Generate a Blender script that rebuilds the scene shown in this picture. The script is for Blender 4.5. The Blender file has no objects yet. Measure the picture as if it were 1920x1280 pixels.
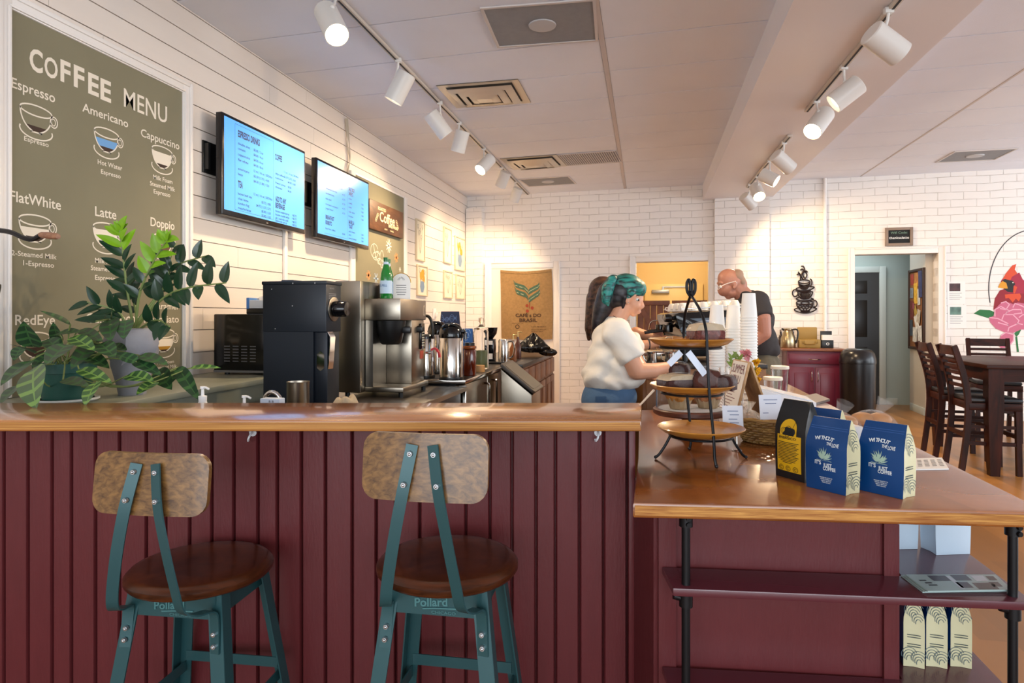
import bpy, bmesh, math, random
from mathutils import Vector, Matrix
R = random.Random(7)
sc = bpy.context.scene
COL = sc.collection
# ---------------------------------------------------------------- camera, sky, light, exposure
F, CX, HZ, H = 1210.0, 960.0, 594.0, 1.30          # focal length (px), principal column, horizon row, eye height
TH = math.atan(250 / F)                             # camera is turned a little to the left of the room's depth axis
cT, sT = math.cos(TH), math.sin(TH)
cam_d = bpy.data.cameras.new('camera'); cam = bpy.data.objects.new('camera', cam_d); COL.objects.link(cam)
cam.location = (0, 0, H); cam.rotation_euler = (math.radians(90), 0, TH)
cam_d.sensor_width = 36; cam_d.lens = F / 1920 * 36; cam_d.shift_y = -(640 - HZ) / 1920; cam_d.clip_start = 0.05
sc.camera = cam
w = bpy.data.worlds.new('daylight'); sc.world = w; w.use_nodes = True
w.node_tree.nodes['Background'].inputs[0].default_value = (0.80, 0.90, 1.0, 1); w.node_tree.nodes['Background'].inputs[1].default_value = 1.0
sc.view_settings.view_transform = 'Standard'; sc.view_settings.look = 'None'
sc.view_settings.exposure = 0.52; sc.view_settings.gamma = 1; sc.view_settings.use_curve_mapping = False
def area(name, loc, rot, sx, sy, power, color):
    l = bpy.data.lights.new(name, 'AREA'); l.shape = 'RECTANGLE'; l.size = sx; l.size_y = sy; l.energy = power; l.color = color
    o = bpy.data.objects.new(name, l); COL.objects.link(o); o.location = loc; o.rotation_euler = rot; return o
# daylight through the shop-front windows (behind the viewer) and the side windows
area('shopfront_window_light', (1.5, -6.5, 1.9), (math.radians(94), 0, 0), 9.0, 3.0, 300, (0.90, 0.95, 1.0))
area('side_window_light', (8.4, 5.0, 1.6), (math.radians(96), 0, math.radians(90)), 8.0, 2.4, 210, (0.84, 0.92, 1.0))

# ---------------------------------------------------------------- pixel -> place helpers
def c2w(cx, cy, z): return Vector((cx * cT - cy * sT, cx * sT + cy * cT, z))
def P(px, py, Y): return c2w((px - CX) / F * Y, Y, H + (HZ - py) / F * Y)
def ray(px, py): return P(px, py, 1.0) - Vector((0, 0, H))
def hit(px, py, p0, n):
    d = ray(px, py); n = Vector(n); o = Vector((0, 0, H)); return o + d * ((Vector(p0) - o).dot(n) / d.dot(n))
def ZP(px, py, z): return hit(px, py, (0, 0, z), (0, 0, 1))
WX = -2.69                                          # left wall
def LW(px, py, off=0.0): return hit(px, py, (WX + off, 0, 0), (1, 0, 0))
BO = Vector((WX, 9.61, 0)); BA = math.atan(-0.06)   # back wall: origin at the left corner, slightly askew
BE = Vector((math.cos(BA), math.sin(BA), 0)); BN = Vector((math.sin(BA), -math.cos(BA), 0))
def BW(px, py, off=0.0):                            # -> (u along wall, z)
    p = hit(px, py, BO + BN * off, BN); return ((p - BO).dot(BE), p.z)
def BWp(u, z, off=0.0): return BO + BE * u + BN * off + Vector((0, 0, z))
CEIL = 3.15

# ---------------------------------------------------------------- materials
def lin(hx):
    hx = hx.lstrip('#'); v = [int(hx[i:i + 2], 16) / 255 for i in (0, 2, 4)]
    return tuple((c / 12.92 if c <= .04045 else ((c + .055) / 1.055) ** 2.4) for c in v) + (1,)
MATS = {}
def mat(name, hx, rough=.5, metal=0., var=0., vscale=6., bump=0., bscale=40., emit=0., trans=0., alpha=1., coat=0., stretch=None, spec=.5):
    if name in MATS: return MATS[name]
    m = bpy.data.materials.new(name); m.use_nodes = True; nt = m.node_tree; b = nt.nodes['Principled BSDF']
    b.inputs['Base Color'].default_value = lin(hx); b.inputs['Roughness'].default_value = rough; b.inputs['Metallic'].default_value = metal
    b.inputs['Specular IOR Level'].default_value = spec
    if coat: b.inputs['Coat Weight'].default_value = coat; b.inputs['Coat Roughness'].default_value = .08
    if trans: b.inputs['Transmission Weight'].default_value = trans; b.inputs['IOR'].default_value = 1.2
    if alpha < 1: b.inputs['Alpha'].default_value = alpha
    if emit: b.inputs['Emission Color'].default_value = lin(hx); b.inputs['Emission Strength'].default_value = emit
    if var or bump:
        tc = nt.nodes.new('ShaderNodeTexCoord'); mp = nt.nodes.new('ShaderNodeMapping'); nt.links.new(tc.outputs['Object'], mp.inputs[0])
        if stretch: mp.inputs['Scale'].default_value = stretch
        if var:
            n = nt.nodes.new('ShaderNodeTexNoise'); n.inputs['Scale'].default_value = vscale; n.inputs['Detail'].default_value = 5
            nt.links.new(mp.outputs[0], n.inputs['Vector'])
            r = nt.nodes.new('ShaderNodeMapRange'); r.inputs[1].default_value = .3; r.inputs[2].default_value = .7
            r.inputs[3].default_value = 1 - var; r.inputs[4].default_value = 1 + var * .5; nt.links.new(n.outputs[0], r.inputs[0])
            mx = nt.nodes.new('ShaderNodeMix'); mx.data_type = 'RGBA'; mx.blend_type = 'MULTIPLY'; mx.inputs[0].default_value = 1
            mx.inputs[6].default_value = lin(hx); nt.links.new(r.outputs[0], mx.inputs[7]); nt.links.new(mx.outputs[2], b.inputs['Base Color'])
        if bump:
            n2 = nt.nodes.new('ShaderNodeTexNoise'); n2.inputs['Scale'].default_value = bscale; n2.inputs['Detail'].default_value = 4
            nt.links.new(mp.outputs[0], n2.inputs['Vector']); bp = nt.nodes.new('ShaderNodeBump'); bp.inputs['Strength'].default_value = bump; bp.inputs['Distance'].default_value = .01
            nt.links.new(n2.outputs[0], bp.inputs['Height']); nt.links.new(bp.outputs[0], b.inputs['Normal'])
    MATS[name] = m; return m
def wood(name, h1, h2, scale=(1, 12, 12), nscale=3., rough=.35, coat=0., bump=.05, planks=None, spec=.5):
    """two-tone grain stretched along one axis; planks=(axis, width) adds glued strips of slightly different tone"""
    if name in MATS: return MATS[name]
    m = bpy.data.materials.new(name); m.use_nodes = True; nt = m.node_tree; N = nt.nodes; L = nt.links; b = N['Principled BSDF']
    tc = N.new('ShaderNodeTexCoord'); mp = N.new('ShaderNodeMapping'); mp.inputs['Scale'].default_value = scale; L.new(tc.outputs['Object'], mp.inputs[0])
    n = N.new('ShaderNodeTexNoise'); n.inputs['Scale'].default_value = nscale; n.inputs['Detail'].default_value = 7; n.inputs['Roughness'].default_value = .6; n.inputs['Distortion'].default_value = .6
    cr = N.new('ShaderNodeValToRGB'); cr.color_ramp.elements[0].position = .32; cr.color_ramp.elements[1].position = .68
    cr.color_ramp.elements[0].color = lin(h1); cr.color_ramp.elements[1].color = lin(h2)
    L.new(n.outputs[0], cr.inputs[0]); out = cr.outputs[0]
    if planks:
        ax, wd, ln = planks
        sp = N.new('ShaderNodeSeparateXYZ'); L.new(tc.outputs['Object'], sp.inputs[0])
        d1 = N.new('ShaderNodeMath'); d1.operation = 'DIVIDE'; d1.inputs[1].default_value = wd; L.new(sp.outputs[ax], d1.inputs[0])
        f1 = N.new('ShaderNodeMath'); f1.operation = 'FLOOR'; L.new(d1.outputs[0], f1.inputs[0])
        w1 = N.new('ShaderNodeTexWhiteNoise'); w1.noise_dimensions = '1D'; L.new(f1.outputs[0], w1.inputs['W'])
        d2 = N.new('ShaderNodeMath'); d2.operation = 'MULTIPLY_ADD'; d2.inputs[1].default_value = 1 / ln; L.new(sp.outputs[1 - ax], d2.inputs[0])
        m7 = N.new('ShaderNodeMath'); m7.operation = 'MULTIPLY'; m7.inputs[1].default_value = 7.3; L.new(w1.outputs[0], m7.inputs[0]); L.new(m7.outputs[0], d2.inputs[2])
        f2 = N.new('ShaderNodeMath'); f2.operation = 'FLOOR'; L.new(d2.outputs[0], f2.inputs[0])
        cb = N.new('ShaderNodeCombineXYZ'); L.new(f1.outputs[0], cb.inputs[0]); L.new(f2.outputs[0], cb.inputs[1])
        w2 = N.new('ShaderNodeTexWhiteNoise'); w2.noise_dimensions = '2D'; L.new(cb.outputs[0], w2.inputs['Vector'])
        r = N.new('ShaderNodeMapRange'); r.inputs[3].default_value = .78; r.inputs[4].default_value = 1.15; L.new(w2.outputs[0], r.inputs[0])
        mx = N.new('ShaderNodeMix'); mx.data_type = 'RGBA'; mx.blend_type = 'MULTIPLY'; mx.inputs[0].default_value = 1
        L.new(out, mx.inputs[6]); L.new(r.outputs[0], mx.inputs[7]); out = mx.outputs[2]
    L.new(out, b.inputs['Base Color']); b.inputs['Roughness'].default_value = rough; b.inputs['Specular IOR Level'].default_value = spec
    if coat: b.inputs['Coat Weight'].default_value = coat; b.inputs['Coat Roughness'].default_value = .1
    if bump:
        bp = N.new('ShaderNodeBump'); bp.inputs['Strength'].default_value = bump; bp.inputs['Distance'].default_value = .005; L.new(n.outputs[0], bp.inputs['Height']); L.new(bp.outputs[0], b.inputs['Normal'])
    MATS[name] = m; return m
def brick(name, hx, hm):
    m = bpy.data.materials.new(name); m.use_nodes = True; nt = m.node_tree; N = nt.nodes; L = nt.links; b = N['Principled BSDF']
    tc = N.new('ShaderNodeTexCoord'); sp = N.new('ShaderNodeSeparateXYZ'); L.new(tc.outputs['Object'], sp.inputs[0])
    nz = N.new('ShaderNodeTexNoise'); nz.inputs['Scale'].default_value = 2.2; L.new(tc.outputs['Object'], nz.inputs['Vector'])
    ma = N.new('ShaderNodeMath'); ma.operation = 'MULTIPLY_ADD'; ma.inputs[1].default_value = .03; L.new(nz.outputs[0], ma.inputs[0]); L.new(sp.outputs[2], ma.inputs[2])
    cb = N.new('ShaderNodeCombineXYZ'); L.new(sp.outputs[0], cb.inputs[0]); L.new(ma.outputs[0], cb.inputs[1])
    bt = N.new('ShaderNodeTexBrick'); bt.inputs['Scale'].default_value = 1; bt.inputs['Brick Width'].default_value = .29; bt.inputs['Row Height'].default_value = .097
    bt.inputs['Mortar Size'].default_value = .005; bt.inputs['Mortar Smooth'].default_value = .6
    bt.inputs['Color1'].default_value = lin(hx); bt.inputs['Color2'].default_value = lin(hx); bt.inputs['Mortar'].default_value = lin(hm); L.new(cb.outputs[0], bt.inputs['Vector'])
    n2 = N.new('ShaderNodeTexNoise'); n2.inputs['Scale'].default_value = 7; n2.inputs['Detail'].default_value = 6; L.new(tc.outputs['Object'], n2.inputs['Vector'])
    mr = N.new('ShaderNodeMapRange'); mr.inputs[1].default_value = .42; mr.inputs[2].default_value = .6; L.new(n2.outputs[0], mr.inputs[0])
    mx = N.new('ShaderNodeMix'); mx.data_type = 'RGBA'; L.new(mr.outputs[0], mx.inputs[0]); L.new(bt.outputs[0], mx.inputs[6]); mx.inputs[7].default_value = lin(hx)
    mk = N.new('ShaderNodeMix'); mk.data_type = 'RGBA'; mk.inputs[0].default_value = .62; L.new(bt.outputs[0], mk.inputs[6]); L.new(mx.outputs[2], mk.inputs[7])
    L.new(mk.outputs[2], b.inputs['Base Color']); b.inputs['Roughness'].default_value = .6
    iv = N.new('ShaderNodeMath'); iv.operation = 'MULTIPLY_ADD'; iv.inputs[1].default_value = -1.0; L.new(bt.outputs['Fac'], iv.inputs[0]); L.new(n2.outputs[0], iv.inputs[2])
    bp = N.new('ShaderNodeBump'); bp.inputs['Strength'].default_value = .5; bp.inputs['Distance'].default_value = .012; L.new(iv.outputs[0], bp.inputs['Height']); L.new(bp.outputs[0], b.inputs['Normal'])
    MATS[name] = m; return m

# ---------------------------------------------------------------- mesh builder
def fr(o, x, y):
    """frame matrix: origin, x direction, y direction"""
    x = Vector(x).normalized(); y = Vector(y).normalized(); z = x.cross(y)
    m = Matrix((x, y, z)).transposed().to_4x4(); m.translation = Vector(o); return m
class MB:
    def __init__(s): s.bm = bmesh.new(); s.mi = 0; s.M = Matrix.Identity(4)
    def _add(s, verts, faces, smooth=False):
        vs = [s.bm.verts.new(s.M @ Vector(v)) for v in verts]
        for f in faces:
            try: nf = s.bm.faces.new([vs[i] for i in f]); nf.material_index = s.mi; nf.smooth = smooth
            except ValueError: pass
        return vs
    def box(s, c, d, rz=0., b=0., rot=None):
        bm = bmesh.new(); bmesh.ops.create_cube(bm, size=1)
        for v in bm.verts: v.co = Vector((v.co.x * d[0], v.co.y * d[1], v.co.z * d[2]))
        if b: bmesh.ops.bevel(bm, geom=bm.edges[:], offset=min(b, min(d) * .49), segments=2, profile=.5, affect='EDGES')
        m = Matrix.Translation(Vector(c)) @ (rot.to_4x4() if rot else Matrix.Rotation(rz, 4, 'Z'))
        bm.verts.index_update(); s._add([m @ v.co for v in bm.verts], [[v.index for v in f.verts] for f in bm.faces]); bm.free(); return s
    def bx(s, x0, x1, y0, y1, z0, z1, b=0.):
        return s.box(((x0 + x1) / 2, (y0 + y1) / 2, (z0 + z1) / 2), (abs(x1 - x0), abs(y1 - y0), abs(z1 - z0)), 0, b)
    def prism(s, pts, z0, z1, M=None, b=0.):
        """2-D outline extruded along local z"""
        n = len(pts); M = M or Matrix.Identity(4)
        if b:
            bm = bmesh.new(); lo = [bm.verts.new((p[0], p[1], z0)) for p in pts]; hi = [bm.verts.new((p[0], p[1], z1)) for p in pts]
            bm.faces.new(lo[::-1]); bm.faces.new(hi)
            for i in range(n): bm.faces.new([lo[i], lo[(i + 1) % n], hi[(i + 1) % n], hi[i]])
            es = [e for e in bm.edges if abs(e.verts[0].co.z - e.verts[1].co.z) < 1e-6]
            bmesh.ops.bevel(bm, geom=es, offset=b, segments=2, profile=.5, affect='EDGES')
            bm.verts.index_update(); s._add([M @ v.co for v in bm.verts], [[v.index for v in f.verts] for f in bm.faces]); bm.free(); return s
        v = [M @ Vector((p[0], p[1], z0)) for p in pts] + [M @ Vector((p[0], p[1], z1)) for p in pts]
        f = [list(range(n))[::-1], list(range(n, 2 * n))] + [[i, (i + 1) % n, n + (i + 1) % n, n + i] for i in range(n)]
        s._add(v, f); return s
    def flat(s, pts, M=None):
        M = M or Matrix.Identity(4); s._add([M @ Vector((p[0], p[1], p[2] if len(p) > 2 else 0)) for p in pts], [list(range(len(pts)))]); return s
    def lathe(s, prof, seg=24, M=None, cap=True, sx=1., sy=1.):
        """profile [(r,z)...] about local z"""
        M = M or Matrix.Identity(4); v = []; f = []
        for r, z in prof:
            for k in range(seg):
                a = 2 * math.pi * k / seg; v.append(M @ Vector((r * math.cos(a) * sx, r * math.sin(a) * sy, z)))
        for i in range(len(prof) - 1):
            for k in range(seg):
                a, b2 = i * seg + k, i * seg + (k + 1) % seg; f.append([a, b2, b2 + seg, a + seg])
        if cap: f.append(list(range(seg))[::-1]); f.append([(len(prof) - 1) * seg + k for k in range(seg)])
        s._add(v, f, True); return s
    def cyl(s, p0, p1, r0, r1=None, seg=14):
        p0, p1 = Vector(p0), Vector(p1); d = p1 - p0; q = d.to_track_quat('Z', 'Y').to_matrix().to_4x4(); q.translation = p0
        return s.lathe([(r0, 0), (r0 if r1 is None else r1, d.length)], seg, q)
    def tube(s, pts, r, seg=8, closed=False):
        pts = [Vector(p) for p in pts]; n = len(pts); rs = r if isinstance(r, (list, tuple)) else [r] * n; v = []; f = []; up = None
        for i, p in enumerate(pts):
            t = ((pts[(i + 1) % n] - pts[i - 1]) if closed else (pts[min(i + 1, n - 1)] - pts[max(i - 1, 0)])).normalized()
            if up is None: up = t.orthogonal().normalized()
            up = (up - t * up.dot(t)); up = up.normalized() if up.length > 1e-6 else t.orthogonal().normalized(); sd = t.cross(up)
            for k in range(seg):
                a = 2 * math.pi * k / seg; v.append(p + (up * math.cos(a) + sd * math.sin(a)) * rs[i])
        for i in range(n if closed else n - 1):
            j = (i + 1) % n
            for k in range(seg): f.append([i * seg + k, i * seg + (k + 1) % seg, j * seg + (k + 1) % seg, j * seg + k])
        if not closed: f.append(list(range(seg))[::-1]); f.append([(n - 1) * seg + k for k in range(seg)])
        s._add(v, f, True); return s
    def ribbon(s, pts, wd, w, t):
        """flat bar along pts; wd = width direction"""
        pts = [Vector(p) for p in pts]; wd = Vector(wd).normalized(); v = []; f = []; n = len(pts)
        for i, p in enumerate(pts):
            tg = (pts[min(i + 1, n - 1)] - pts[max(i - 1, 0)]).normalized(); ww = (wd - tg * wd.dot(tg)).normalized(); nn = tg.cross(ww)
            for a, b2 in ((-1, -1), (1, -1), (1, 1), (-1, 1)): v.append(p + ww * (a * w / 2) + nn * (b2 * t / 2))
        for i in range(n - 1):
            for k in range(4): f.append([i * 4 + k, i * 4 + (k + 1) % 4, i * 4 + 4 + (k + 1) % 4, i * 4 + 4 + k])
        f.append([3, 2, 1, 0]); f.append([n * 4 - 4 + k for k in range(4)]); s._add(v, f); return s
    def ball(s, c, r, seg=16, rings=10, sc3=(1, 1, 1), fn=None):
        v = []; f = []; c = Vector(c)
        for i in range(rings + 1):
            ph = math.pi * i / rings
            for k in range(seg):
                a = 2 * math.pi * k / seg; d = Vector((math.sin(ph) * math.cos(a) * sc3[0], math.sin(ph) * math.sin(a) * sc3[1], -math.cos(ph) * sc3[2])) * r
                if fn: d = fn(d)
                v.append(c + d)
        for i in range(rings):
            for k in range(seg): f.append([i * seg + k, i * seg + (k + 1) % seg, (i + 1) * seg + (k + 1) % seg, (i + 1) * seg + k])
        vs = s._add(v, f, True); bmesh.ops.remove_doubles(s.bm, verts=vs, dist=1e-6); return s
    def sheet(s, fn, nu, nv, smooth=True):
        v = [fn(i / nu, j / nv) for j in range(nv + 1) for i in range(nu + 1)]; W = nu + 1
        s._add(v, [[j * W + i, j * W + i + 1, (j + 1) * W + i + 1, (j + 1) * W + i] for j in range(nv) for i in range(nu)], smooth); return s
    def text(s, txt, M, w=None, h=None, al='LEFT', ex=.0004, off=0., sp=1.):
        """lettering; M frame at the baseline start (or centre); w total width, h capital height"""
        cu = bpy.data.curves.new('t', 'FONT'); cu.body = txt; cu.size = 1; cu.extrude = 0; cu.offset = off; cu.space_character = sp; cu.resolution_u = 3
        ob = bpy.data.objects.new('t', cu); COL.objects.link(ob); dg = bpy.context.evaluated_depsgraph_get(); me = bpy.data.meshes.new_from_object(ob.evaluated_get(dg))
        vs = [v.co.copy() for v in me.vertices]; fs = [list(p.vertices) for p in me.polygons]
        bpy.data.objects.remove(ob); bpy.data.curves.remove(cu); bpy.data.meshes.remove(me)
        if not vs: return s
        x0 = min(v.x for v in vs); x1 = max(v.x for v in vs); cap = .70
        ky = (h / cap) if h else (w / (x1 - x0)); kx = (w / (x1 - x0)) if w else ky
        ox = {'LEFT': x0, 'CENTER': (x0 + x1) / 2, 'RIGHT': x1}[al]
        s._add([M @ Vector(((v.x - ox) * kx, v.y * ky, ex)) for v in vs], fs); return s
    def build(s, name, mats, parent=None, loc=None, rz=None, smooth=None, kind=None):
        me = bpy.data.meshes.new(name)
        bmesh.ops.recalc_face_normals(s.bm, faces=s.bm.faces[:]); s.bm.to_mesh(me); s.bm.free()
        for m in (mats if isinstance(mats, (list, tuple)) else [mats]): me.materials.append(m)
        if smooth: me.shade_smooth(); me.set_sharp_from_angle(angle=math.radians(smooth))
        else:
            try: me.set_sharp_from_angle(angle=math.radians(40))
            except Exception: pass
        o = bpy.data.objects.new(name, me); COL.objects.link(o)
        if parent: o.parent = parent
        if loc is not None: o.location = loc
        if rz is not None: o.rotation_euler = (0, 0, rz)
        if kind: o['kind'] = kind
        return o
def tag(o, label, cat, group=None):
    o['label'] = label; o['category'] = cat
    if group: o['group'] = group
    return o
def thing(name, label, cat, loc=(0, 0, 0), rz=0., group=None):
    o = bpy.data.objects.new(name, None); o.empty_display_size = .05; COL.objects.link(o); o.location = loc; o.rotation_euler = (0, 0, rz)
    return tag(o, label, cat, group)
def dup(root, loc=None, rz=None, label=None, group=None):
    r = root.copy(); COL.objects.link(r)
    if loc is not None: r.location = loc
    if rz is not None: r.rotation_euler = (0, 0, rz)
    if label: r['label'] = label
    if group: r['group'] = group
    for ch in list(root.children):
        c = ch.copy(); COL.objects.link(c); c.parent = r
        for g in list(ch.children):
            d = g.copy(); COL.objects.link(d); d.parent = c
    return r
def rrect(w, h, r, n=5, cx=0, cy=0):
    pts = []
    for sx, sy, a0 in ((1, 1, 0), (-1, 1, 90), (-1, -1, 180), (1, -1, 270)):
        for k in range(n + 1):
            a = math.radians(a0 + 90 * k / n); pts.append((cx + sx * (w / 2 - r) + r * math.cos(a), cy + sy * (h / 2 - r) + r * math.sin(a)))
    return pts
def smoothpts(pts, n=6):
    """Catmull-Rom through the points"""
    pts = [Vector(p) for p in pts]; out = []
    for i in range(len(pts) - 1):
        p0, p1, p2, p3 = pts[max(i - 1, 0)], pts[i], pts[i + 1], pts[min(i + 2, len(pts) - 1)]
        for k in range(n):
            t = k / n; out.append(.5 * ((2 * p1) + (p2 - p0) * t + (2 * p0 - 5 * p1 + 4 * p2 - p3) * t * t + (3 * p1 - p0 - 3 * p2 + p3) * t ** 3))
    out.append(pts[-1]); return out
XL, ZU = Vector((0, 1, 0)), Vector((0, 0, 1))      # on the left wall: reading direction, up
M_white = mat('white_paint', 'e9e2da', .5); M_trim = mat('trim_paint', 'ece6e0', .4)
M_black = mat('black_plastic', '141414', .35); M_steel = mat('brushed_steel', 'b9b4ac', .28, 1., bump=.03, bscale=90, stretch=(1, 1, 8))
M_chrome = mat('chrome', 'd8d8d8', .08, 1.); M_paper = mat('paper', 'eceae6', .7); M_ink = mat('ink', '2a2a30', .8)
M_teal = mat('teal_powder_coat', '284f53', .38, .2); M_darkmetal = mat('black_iron', '17171a', .4, .5)
M_maroon = mat('maroon_paint', '5e2629', .36, spec=.3, var=.08, vscale=5, bump=.08, bscale=30, stretch=(6, 6, 1))
M_dwood = wood('dark_stained_wood', '2a120a', '4a2013', (1, 14, 14), 3, .35)
M_glass = mat('clear_glass', 'ffffff', .03, trans=1., spec=.4)
# ================================================================ THE SETTING
M_floor = wood('laminate_floor', '885829', 'b07c43', (14, 1, 14), 2.2, .32, planks=(0, .12, 1.3))
o = MB().bx(-2.9, 9, -4, 11.2, -.1, 0).build('floor', M_floor, kind='structure')
# ceiling: lay-in tiles with thin cross seams and flat runners, as one mesh
def ceil_mat():
    m = mat('ceiling_tile', 'e8eaf2', .85, bump=.15, bscale=160, var=.03, vscale=2); return m
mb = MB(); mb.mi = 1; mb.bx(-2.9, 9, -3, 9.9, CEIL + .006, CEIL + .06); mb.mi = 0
# seam rows run along the back wall's direction; 0.58 m pitch, found from the photographed rows
rowp = .583; y_first = 9.41 - .42
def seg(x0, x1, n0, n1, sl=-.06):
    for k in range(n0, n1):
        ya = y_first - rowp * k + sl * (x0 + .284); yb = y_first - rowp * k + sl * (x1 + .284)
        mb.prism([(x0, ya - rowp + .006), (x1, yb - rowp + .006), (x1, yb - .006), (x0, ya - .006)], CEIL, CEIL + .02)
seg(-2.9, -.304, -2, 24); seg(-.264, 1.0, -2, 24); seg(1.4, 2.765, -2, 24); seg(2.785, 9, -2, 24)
mb.build('ceiling', [ceil_mat(), mat('ceiling_seam_shade', '8c8480', .7)], kind='structure')  # grey seam backing: the shadow between tiles is put into its colour
mb = MB(); mb.bx(-.302, -.266, -3, 9.4, CEIL - .003, CEIL + .005); mb.build('trim_1', mat('runner_paint', 'cdc4c0', .6), kind='structure')
mb = MB(); mb.bx(2.766, 2.784, -3, 9.2, CEIL - .003, CEIL + .005); mb.build('trim_2', MATS['runner_paint'], kind='structure')
# ceiling beam
bl = [c2w(*[(1317 - CX) / F * 9.06, 9.06], 0), c2w((1487 - CX) / F * 3.35, 3.35, 0)]
BZ = H + 1.632
def beamx(px, py): p = ZP(px, py, BZ); return p.x, p.y
(x0, y0), (x1, y1) = beamx(1317, 377), beamx(1487, 2); (x2, y2), (x3, y3) = beamx(1447, 370), beamx(1843, 2)
def ext(xa, ya, xb, yb, y): return xa + (xb - xa) * (y - ya) / (yb - ya)
BL0, BL1, BR0, BR1 = ext(x0, y0, x1, y1, 9.46), ext(x0, y0, x1, y1, -2.5), ext(x2, y2, x3, y3, 9.46), ext(x2, y2, x3, y3, -2.5)
M_beam = mat('beam_paint', 'e6e2e4', .55)
mb = MB(); mb.prism([(BL0, 9.4), (BL1, -2.5), (BR1, -2.5), (BR0, 9.3)], BZ, CEIL + .015); mb.build('ceiling_beam', M_beam, kind='structure')
# left wall: white shiplap boards with open grooves
M_ship = mat('shiplap_paint', 'e6dbd0', .5, bump=.04, bscale=25, var=.03, vscale=3, stretch=(1, .3, 4))
mb = MB(); mb.bx(WX - .12, WX - .022, -3, 9.75, 0, CEIL + .05)
z = 1.358 - .137 * 10; k = 0
while z < CEIL:
    y = -3 - R.random() * 2
    while y < 9.7:
        L = R.uniform(1.8, 3.6); ya, yb = max(y, -3), min(y + L, 9.7)
        if yb > ya: mb.bx(WX - .022, WX, ya + .0012, yb - .0012, max(z + .003, 0), min(z + .134, CEIL + .03))
        y += L
    z += .137
mb.build('wall_left', M_ship, kind='structure')
# back wall, painted brick, with two door openings
M_brick = brick('painted_brick', 'ece6e0', 'c9c0b8')  # darker mortar tone: joint dirt, with groove shading put into the colour
u1a, _ = BW(1192, 600); u1b, _ = BW(1328, 600); z1 = BW(1260, 490)[1]
u2a, _ = BW(1602, 600); u2b, _ = BW(1758, 600); z2 = BW(1680, 476)[1]
mb = MB()
for (a, b, c, d) in ((0, u1a, 0, CEIL + .04), (u1a, u1b, z1, CEIL + .04), (u1b, u2a, 0, CEIL + .04), (u2a, u2b, z2, CEIL + .04), (u2b, 11.2, 0, CEIL + .04)):
    mb.bx(a, b, 0, .16, c, d)
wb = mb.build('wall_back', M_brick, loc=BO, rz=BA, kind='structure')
def onback(mbx, name, m, off=0., kind='structure', **k):
    return mbx.build(name, m, loc=BO - BN * off * -1, rz=BA, kind=kind, **k)
# pilasters (brick) and pipes on the back wall; local: x along wall, -y into the room
ua, ub = BW(1340, 500, .1)[0], BW(1443, 500, .1)[0]
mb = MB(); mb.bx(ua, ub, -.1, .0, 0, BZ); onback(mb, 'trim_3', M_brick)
uc, ud = BW(878, 500)[0], BW(903, 500, .12)[0]; zc = BW(890, 390, .12)[1]
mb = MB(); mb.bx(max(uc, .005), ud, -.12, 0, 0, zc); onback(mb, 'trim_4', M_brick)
mb = MB(); u = BW(1546, 500)[0]; mb.cyl((u, -.025, 1.0), (u, -.025, CEIL), .022); onback(mb, 'trim_5', M_trim)
def casing(name, a, b, zt, w=.085, t=.03, z0=0.):
    mb = MB()
    for (x0, x1, zz0, zz1) in ((a - w, a, z0, zt + w), (b, b + w, z0, zt + w), (a, b, zt, zt + w)):
        mb.bx(x0, x1, -t, 0, zz0, zz1, .006)
        mb.bx(x0 + .0 if x0 < a else x0, x1, -t - .012, -t + .004, zz1 - .02 if zz1 - zz0 < .2 else zz0, zz1, .004) if zz1 - zz0 < .2 else mb.bx((x0 if x0 < a else x1 - .022), (x0 + .022 if x0 < a else x1), -t - .012, -t + .004, zz0, zz1 - .002, .004)
    onback(mb, name, M_trim)
casing('trim_6', u1a, u1b, z1); casing('trim_7', u2a, u2b, z2)
# flat white door behind the coffee sack
u3a, u3b = BW(922, 600)[0], BW(1038, 600)[0]; z3 = BW(985, 503)[1]
mb = MB(); mb.bx(u3a, u3b, -.02, 0, 0, z3); onback(mb, 'door_1', mat('door_paint', 'ece2d6', .4)); casing('trim_8', u3a, u3b, z3, .1)
# --- yellow back room behind the first opening
M_yel = mat('yellow_paint', 'dfbb7c', .6)
mb = MB(); D = 2.2
mb.bx(u1a - 1.0, u1b + .8, D, D + .08, 0, 2.7); mb.bx(u1a - 1.08, u1a - 1.0, .17, D, 0, 2.7); mb.bx(u1b + .8, u1b + .88, .17, D, 0, 2.7)
onback(mb, 'wall_back_room', M_yel)
mb = MB(); mb.bx(u1a - 1.1, u1b + .9, .17, D + .1, 2.7, 2.76); onback(mb, 'ceiling_back_room', M_white)
pa = BW(1209, 533, -2.15); pb = BW(1318, 533, -2.15)
mb = MB(); mb.bx(pa[0], pb[0], D - .05, D - .004, 0, pa[1], .004)
dr = onback(mb, 'door_2', mat('yellow_door_paint', 'e9c682', .45))
mb = MB(); mb.bx(pa[0] + .12, pa[0] + .42, D - .11, D - .05, pa[1] - .16, pa[1] - .1, .008); mb.bx(pa[0] + .3, pa[0] + .78, D - .08, D - .06, pa[1] - .06, pa[1] - .04)
mb.bx(pa[0] + .3, pa[0] + .33, D - .1, D - .06, pa[1] - .12, pa[1] - .04)
oc = mb.build('door_closer', mat('aluminium', 'a9a6a0', .4, .8), parent=dr)
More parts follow.
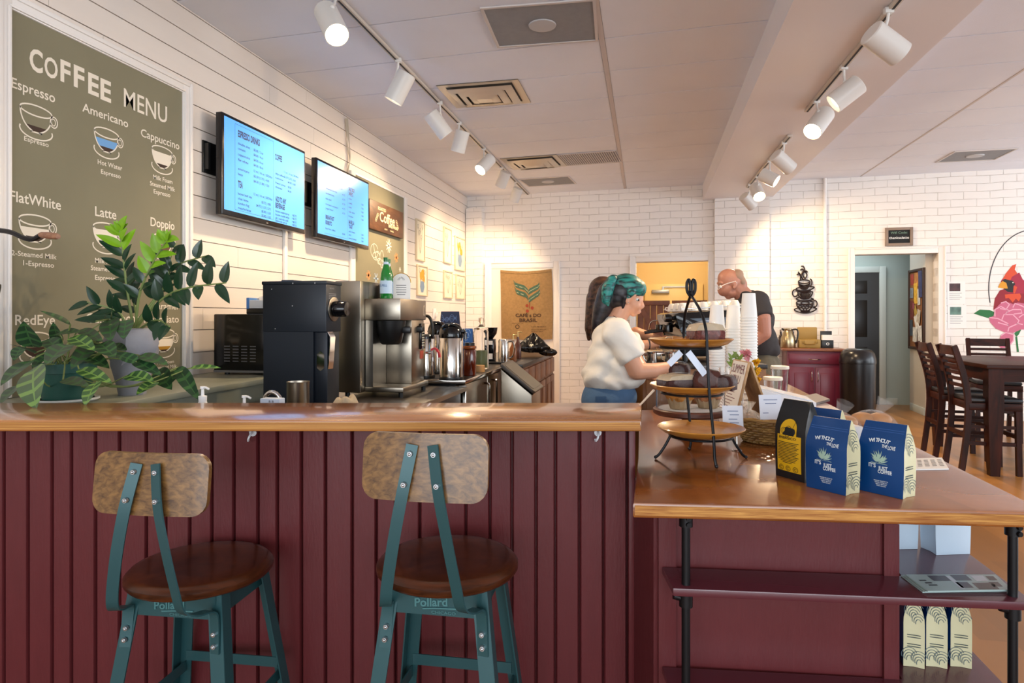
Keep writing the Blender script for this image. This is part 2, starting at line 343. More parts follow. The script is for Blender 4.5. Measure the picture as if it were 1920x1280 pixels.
# saloon half doors of brown planks
M_plank = wood('brown_plank', '5a2c16', '8a4c28', (16, 16, 1), 2, .5)
zt = BW(1260, 563)[1]; zb0 = .35
for (pA, pB, lab, flip) in ((1195, 1256, 'brown plank half door with diagonal brace behind the green-haired woman', 1), (1260, 1327, 'brown plank half door hanging behind the espresso machine', -1)):
    a, b = max(BW(pA, 600, -.06)[0], u1a + .012), min(BW(pB, 600, -.06)[0], u1b - .012)
    t = thing('saloon_door', lab, 'door', BWp(a, 0, -.06), BA, 'saloon doors in the back doorway')
    W = b - a; n = 5; mb = MB()
    for i in range(n): mb.bx(W * i / n + .003, W * (i + 1) / n - .003, 0, .02, zb0, zt, .003)
    mb.build('plank_panel', M_plank, t)
    mb = MB()
    mb.bx(0, W, -.02, 0, zt - .07, zt, .003); mb.bx(0, W, -.02, 0, zb0, zb0 + .07, .003)
    xa, xb = (0.02, W - .02) if flip > 0 else (W - .02, .02)
    mb.ribbon([(xa, -.01, zt - .06), (xb, -.01, zb0 + .45)], (1, 0, 1), .07, .02)
    mb.build('brace', M_plank, t)
# warm ceiling lamp in the back room
lp = BW(1196, 497, -1.6)
t = thing('ceiling_lamp', 'small round warm ceiling lamp in the yellow back room', 'lamp', BWp(lp[0], 2.66, -1.6), BA)
mb = MB(); mb.lathe([(.0, .04), (.09, .04), (.1, .02), (.09, .0)], 20); mb.build('lamp_base', M_white, t)
mb = MB(); mb.lathe([(.085, .0), (.07, -.03), (.03, -.05), (0, -.052)], 20, cap=False); mb.build('lamp_globe', mat('warm_glow', 'ffd9a0', .4, emit=6), t)
l = bpy.data.lights.new('back_room_bulb', 'POINT'); l.energy = 24; l.color = (1, .82, .55); l.shadow_soft_size = .15; lo = bpy.data.objects.new('back_room_bulb', l); COL.objects.link(lo); lo.location = BWp((u1a + u1b) / 2, 2.35, -1.1)
# --- hallway behind the second opening
M_hall = mat('hall_paint', 'a9b6b2', .6)
he = 1.28
hx = BW(1690, 600, -.75)[0]
mb = MB(); mb.bx(u2a - 1.2, u2b + 1.6, he, he + .08, 0, 2.6); mb.bx(u2b + 1.5, u2b + 1.6, .74, he, 0, 2.6)
onback(mb, 'wall_hall', M_hall)
mb = MB(); mb.bx(u2b - .085, u2b + .08, .17, .78, 0, 2.6); mb.bx(u2b + .08, u2b + 1.5, .70, .78, 0, 2.6); onback(mb, 'wall_hall_side', mat('hall_side_paint', 'c7c0b4', .6))
mb = MB(); mb.bx(u2a - 1.2, u2b + 1.6, .17, he + .1, 2.6, 2.66); onback(mb, 'ceiling_hall', M_white)
mb = MB(); mb.bx(u2a - 1.28, u2a - 1.2, .17, he, 0, 2.6); onback(mb, 'wall_hall_left', M_hall)
da, db, dz = BW(1590, 600, -he + .02)[0], BW(1648, 600, -he + .02)[0], BW(1630, 511, -he + .02)[1]
mb = MB(); mb.bx(da - .3, db, he - .03, he - .004, 0, dz)
for k in range(2):
    for zz in ((.2, .85), (1.0, 1.55), (1.65, dz - .12)): mb.bx(db - .38 + k * .3 - .3, db - .38 + k * .3 - .08, he - .036, he - .028, zz[0], zz[1], .003)
onback(mb, 'door_3', mat('black_door', '17130f', .35))
mb = MB(); mb.bx(db, db + .09, he - .05, he - .003, 0, dz + .09, .006); mb.bx(da - .3, db, he - .05, he - .003, dz, dz + .09, .006); onback(mb, 'trim_9', mat('hall_trim', 'c2cac6', .45))
mb = MB(); mb.bx(db + .09, hx + .1, he - .02, he - .003, 0, .1, .004); onback(mb, 'baseboard_hall', MATS['hall_trim'])
mb = MB(); mb.bx(u2b - .1, u2b - .086, .18, .74, 0, .1, .004); onback(mb, 'baseboard_hall_side', MATS['hall_trim'])
mb = MB(); mb.bx(u2b + .1, 11, -.02, 0, 0, .11, .004); onback(mb, 'baseboard_back', M_trim)
l = bpy.data.lights.new('hall_light', 'AREA'); l.energy = 7; l.size = .6; l.color = (.85, .95, 1); lo = bpy.data.objects.new('hall_light', l); COL.objects.link(lo); lo.location = BWp(u2a + .2, 2.5, -.7)
# ================================================================ BAR AND FRONT COUNTER (local axes = across / away from the viewer)
BARZ, CZ = 1.013, .86
M_bartop = wood('honey_bar_top', '8a4f22', 'b5793c', (1.2, 16, 16), 2.4, .22, coat=.6, planks=(1, .09, 5.))
M_ctop = wood('amber_counter_top', '683513', 'b06c34', (1.1, 12, 12), 2.6, .24, coat=.6, bump=.04, planks=(1, .16, 4.))
t = thing('bar_counter', 'long maroon beadboard bar front below the honey wood bar top', 'bar', (0, 0, 0), TH)
mb = MB(); mb.bx(-2.2, .367, 1.95, 2.12, 0, BARZ - .034); mb.build('carcass', M_maroon, t)
mb = MB(); x = -2.2; i = 0
while x < .335:
    wd = R.choice([.066, .072, .072, .058, .08]); x1 = min(x + wd, .345)
    mb.prism([(x + .002, 1.955), (x + .002, 1.936), (x + .006, 1.93), (x1 - .006, 1.93), (x1 - .002, 1.936), (x1 - .002, 1.955)], 0, BARZ - .034)
    x = x1
mb.build('beadboard', M_maroon, t)
mb = MB(); mb.bx(.347, .367, 1.918, 1.952, .0, BARZ - .034, .003); mb.build('corner_trim', M_maroon, t)
mb = MB(); e = .36
mb.prism([(-2.2, 1.80), (e, 1.80), (e + .0745, 2.16), (-2.26, 2.16)], BARZ - .033, BARZ, b=.006)
o = mb.build('bar_worktop', M_bartop, rz=TH); tag(o, 'long honey-coloured wooden bar top running above the two stools', 'counter')
M_edge = wood('worn_golden_edge', '8a4f1e', 'd09a50', (2.2, 10, 14), 6, .5, spec=.3)
mb = MB(); mb.bx(-2.2, e - .003, 1.7985, 1.8005, BARZ - .026, BARZ - .0065); ed = mb.build('front_edge', M_edge, o); ed['label'] = 'worn golden front edge'
# two small white hooks screwed under the bar top
for px in (474, 1121):
    X = (px - CX) / F * 1.925
    mb = MB(); mb.cyl((0, 0, 0), (0, -.004, 0), .011, seg=12)
    pts = smoothpts([(0, -.004, .002), (0, -.02, -.002), (-.004, -.026, -.014), (-.008, -.018, -.022), (-.009, -.012, -.018)], 4); mb.tube(pts, .0032, 6)
    o = mb.build('coat_hook', mat('hook_white', 'd9dde2', .3), loc=c2w(X, 1.9285, .955), rz=TH)
    tag(o, 'small white hook under the bar top, ' + ('between the two stools' if px < 900 else 'past the stools near the bar end'), 'hook')
# lower counter
cl = ZP(1187, 941, CZ); cl = ((1187 - CX) / F * 1.534, 1.534); crr = (1.2135, 1.4566)
def cR(Y): return crr[0] + .2176 * (Y - crr[1])
def cL(Y): return cl[0] + .2066 * (Y - cl[1])
mb = MB(); mb.prism([cl, crr, (cR(5.05), 5.05), (1.66, 5.05), (1.63, 4.07), (1.0, 4.07), (.96, 3.06), (cL(3.06), 3.06), (.392, 2.0)], CZ - .0385, CZ, b=.007)
o = mb.build('worktop', M_ctop, rz=TH); tag(o, 'lower amber wooden counter top holding the pastry stand and coffee bags', 'counter')
dx_, dy_ = crr[0] - cl[0], crr[1] - cl[1]; ln_ = math.hypot(dx_, dy_); nx_, ny_ = dy_ / ln_, -dx_ / ln_
mb = MB(); mb.prism([(cl[0] + .004 + nx_ * .0015, cl[1] + ny_ * .0015), (crr[0] - .004 + nx_ * .0015, crr[1] + ny_ * .0015), (crr[0] - .004 - nx_ * .001, crr[1] - ny_ * .001), (cl[0] + .004 - nx_ * .001, cl[1] - ny_ * .001)], CZ - .031, CZ - .0075); ed = mb.build('front_edge', M_edge, o); ed['label'] = 'worn golden front edge'
t = thing('base_cabinet', 'maroon panelled cabinet base under the lower wooden counter', 'cabinet', (0, 0, 0), TH)
def bR(Y): return .977 + .2176 * (Y - 1.62)
mb = MB(); mb.prism([(.372, 1.94), (.385, 1.70), (.97, 1.635), (bR(4.95), 4.95), (1.66, 4.95), (1.64, 4.06), (1.02, 4.06), (.98, 3.03), (.64, 3.03), (.48, 2.05)], 0, CZ - .039); mb.build('carcass', M_maroon, t)
dv = Vector((.97 - .385, 1.635 - 1.70, 0)).normalized()
def pf(s, off): p = Vector((.385, 1.70, 0)) + dv * s + Vector((dv.y, -dv.x, 0)) * off; return (p.x, p.y)
Lp = .588
for a, b in ((.0, .045), (Lp - .03, Lp + .006)): mb = MB(); mb.prism([pf(a, -.001), pf(b, -.001), pf(b, .012), pf(a, .012)], 0, CZ - .04); mb.build('corner_trim', M_maroon, t)
mb = MB(); mb.prism([(.362, 1.93), (.374, 1.705), (.386, 1.705), (.376, 1.93)], 0, CZ - .04); mb.build('side_panel', M_maroon, t)
# wrap-around display shelf on black pipe legs
t = thing('display_shelf', 'maroon two-level display shelf on black pipe legs under the counter edge', 'shelf', (0, 0, 0), TH)
for z, nm in ((.648, 'upper'), (.3885, 'lower')):
    mb = MB(); mb.prism([(.392, 1.685), (.388, 1.552), (1.195, 1.474), (1.195 + .2176 * 2.0, 3.474), (bR(3.474) + .006, 3.474), (.985, 1.622)], z - .02, z, b=.003)
    mb.build('shelf_board', mat('dark_maroon_gloss', '57262f', .25, coat=.3), t)
for px, Yp in ((1286, 1.575), (1899, 1.51)):
    X = (px - CX) / F * Yp
    for za, zb in ((0, .3685), (.3885, .628), (.648, CZ - .039)):
        mb = MB(); mb.cyl((X, Yp, za), (X, Yp, zb), .0105); mb.build('pipe_leg', M_darkmetal, t)
    mb = MB(); mb.cyl((X, Yp, .79), (X, Yp, CZ - .0388), .0165, seg=16)
    for zz in (.80, .815): mb.cyl((X, Yp, zz - .002), (X + .002, Yp - .022, zz - .002), .006)
    mb.build('pipe_fitting', M_darkmetal, t)
    mb = MB(); mb.cyl((X, Yp, .595), (X, Yp, .6279), .0165, seg=16); mb.cyl((X, Yp, .612), (X - .03, Yp, .62), .008); mb.build('pipe_fitting', M_darkmetal, t)

# ================================================================ STOOLS
M_ply = wood('plywood_back', '4b3018', '8e6839', (1.6, 8, 16), 11, .35, coat=.2)
M_seat = wood('walnut_seat', '2c1409', '5a2d16', (1.4, 16, 16), 3, .3, coat=.22, planks=(1, .045, 3.), spec=.3)
M_bolt = mat('zinc_bolt', 'c8ccd0', .25, .9)
def stool(X, Y, rz, label, dz):
    t = thing('bar_stool', label, 'stool', c2w(X, Y, 0), TH + rz, 'industrial bar stools at the bar')
    mb = MB(); mb.lathe([(0, .648), (.160, .648), (.174, .652), (.181, .661), (.181, .672), (.172, .682), (.158, .685), (.1, .684), (0, .683)], 48, cap=False); mb.build('seat', M_seat, t)
    mb = MB()
    for a in range(4):
        m = Matrix.Rotation(a * math.pi / 2, 4, 'Z'); mb.M = m; mb.prism([(-.112, .648), (.112, .648), (.116, .585), (-.116, .585)], -.0025, .0025, fr((0, -.112, 0), (1, 0, 0), (0, 0, 1)))
    mb.M = Matrix.Identity(4); ap = mb.build('apron', M_teal, t)
    mb = MB(); m = fr((-.05, -.1153, .604), (1, .0, .08), (0, 0, 1)); mb.text('Pollard', m, w=.082, h=.020, ex=.0012, off=.025)
    mb.text('CHICAGO', fr((.022, -.1156, .590), (1, 0, 0), (0, 0, 1)), w=.06, h=.007, al='CENTER', ex=.0012, off=.01)
    mb.ribbon([(-.03, -.1165, .6), (.0, -.1165, .603), (.055, -.1165, .605)], (0, 0, 1), .003, .0012)
    mb.build('embossed_lettering', mat('teal_emboss', '4d8083', .3, .2), ap)
    for sx in (-1, 1):
        for sy in (-1, 1):
            mb = MB(); a = Vector((sx * .108, sy * .108, .648)); b = Vector((sx * .185, sy * .185, 0))
            mb.ribbon([a, b], (1, 0, 0), .036, .004); o2 = Vector((sx * .017, -sy * .017, 0)); mb.ribbon([a + o2, b + o2], (0, 1, 0), .036, .004)
            mb.build('leg', M_teal, t)
    def at(z): return .108 + (.648 - z) / .648 * .077
    for z, a, b in ((.335, (-1, 1), (1, 1)), (.30, (-1, -1), (-1, 1)), (.30, (1, -1), (1, 1)), (.20, (-1, -1), (1, -1))):
        k = at(z) - .004; mb = MB(); mb.ribbon([(a[0] * k, a[1] * k, z), (b[0] * k, b[1] * k, z)], (0, 0, 1), .03, .004); mb.build('stretcher', M_teal, t)
    for sx in (-1, 1):
        pts = smoothpts([(sx * .121, -.128, .505), (sx * .117, -.122, .585), (sx * .112, -.130, .615), (sx * .100, -.178, .628), (sx * .088, -.208, .650), (sx * .080, -.218, .70), (sx * .062, -.226, .80 + dz / 2), (sx * .041, -.226, .91 + dz), (sx * .024, -.210, 1.012 + dz)], 5)
        mb = MB(); mb.ribbon(pts, (1, -.25 * sx, 0), .027, .004); st = mb.build('back_strap', M_teal, t, smooth=50)
        for (x, y, z) in ((sx * .120, -.1295, .525), (sx * .118, -.1265, .555), (sx * .0275, -.2145, .992 + dz), (sx * .038, -.2275, .925 + dz)):
            mb = MB(); mb.cyl((x, y, z), (x, y - .006, z), .0075, .006, 8); mb.ball((x, y - .006, z), .004, 8, 5); mb.build('bolt', M_bolt, st)
    # curved plywood back
    pts = rrect(.296, .150, .036, 6); mb = MB(); zc = .960 + dz
    def bend(x, z, off):
        return Vector((x, -.209 - off + (x * x) * .55 * 1.0 + (z) * .11, zc + z))
    n = 26
    def row(z):
        hw = .148
        if abs(z) > .039:
            d = abs(z) - .039; hw = .148 - .036 + math.sqrt(max(.036 ** 2 - d * d, 0))
        return hw
    zs = [-.075, -.0745, -.073, -.069, -.062, -.05, -.039, -.02, 0, .02, .039, .05, .062, .069, .073, .0745, .075]
    def f_(off): return lambda u, v: bend((2 * u - 1) * row(zs[int(round(v * 16))]), zs[int(round(v * 16))], off)
    fa, fb = f_(0), f_(-.012)
    mb.sheet(fa, n, 16); mb.sheet(fb, n, 16)
    # edge band
    ring = [(0, j) for j in range(17)] + [(i / n, 16) for i in range(1, n + 1)]; loop = [(0, j / 16) for j in range(17)] + [(i / n, 1) for i in range(1, n + 1)] + [(1, j / 16) for j in range(15, -1, -1)] + [(i / n, 0) for i in range(n - 1, 0, -1)]
    va = [fa(*q) for q in loop]; vb = [fb(*q) for q in loop]; m_ = len(loop)
    mb._add(va + vb, [[i, (i + 1) % m_, m_ + (i + 1) % m_, m_ + i] for i in range(m_)], True)
    bmesh.ops.remove_doubles(mb.bm, verts=mb.bm.verts[:], dist=1e-5)
    mb.build('backrest', M_ply, t, smooth=45)
    return t
sl = stool(-.828, 1.72, math.radians(-8), 'teal metal stool with the lower wooden backrest, standing below the plants', .0); sl.scale = (1, 1, .945)
stool(-.165, 1.66, math.radians(-10), 'teal metal stool with the higher wooden backrest, standing nearer the lower counter', .0)
# ================================================================ LEFT WALL
def stroke(mb, pts, wd, M, closed=False):
    """flat painted line (2-D points in frame M)"""
    pts = [Vector((p[0], p[1], 0)) for p in pts]; n = len(pts); v = []
    for i, p in enumerate(pts):
        t = ((pts[(i + 1) % n] - pts[i - 1]) if closed else (pts[min(i + 1, n - 1)] - pts[max(i - 1, 0)])).normalized(); nn = Vector((-t.y, t.x, 0))
        v += [M @ (p + nn * wd / 2), M @ (p - nn * wd / 2)]
    mb._add(v, [[2 * i, 2 * i + 1, (2 * i + 3) % (2 * n), (2 * i + 2) % (2 * n)] for i in range(n if closed else n - 1)])
def ell(cx, cy, rx, ry, a0=0, a1=360, n=24): return [(cx + rx * math.cos(math.radians(a0 + (a1 - a0) * k / n)), cy + ry * math.sin(math.radians(a0 + (a1 - a0) * k / n))) for k in range(n + 1)]
LF = lambda y, z, off=0.: fr((WX + off, y, z), XL, ZU)
# --- ledge of sage laminate along the wall
M_sage = mat('sage_laminate', '8c9080', .4, var=.06, vscale=9)
t = thing('wall_ledge', 'sage green ledge along the white wall, carrying the potted plants', 'ledge', (0, 0, 0))
yb = lambda x: (2.18 + x * sT) / cT + .0                # just behind the bar's back edge
mb = MB(); mb.prism([(WX + .004, yb(WX) + .02), (-2.12, yb(-2.12) + .02), (-2.12, 4.12), (WX + .004, 4.12)], .92, .95, b=.004); mb.build('ledge_top', M_sage, t)
mb = MB(); mb.prism([(WX + .004, yb(WX) + .04), (-2.15, yb(-2.15) + .04), (-2.15, 4.10), (WX + .004, 4.10)], 0, .92); mb.build('ledge_body', M_sage, t)
# --- painted menu board
yl, yr, zt_, zb_ = LW(15, 20).y, LW(338, 172).y, 2.624, .953
M_olive = mat('olive_chalk_paint', '837d64', .75, var=.05, vscale=4); M_cream = mat('cream_paint', 'ece2d0', .7); M_coffee = mat('coffee_brown', '3a2418', .7)
M_sky = mat('water_blue', '6fa5da', .7); M_gold = mat('caramel_gold', 'b8871f', .7); M_brownpaint = mat('mocha_brown', '5a3a22', .7)
t = thing('menu_board', 'large olive coffee menu board with painted cups in a white moulded frame', 'menu board', (0, 0, 0))
mb = MB(); mb.bx(WX + .001, WX + .012, yl, yr, zb_, zt_); mb.build('panel', M_olive, t)
mb = MB()
for (a, b, c, d) in ((yl - .07, yl, zb_, zt_ + .07), (yr, yr + .075, zb_, zt_ + .07), (yl, yr, zt_, zt_ + .07)):
    mb.bx(WX + .001, WX + .022, a, b, c, d, .003)
for (a, b, c, d) in ((yl - .07, yl - .045, zb_, zt_ + .07), (yl - .022, yl - .006, zb_, zt_ + .01), (yr + .05, yr + .075, zb_, zt_ + .07), (yr + .006, yr + .02, zb_, zt_ + .01), (yl - .05, yr + .05, zt_ + .048, zt_ + .07), (yl - .01, yr + .01, zt_ + .006, zt_ + .02)):
    mb.bx(WX + .018, WX + .031, a, b, c, d, .004)
mb.build('frame', M_trim, t)
def lw(px, py): p = LW(px, py, .012); return p.y, p.z
mb = MB()
def mtext(s, x0, yb0, x1, hpx, off=.012, m=mb):
    y0, z0 = lw(x0, yb0); y1, _ = lw(x1, yb0); h = hpx * LW(x0, yb0, .012).y / F * 1.06
    m.text(s, LF(y0, z0, .0125), w=y1 - y0, h=h, off=off)
mtext('C', 55, 128, 80, 46, .03); mtext('O', 83, 140, 108, 42, .02); mtext('F', 113, 150, 132, 44, .03); mtext('F', 138, 160, 158, 44, .03); mtext('E', 165, 173, 185, 42, .03); mtext('E', 188, 184, 208, 42, .03)
mtext('MENU', 232, 199, 313, 38, .008)
for a in (('Espresso', 21, 163, 103, 22), ('Espresso', 45, 263, 91, 10), ('Americano', 154, 208, 240, 18), ('Hot Water', 183, 307, 229, 10), ('Espresso', 189, 325, 226, 9), ('Cappuccino', 264, 255, 336, 16),
          ('Milk Foam', 287, 335, 323, 9), ('Steamed Milk', 281, 347, 328, 9), ('Espresso', 288, 362, 319, 9), ('FlatWhite', 18, 376, 114, 23), ('2-Steamed Milk', 21, 478, 106, 11), ('1-Espresso', 43, 497, 101, 11),
          ('Latte', 178, 404, 218, 20), ('Milk Foam', 178, 492, 221, 10), ('Steamed Milk', 170, 506, 227, 10), ('Espresso', 178, 524, 216, 10), ('Doppio', 282, 423, 327, 18), ('Espresso', 290, 503, 325, 8),
          ('RedEye', 28, 609, 103, 22), ('Café Mocha', 161, 605, 262, 20), ('Caramel', 284, 579, 333, 13), ('Macchiato', 270, 605, 335, 15), ('Milk Foam', 294, 683, 326, 7), ('Steamed Milk', 290, 693, 331, 7)):
    mtext(*a)
mb.build('lettering', M_cream, t)
def cup(px, py, wpx, layers, nm):
    """cup drawing: (px,py) rim centre in the photo, rim width in px"""
    y0, z0 = lw(px, py); Wd = lw(px + wpx / 2, py)[0] - lw(px - wpx / 2, py)[0]; r = Wd / 2; M = LF(y0, z0, .0130); ln = .0065
    mb = MB(); stroke(mb, ell(0, 0, r, r * .30), ln, M, True)
    bowl = [(-r, 0)] + [(-r * math.cos(math.radians(a)) * (1 - .1 * a / 90), -r * 1.25 * math.sin(math.radians(a)) ** .9) for a in range(10, 90, 10)] + [(-r * .35, -r * 1.25)]
    prof = bowl + [(-x, z) for x, z in bowl[::-1]]; stroke(mb, prof, ln, M)
    stroke(mb, ell(r * 1.12, -r * .35, r * .24, r * .32), ln * .8, M, True); stroke(mb, ell(r * 1.1, -r * .35, r * .12, r * .2), ln * .6, M, True)
    stroke(mb, ell(0, -r * 1.15, r * 1.02, r * .50, 165, 375), ln, M)
    mb.build(nm, M_cream, t)
    def half(z):                                        # bowl half-width at depth z
        for (xa, za), (xb, zb) in zip(bowl, bowl[1:]):
            if zb <= z <= za: return -(xa + (xb - xa) * ((z - za) / (zb - za) if zb != za else 0))
        return r * .35
    for (a, b, m) in layers:
        zs = [-r * 1.25 * (a + (b - a) * k / 6) for k in range(7)]; L = [(-half(z) * .96, z - (.10 * r if k == 0 else 0) * 0) for k, z in enumerate(zs)]; Rr = [(half(z) * .96, z) for z in zs]
        sag = [(half(zs[0]) * .96 * math.cos(math.radians(q)), zs[0] - half(zs[0]) * .22 * math.sin(math.radians(q))) for q in range(0, 181, 15)]
        mb2 = MB(); mb2.flat(L + [(x, z) for x, z in Rr[::-1]], LF(y0, z0, .0126 + .0001 * b)); mb2.build('cup_filling', m, t)
cup(68, 208, 60, [(.72, 1, M_coffee)], 'cup_drawing'); cup(200, 250, 46, [(.35, .75, M_sky), (.75, 1, M_coffee)], 'cup_drawing'); cup(304, 283, 38, [(.12, .78, M_cream), (.78, 1, M_coffee)], 'cup_drawing')
cup(66, 413, 60, [(.35, .75, M_cream), (.75, 1, M_coffee)], 'cup_drawing'); cup(199, 427, 48, [(.12, .75, M_cream), (.75, 1, M_coffee)], 'cup_drawing'); cup(305, 446, 36, [(.45, 1, M_brownpaint)], 'cup_drawing')
cup(66, 632, 56, [(.5, 1, M_coffee)], 'cup_drawing'); cup(307, 625, 40, [(.3, .7, M_cream), (.7, .88, M_gold), (.88, 1, M_coffee)], 'cup_drawing')
# --- the two menu screens
def scr_mat():
    m = mat('screen_glow', '589ce6', .15, emit=.62); return m
M_scr = scr_mat(); M_scrt = mat('screen_ink', '12335c', .6); M_bez = mat('tv_bezel', '101013', .22)
def tv(y0, label, lines, boxlines):
    y1 = y0 + 1.0; z0, z1 = 1.937, 2.575; x = WX + .12
    t = thing('menu_tv', label, 'tv', (WX, y0, z0), 0, 'wall menu screens'); W, Hh = 1.0, z1 - z0
    mb = MB(); mb.bx(.075, .12, 0, W, 0, Hh, .006); mb.build('housing', M_bez, t)
    mb = MB(); mb.bx(.03, .075, .12, W - .12, .08, Hh - .1, .01); mb.build('rear_cover', M_black, t)
    mb = MB(); mb.bx(.0005, .012, -.03, .5, .26, .46, .003); mb.bx(.012, .04, -.02, .0, .28, .44); mb.bx(.012, .04, .1, .5, .3, .42); mb.build('wall_bracket', M_black, t)
    mb = MB(); mb.bx(.1195, .1206, .022, W - .016, .035, Hh - .02); s = mb.build('screen', M_scr, t)
    mb = MB(); mb.bx(.1195, .1212, W * .48, W * .5, .01, .018); mb.build('logo_badge', M_steel, t)
    mb = MB()
    for (s_, u, v, wd, h, b) in lines: mb.text(s_, fr((.1209, u, v), XL, ZU), w=wd, h=h, off=.04 if b else .012)
    for (u0, v0, u1, v1) in boxlines: stroke(mb, [(u0, v0), (u1, v1)], .0022, fr((.1209, 0, 0), XL, ZU))
    mb.build('screen_text', M_scrt, s)
    return t
L1 = [('ESPRESSO DRINKS', .16, .525, .24, .042, 1), ('double shot', .16, .475, .13, .016, 0), ('cortado', .16, .442, .08, .016, 0), ('cappuccino', .16, .405, .13, .016, 0), ('flat white', .16, .37, .11, .016, 0),
      ('$3.00 / 2 oz', .33, .475, .11, .016, 0), ('$4.00 / 4 oz', .33, .442, .11, .016, 0), ('$4.50 / 6 oz', .33, .408, .11, .016, 0), ('$4.50 / 8 oz', .33, .374, .11, .016, 0), ('12 oz | 16 oz | 20/24oz', .33, .335, .22, .016, 0),
      ('americano', .16, .312, .12, .016, 0), ('latte', .16, .278, .05, .016, 0), ('$3.50 | 3.75 | 4.00', .33, .300, .18, .016, 0), ('$4.50 | 5.00 | 5.50', .33, .266, .18, .016, 0),
      ('TEA', .16, .20, .05, .042, 1), ('12 oz | 16 oz | 20/24oz', .33, .18, .22, .016, 0), ('loose leaf tea', .16, .152, .15, .016, 0), ('chai latte', .16, .12, .11, .016, 0), ('london fog', .16, .09, .12, .016, 0), ('matcha latte', .16, .06, .14, .016, 0),
      ('$3.75 | 4.00', .42, .14, .11, .016, 0), ('$4.75 | 5.25 | 5.75', .36, .108, .17, .016, 0), ('$5.00 | 5.50', .42, .078, .11, .016, 0), ('$5.00 | 5.50', .42, .05, .11, .016, 0),
      ('COFFEE', .585, .48, .09, .04, 1), ('12 oz | 16 oz | 20/24oz', .70, .41, .2, .015, 0), ('drip coffee', .59, .375, .11, .015, 0), ('$2.50 | 2.75 | 3.00', .70, .375, .16, .015, 0), ('cold brew', .59, .345, .10, .015, 0), ('$4.00 | 5.00', .75, .345, .11, .015, 0), ('french press', .59, .31, .13, .015, 0), ('$5.00', .75, .31, .05, .015, 0), ('chemex', .59, .28, .09, .015, 0), ('$6.00', .75, .28, .05, .015, 0),
      ('ADD TO ANY', .59, .185, .14, .036, 1), ('BEVERAGE', .59, .14, .12, .036, 1), ('house made syrup', .59, .11, .18, .015, 0), ('house made whip', .59, .085, .18, .015, 0), ('alt | oatmilk milk', .59, .06, .17, .015, 0), ('flavored syrup', .59, .036 + .005, .15, .015, 0)] + [('+$0.75', .81, .112 - k * .024, .06, .015, 0) for k in range(4)]
tv(3.553, 'menu screen listing espresso drinks, hung next to the olive menu board', L1, [(.13, .02 + .03, .565, .05), (.565, .05, .565, .60), (.565, .60, .13, .60), (.13, .60, .13, .05)])
L2 = [('EATS', .15, .53, .08, .03, 0), ('avocado toast   5 oz | 6.50', .15, .46, .3, .014, 0), ('breakfast burrito', .15, .415, .2, .015, 0), ('sandwiches', .15, .375, .15, .015, 0), ('side salad', .15, .33, .1, .015, 0), ('croissant sandwich', .15, .285, .22, .015, 0), ('yogurt bowl', .15, .25, .13, .015, 0),
      ('BREAKFAST', .15, .17, .15, .032, 1), ('BURRITO', .15, .125, .11, .032, 1), ('burrito, salsa', .15, .085, .17, .015, 0), ('8.00', .45, .075, .05, .015, 0),
      ('SALE BOX', .57, .48, .12, .032, 1), ('SWEETS', .57, .44, .09, .032, 1), ('cookie', .57, .405, .06, .015, 0), ('muffin', .57, .365, .07, .015, 0), ('scone', .57, .33, .06, .015, 0), ('cake slice', .57, .29, .12, .015, 0), ('brownie', .57, .25, .09, .015, 0),
      ('BAGEL &', .57, .19, .11, .032, 1), ('TOAST', .57, .15, .08, .032, 1), ('add cream', .57, .115, .13, .015, 0), ('jam', .57, .085, .05, .015, 0), ('peanut butter', .57, .055, .16, .015, 0)] + [('4.75', .45, .415 - k * .04, .05, .015, 0) for k in range(5)] + [('3.50', .83, .395 - k * .035, .045, .015, 0) for k in range(5)] + [('1.00', .83, .115 - k * .03, .045, .015, 0) for k in range(3)]
tv(4.725, 'menu screen reflecting a lamp, hung beside the small wooden coffee sign', L2, [(.13, .05, .55, .05), (.55, .05, .55, .56)])
# --- cable covers under the screens, loose cables from the ceiling
for px, pyt, lab in ((532, 436, 'white cable cover running down the wall below the espresso drinks screen'), (657.5, 461, 'white cable cover running down the wall below the lamp-reflecting screen')):
    yy = LW(px, 500).y; mb = MB(); mb.bx(WX + .0005, WX + .022, yy - .022, yy + .022, 1.0, 1.97, .004); o = mb.build('cable_cover', M_trim); tag(o, lab, 'cable cover', 'cable covers under the screens')
mb = MB()
for k in range(4):
    pts = []
    for (px, py) in ((650, 222), (652, 250), (654 + R.uniform(-3, 3), 275), (650 + R.uniform(-6, 8), 300), (652 + R.uniform(-6, 6), 330)):
        p = LW(px + k * 1.3 - 2, py, .012 + .004 * k); pts.append(p)
    mb.tube(smoothpts(pts, 5), .004, 6)
o = mb.build('loose_cables', mat('cable_tan', 'c9b9a2', .6)); tag(o, 'loose tan cables dropping from the ceiling behind the lamp-reflecting screen', 'cables')
# --- second olive chalk panel with chalk flowers
ya, yb_, z0, z1 = 5.64, LW(755, 374).y, 1.0, 2.64
t = thing('flower_chalkboard', 'olive chalk panel with flower doodles behind the wooden coffee sign', 'chalkboard', (0, 0, 0))
mb = MB(); mb.bx(WX + .001, WX + .012, ya, yb_, z0, z1); mb.build('panel', M_olive, t)
mb = MB()
for (a, b, c, d) in ((yb_, yb_ + .09, z0, z1 + .02), (ya - .09, ya, z0, z1 + .02)): mb.bx(WX + .001, WX + .026, a, b, c, d, .004)
mb.bx(WX + .001, WX + .02, ya, yb_, z1, z1 + .02, .004); mb.build('frame', M_trim, t)
def lp2(px, py): p = LW(px, py, .0125); return p.y, p.z
mb = MB(); M0 = LF(0, 0, .0128)
def star(m, px, py, r, n, wd):
    y, z = lp2(px, py)
    for k in range(n): a = math.pi * 2 * k / n; stroke(m, [(y, z), (y + r * math.cos(a), z + r * math.sin(a))], wd, M0)
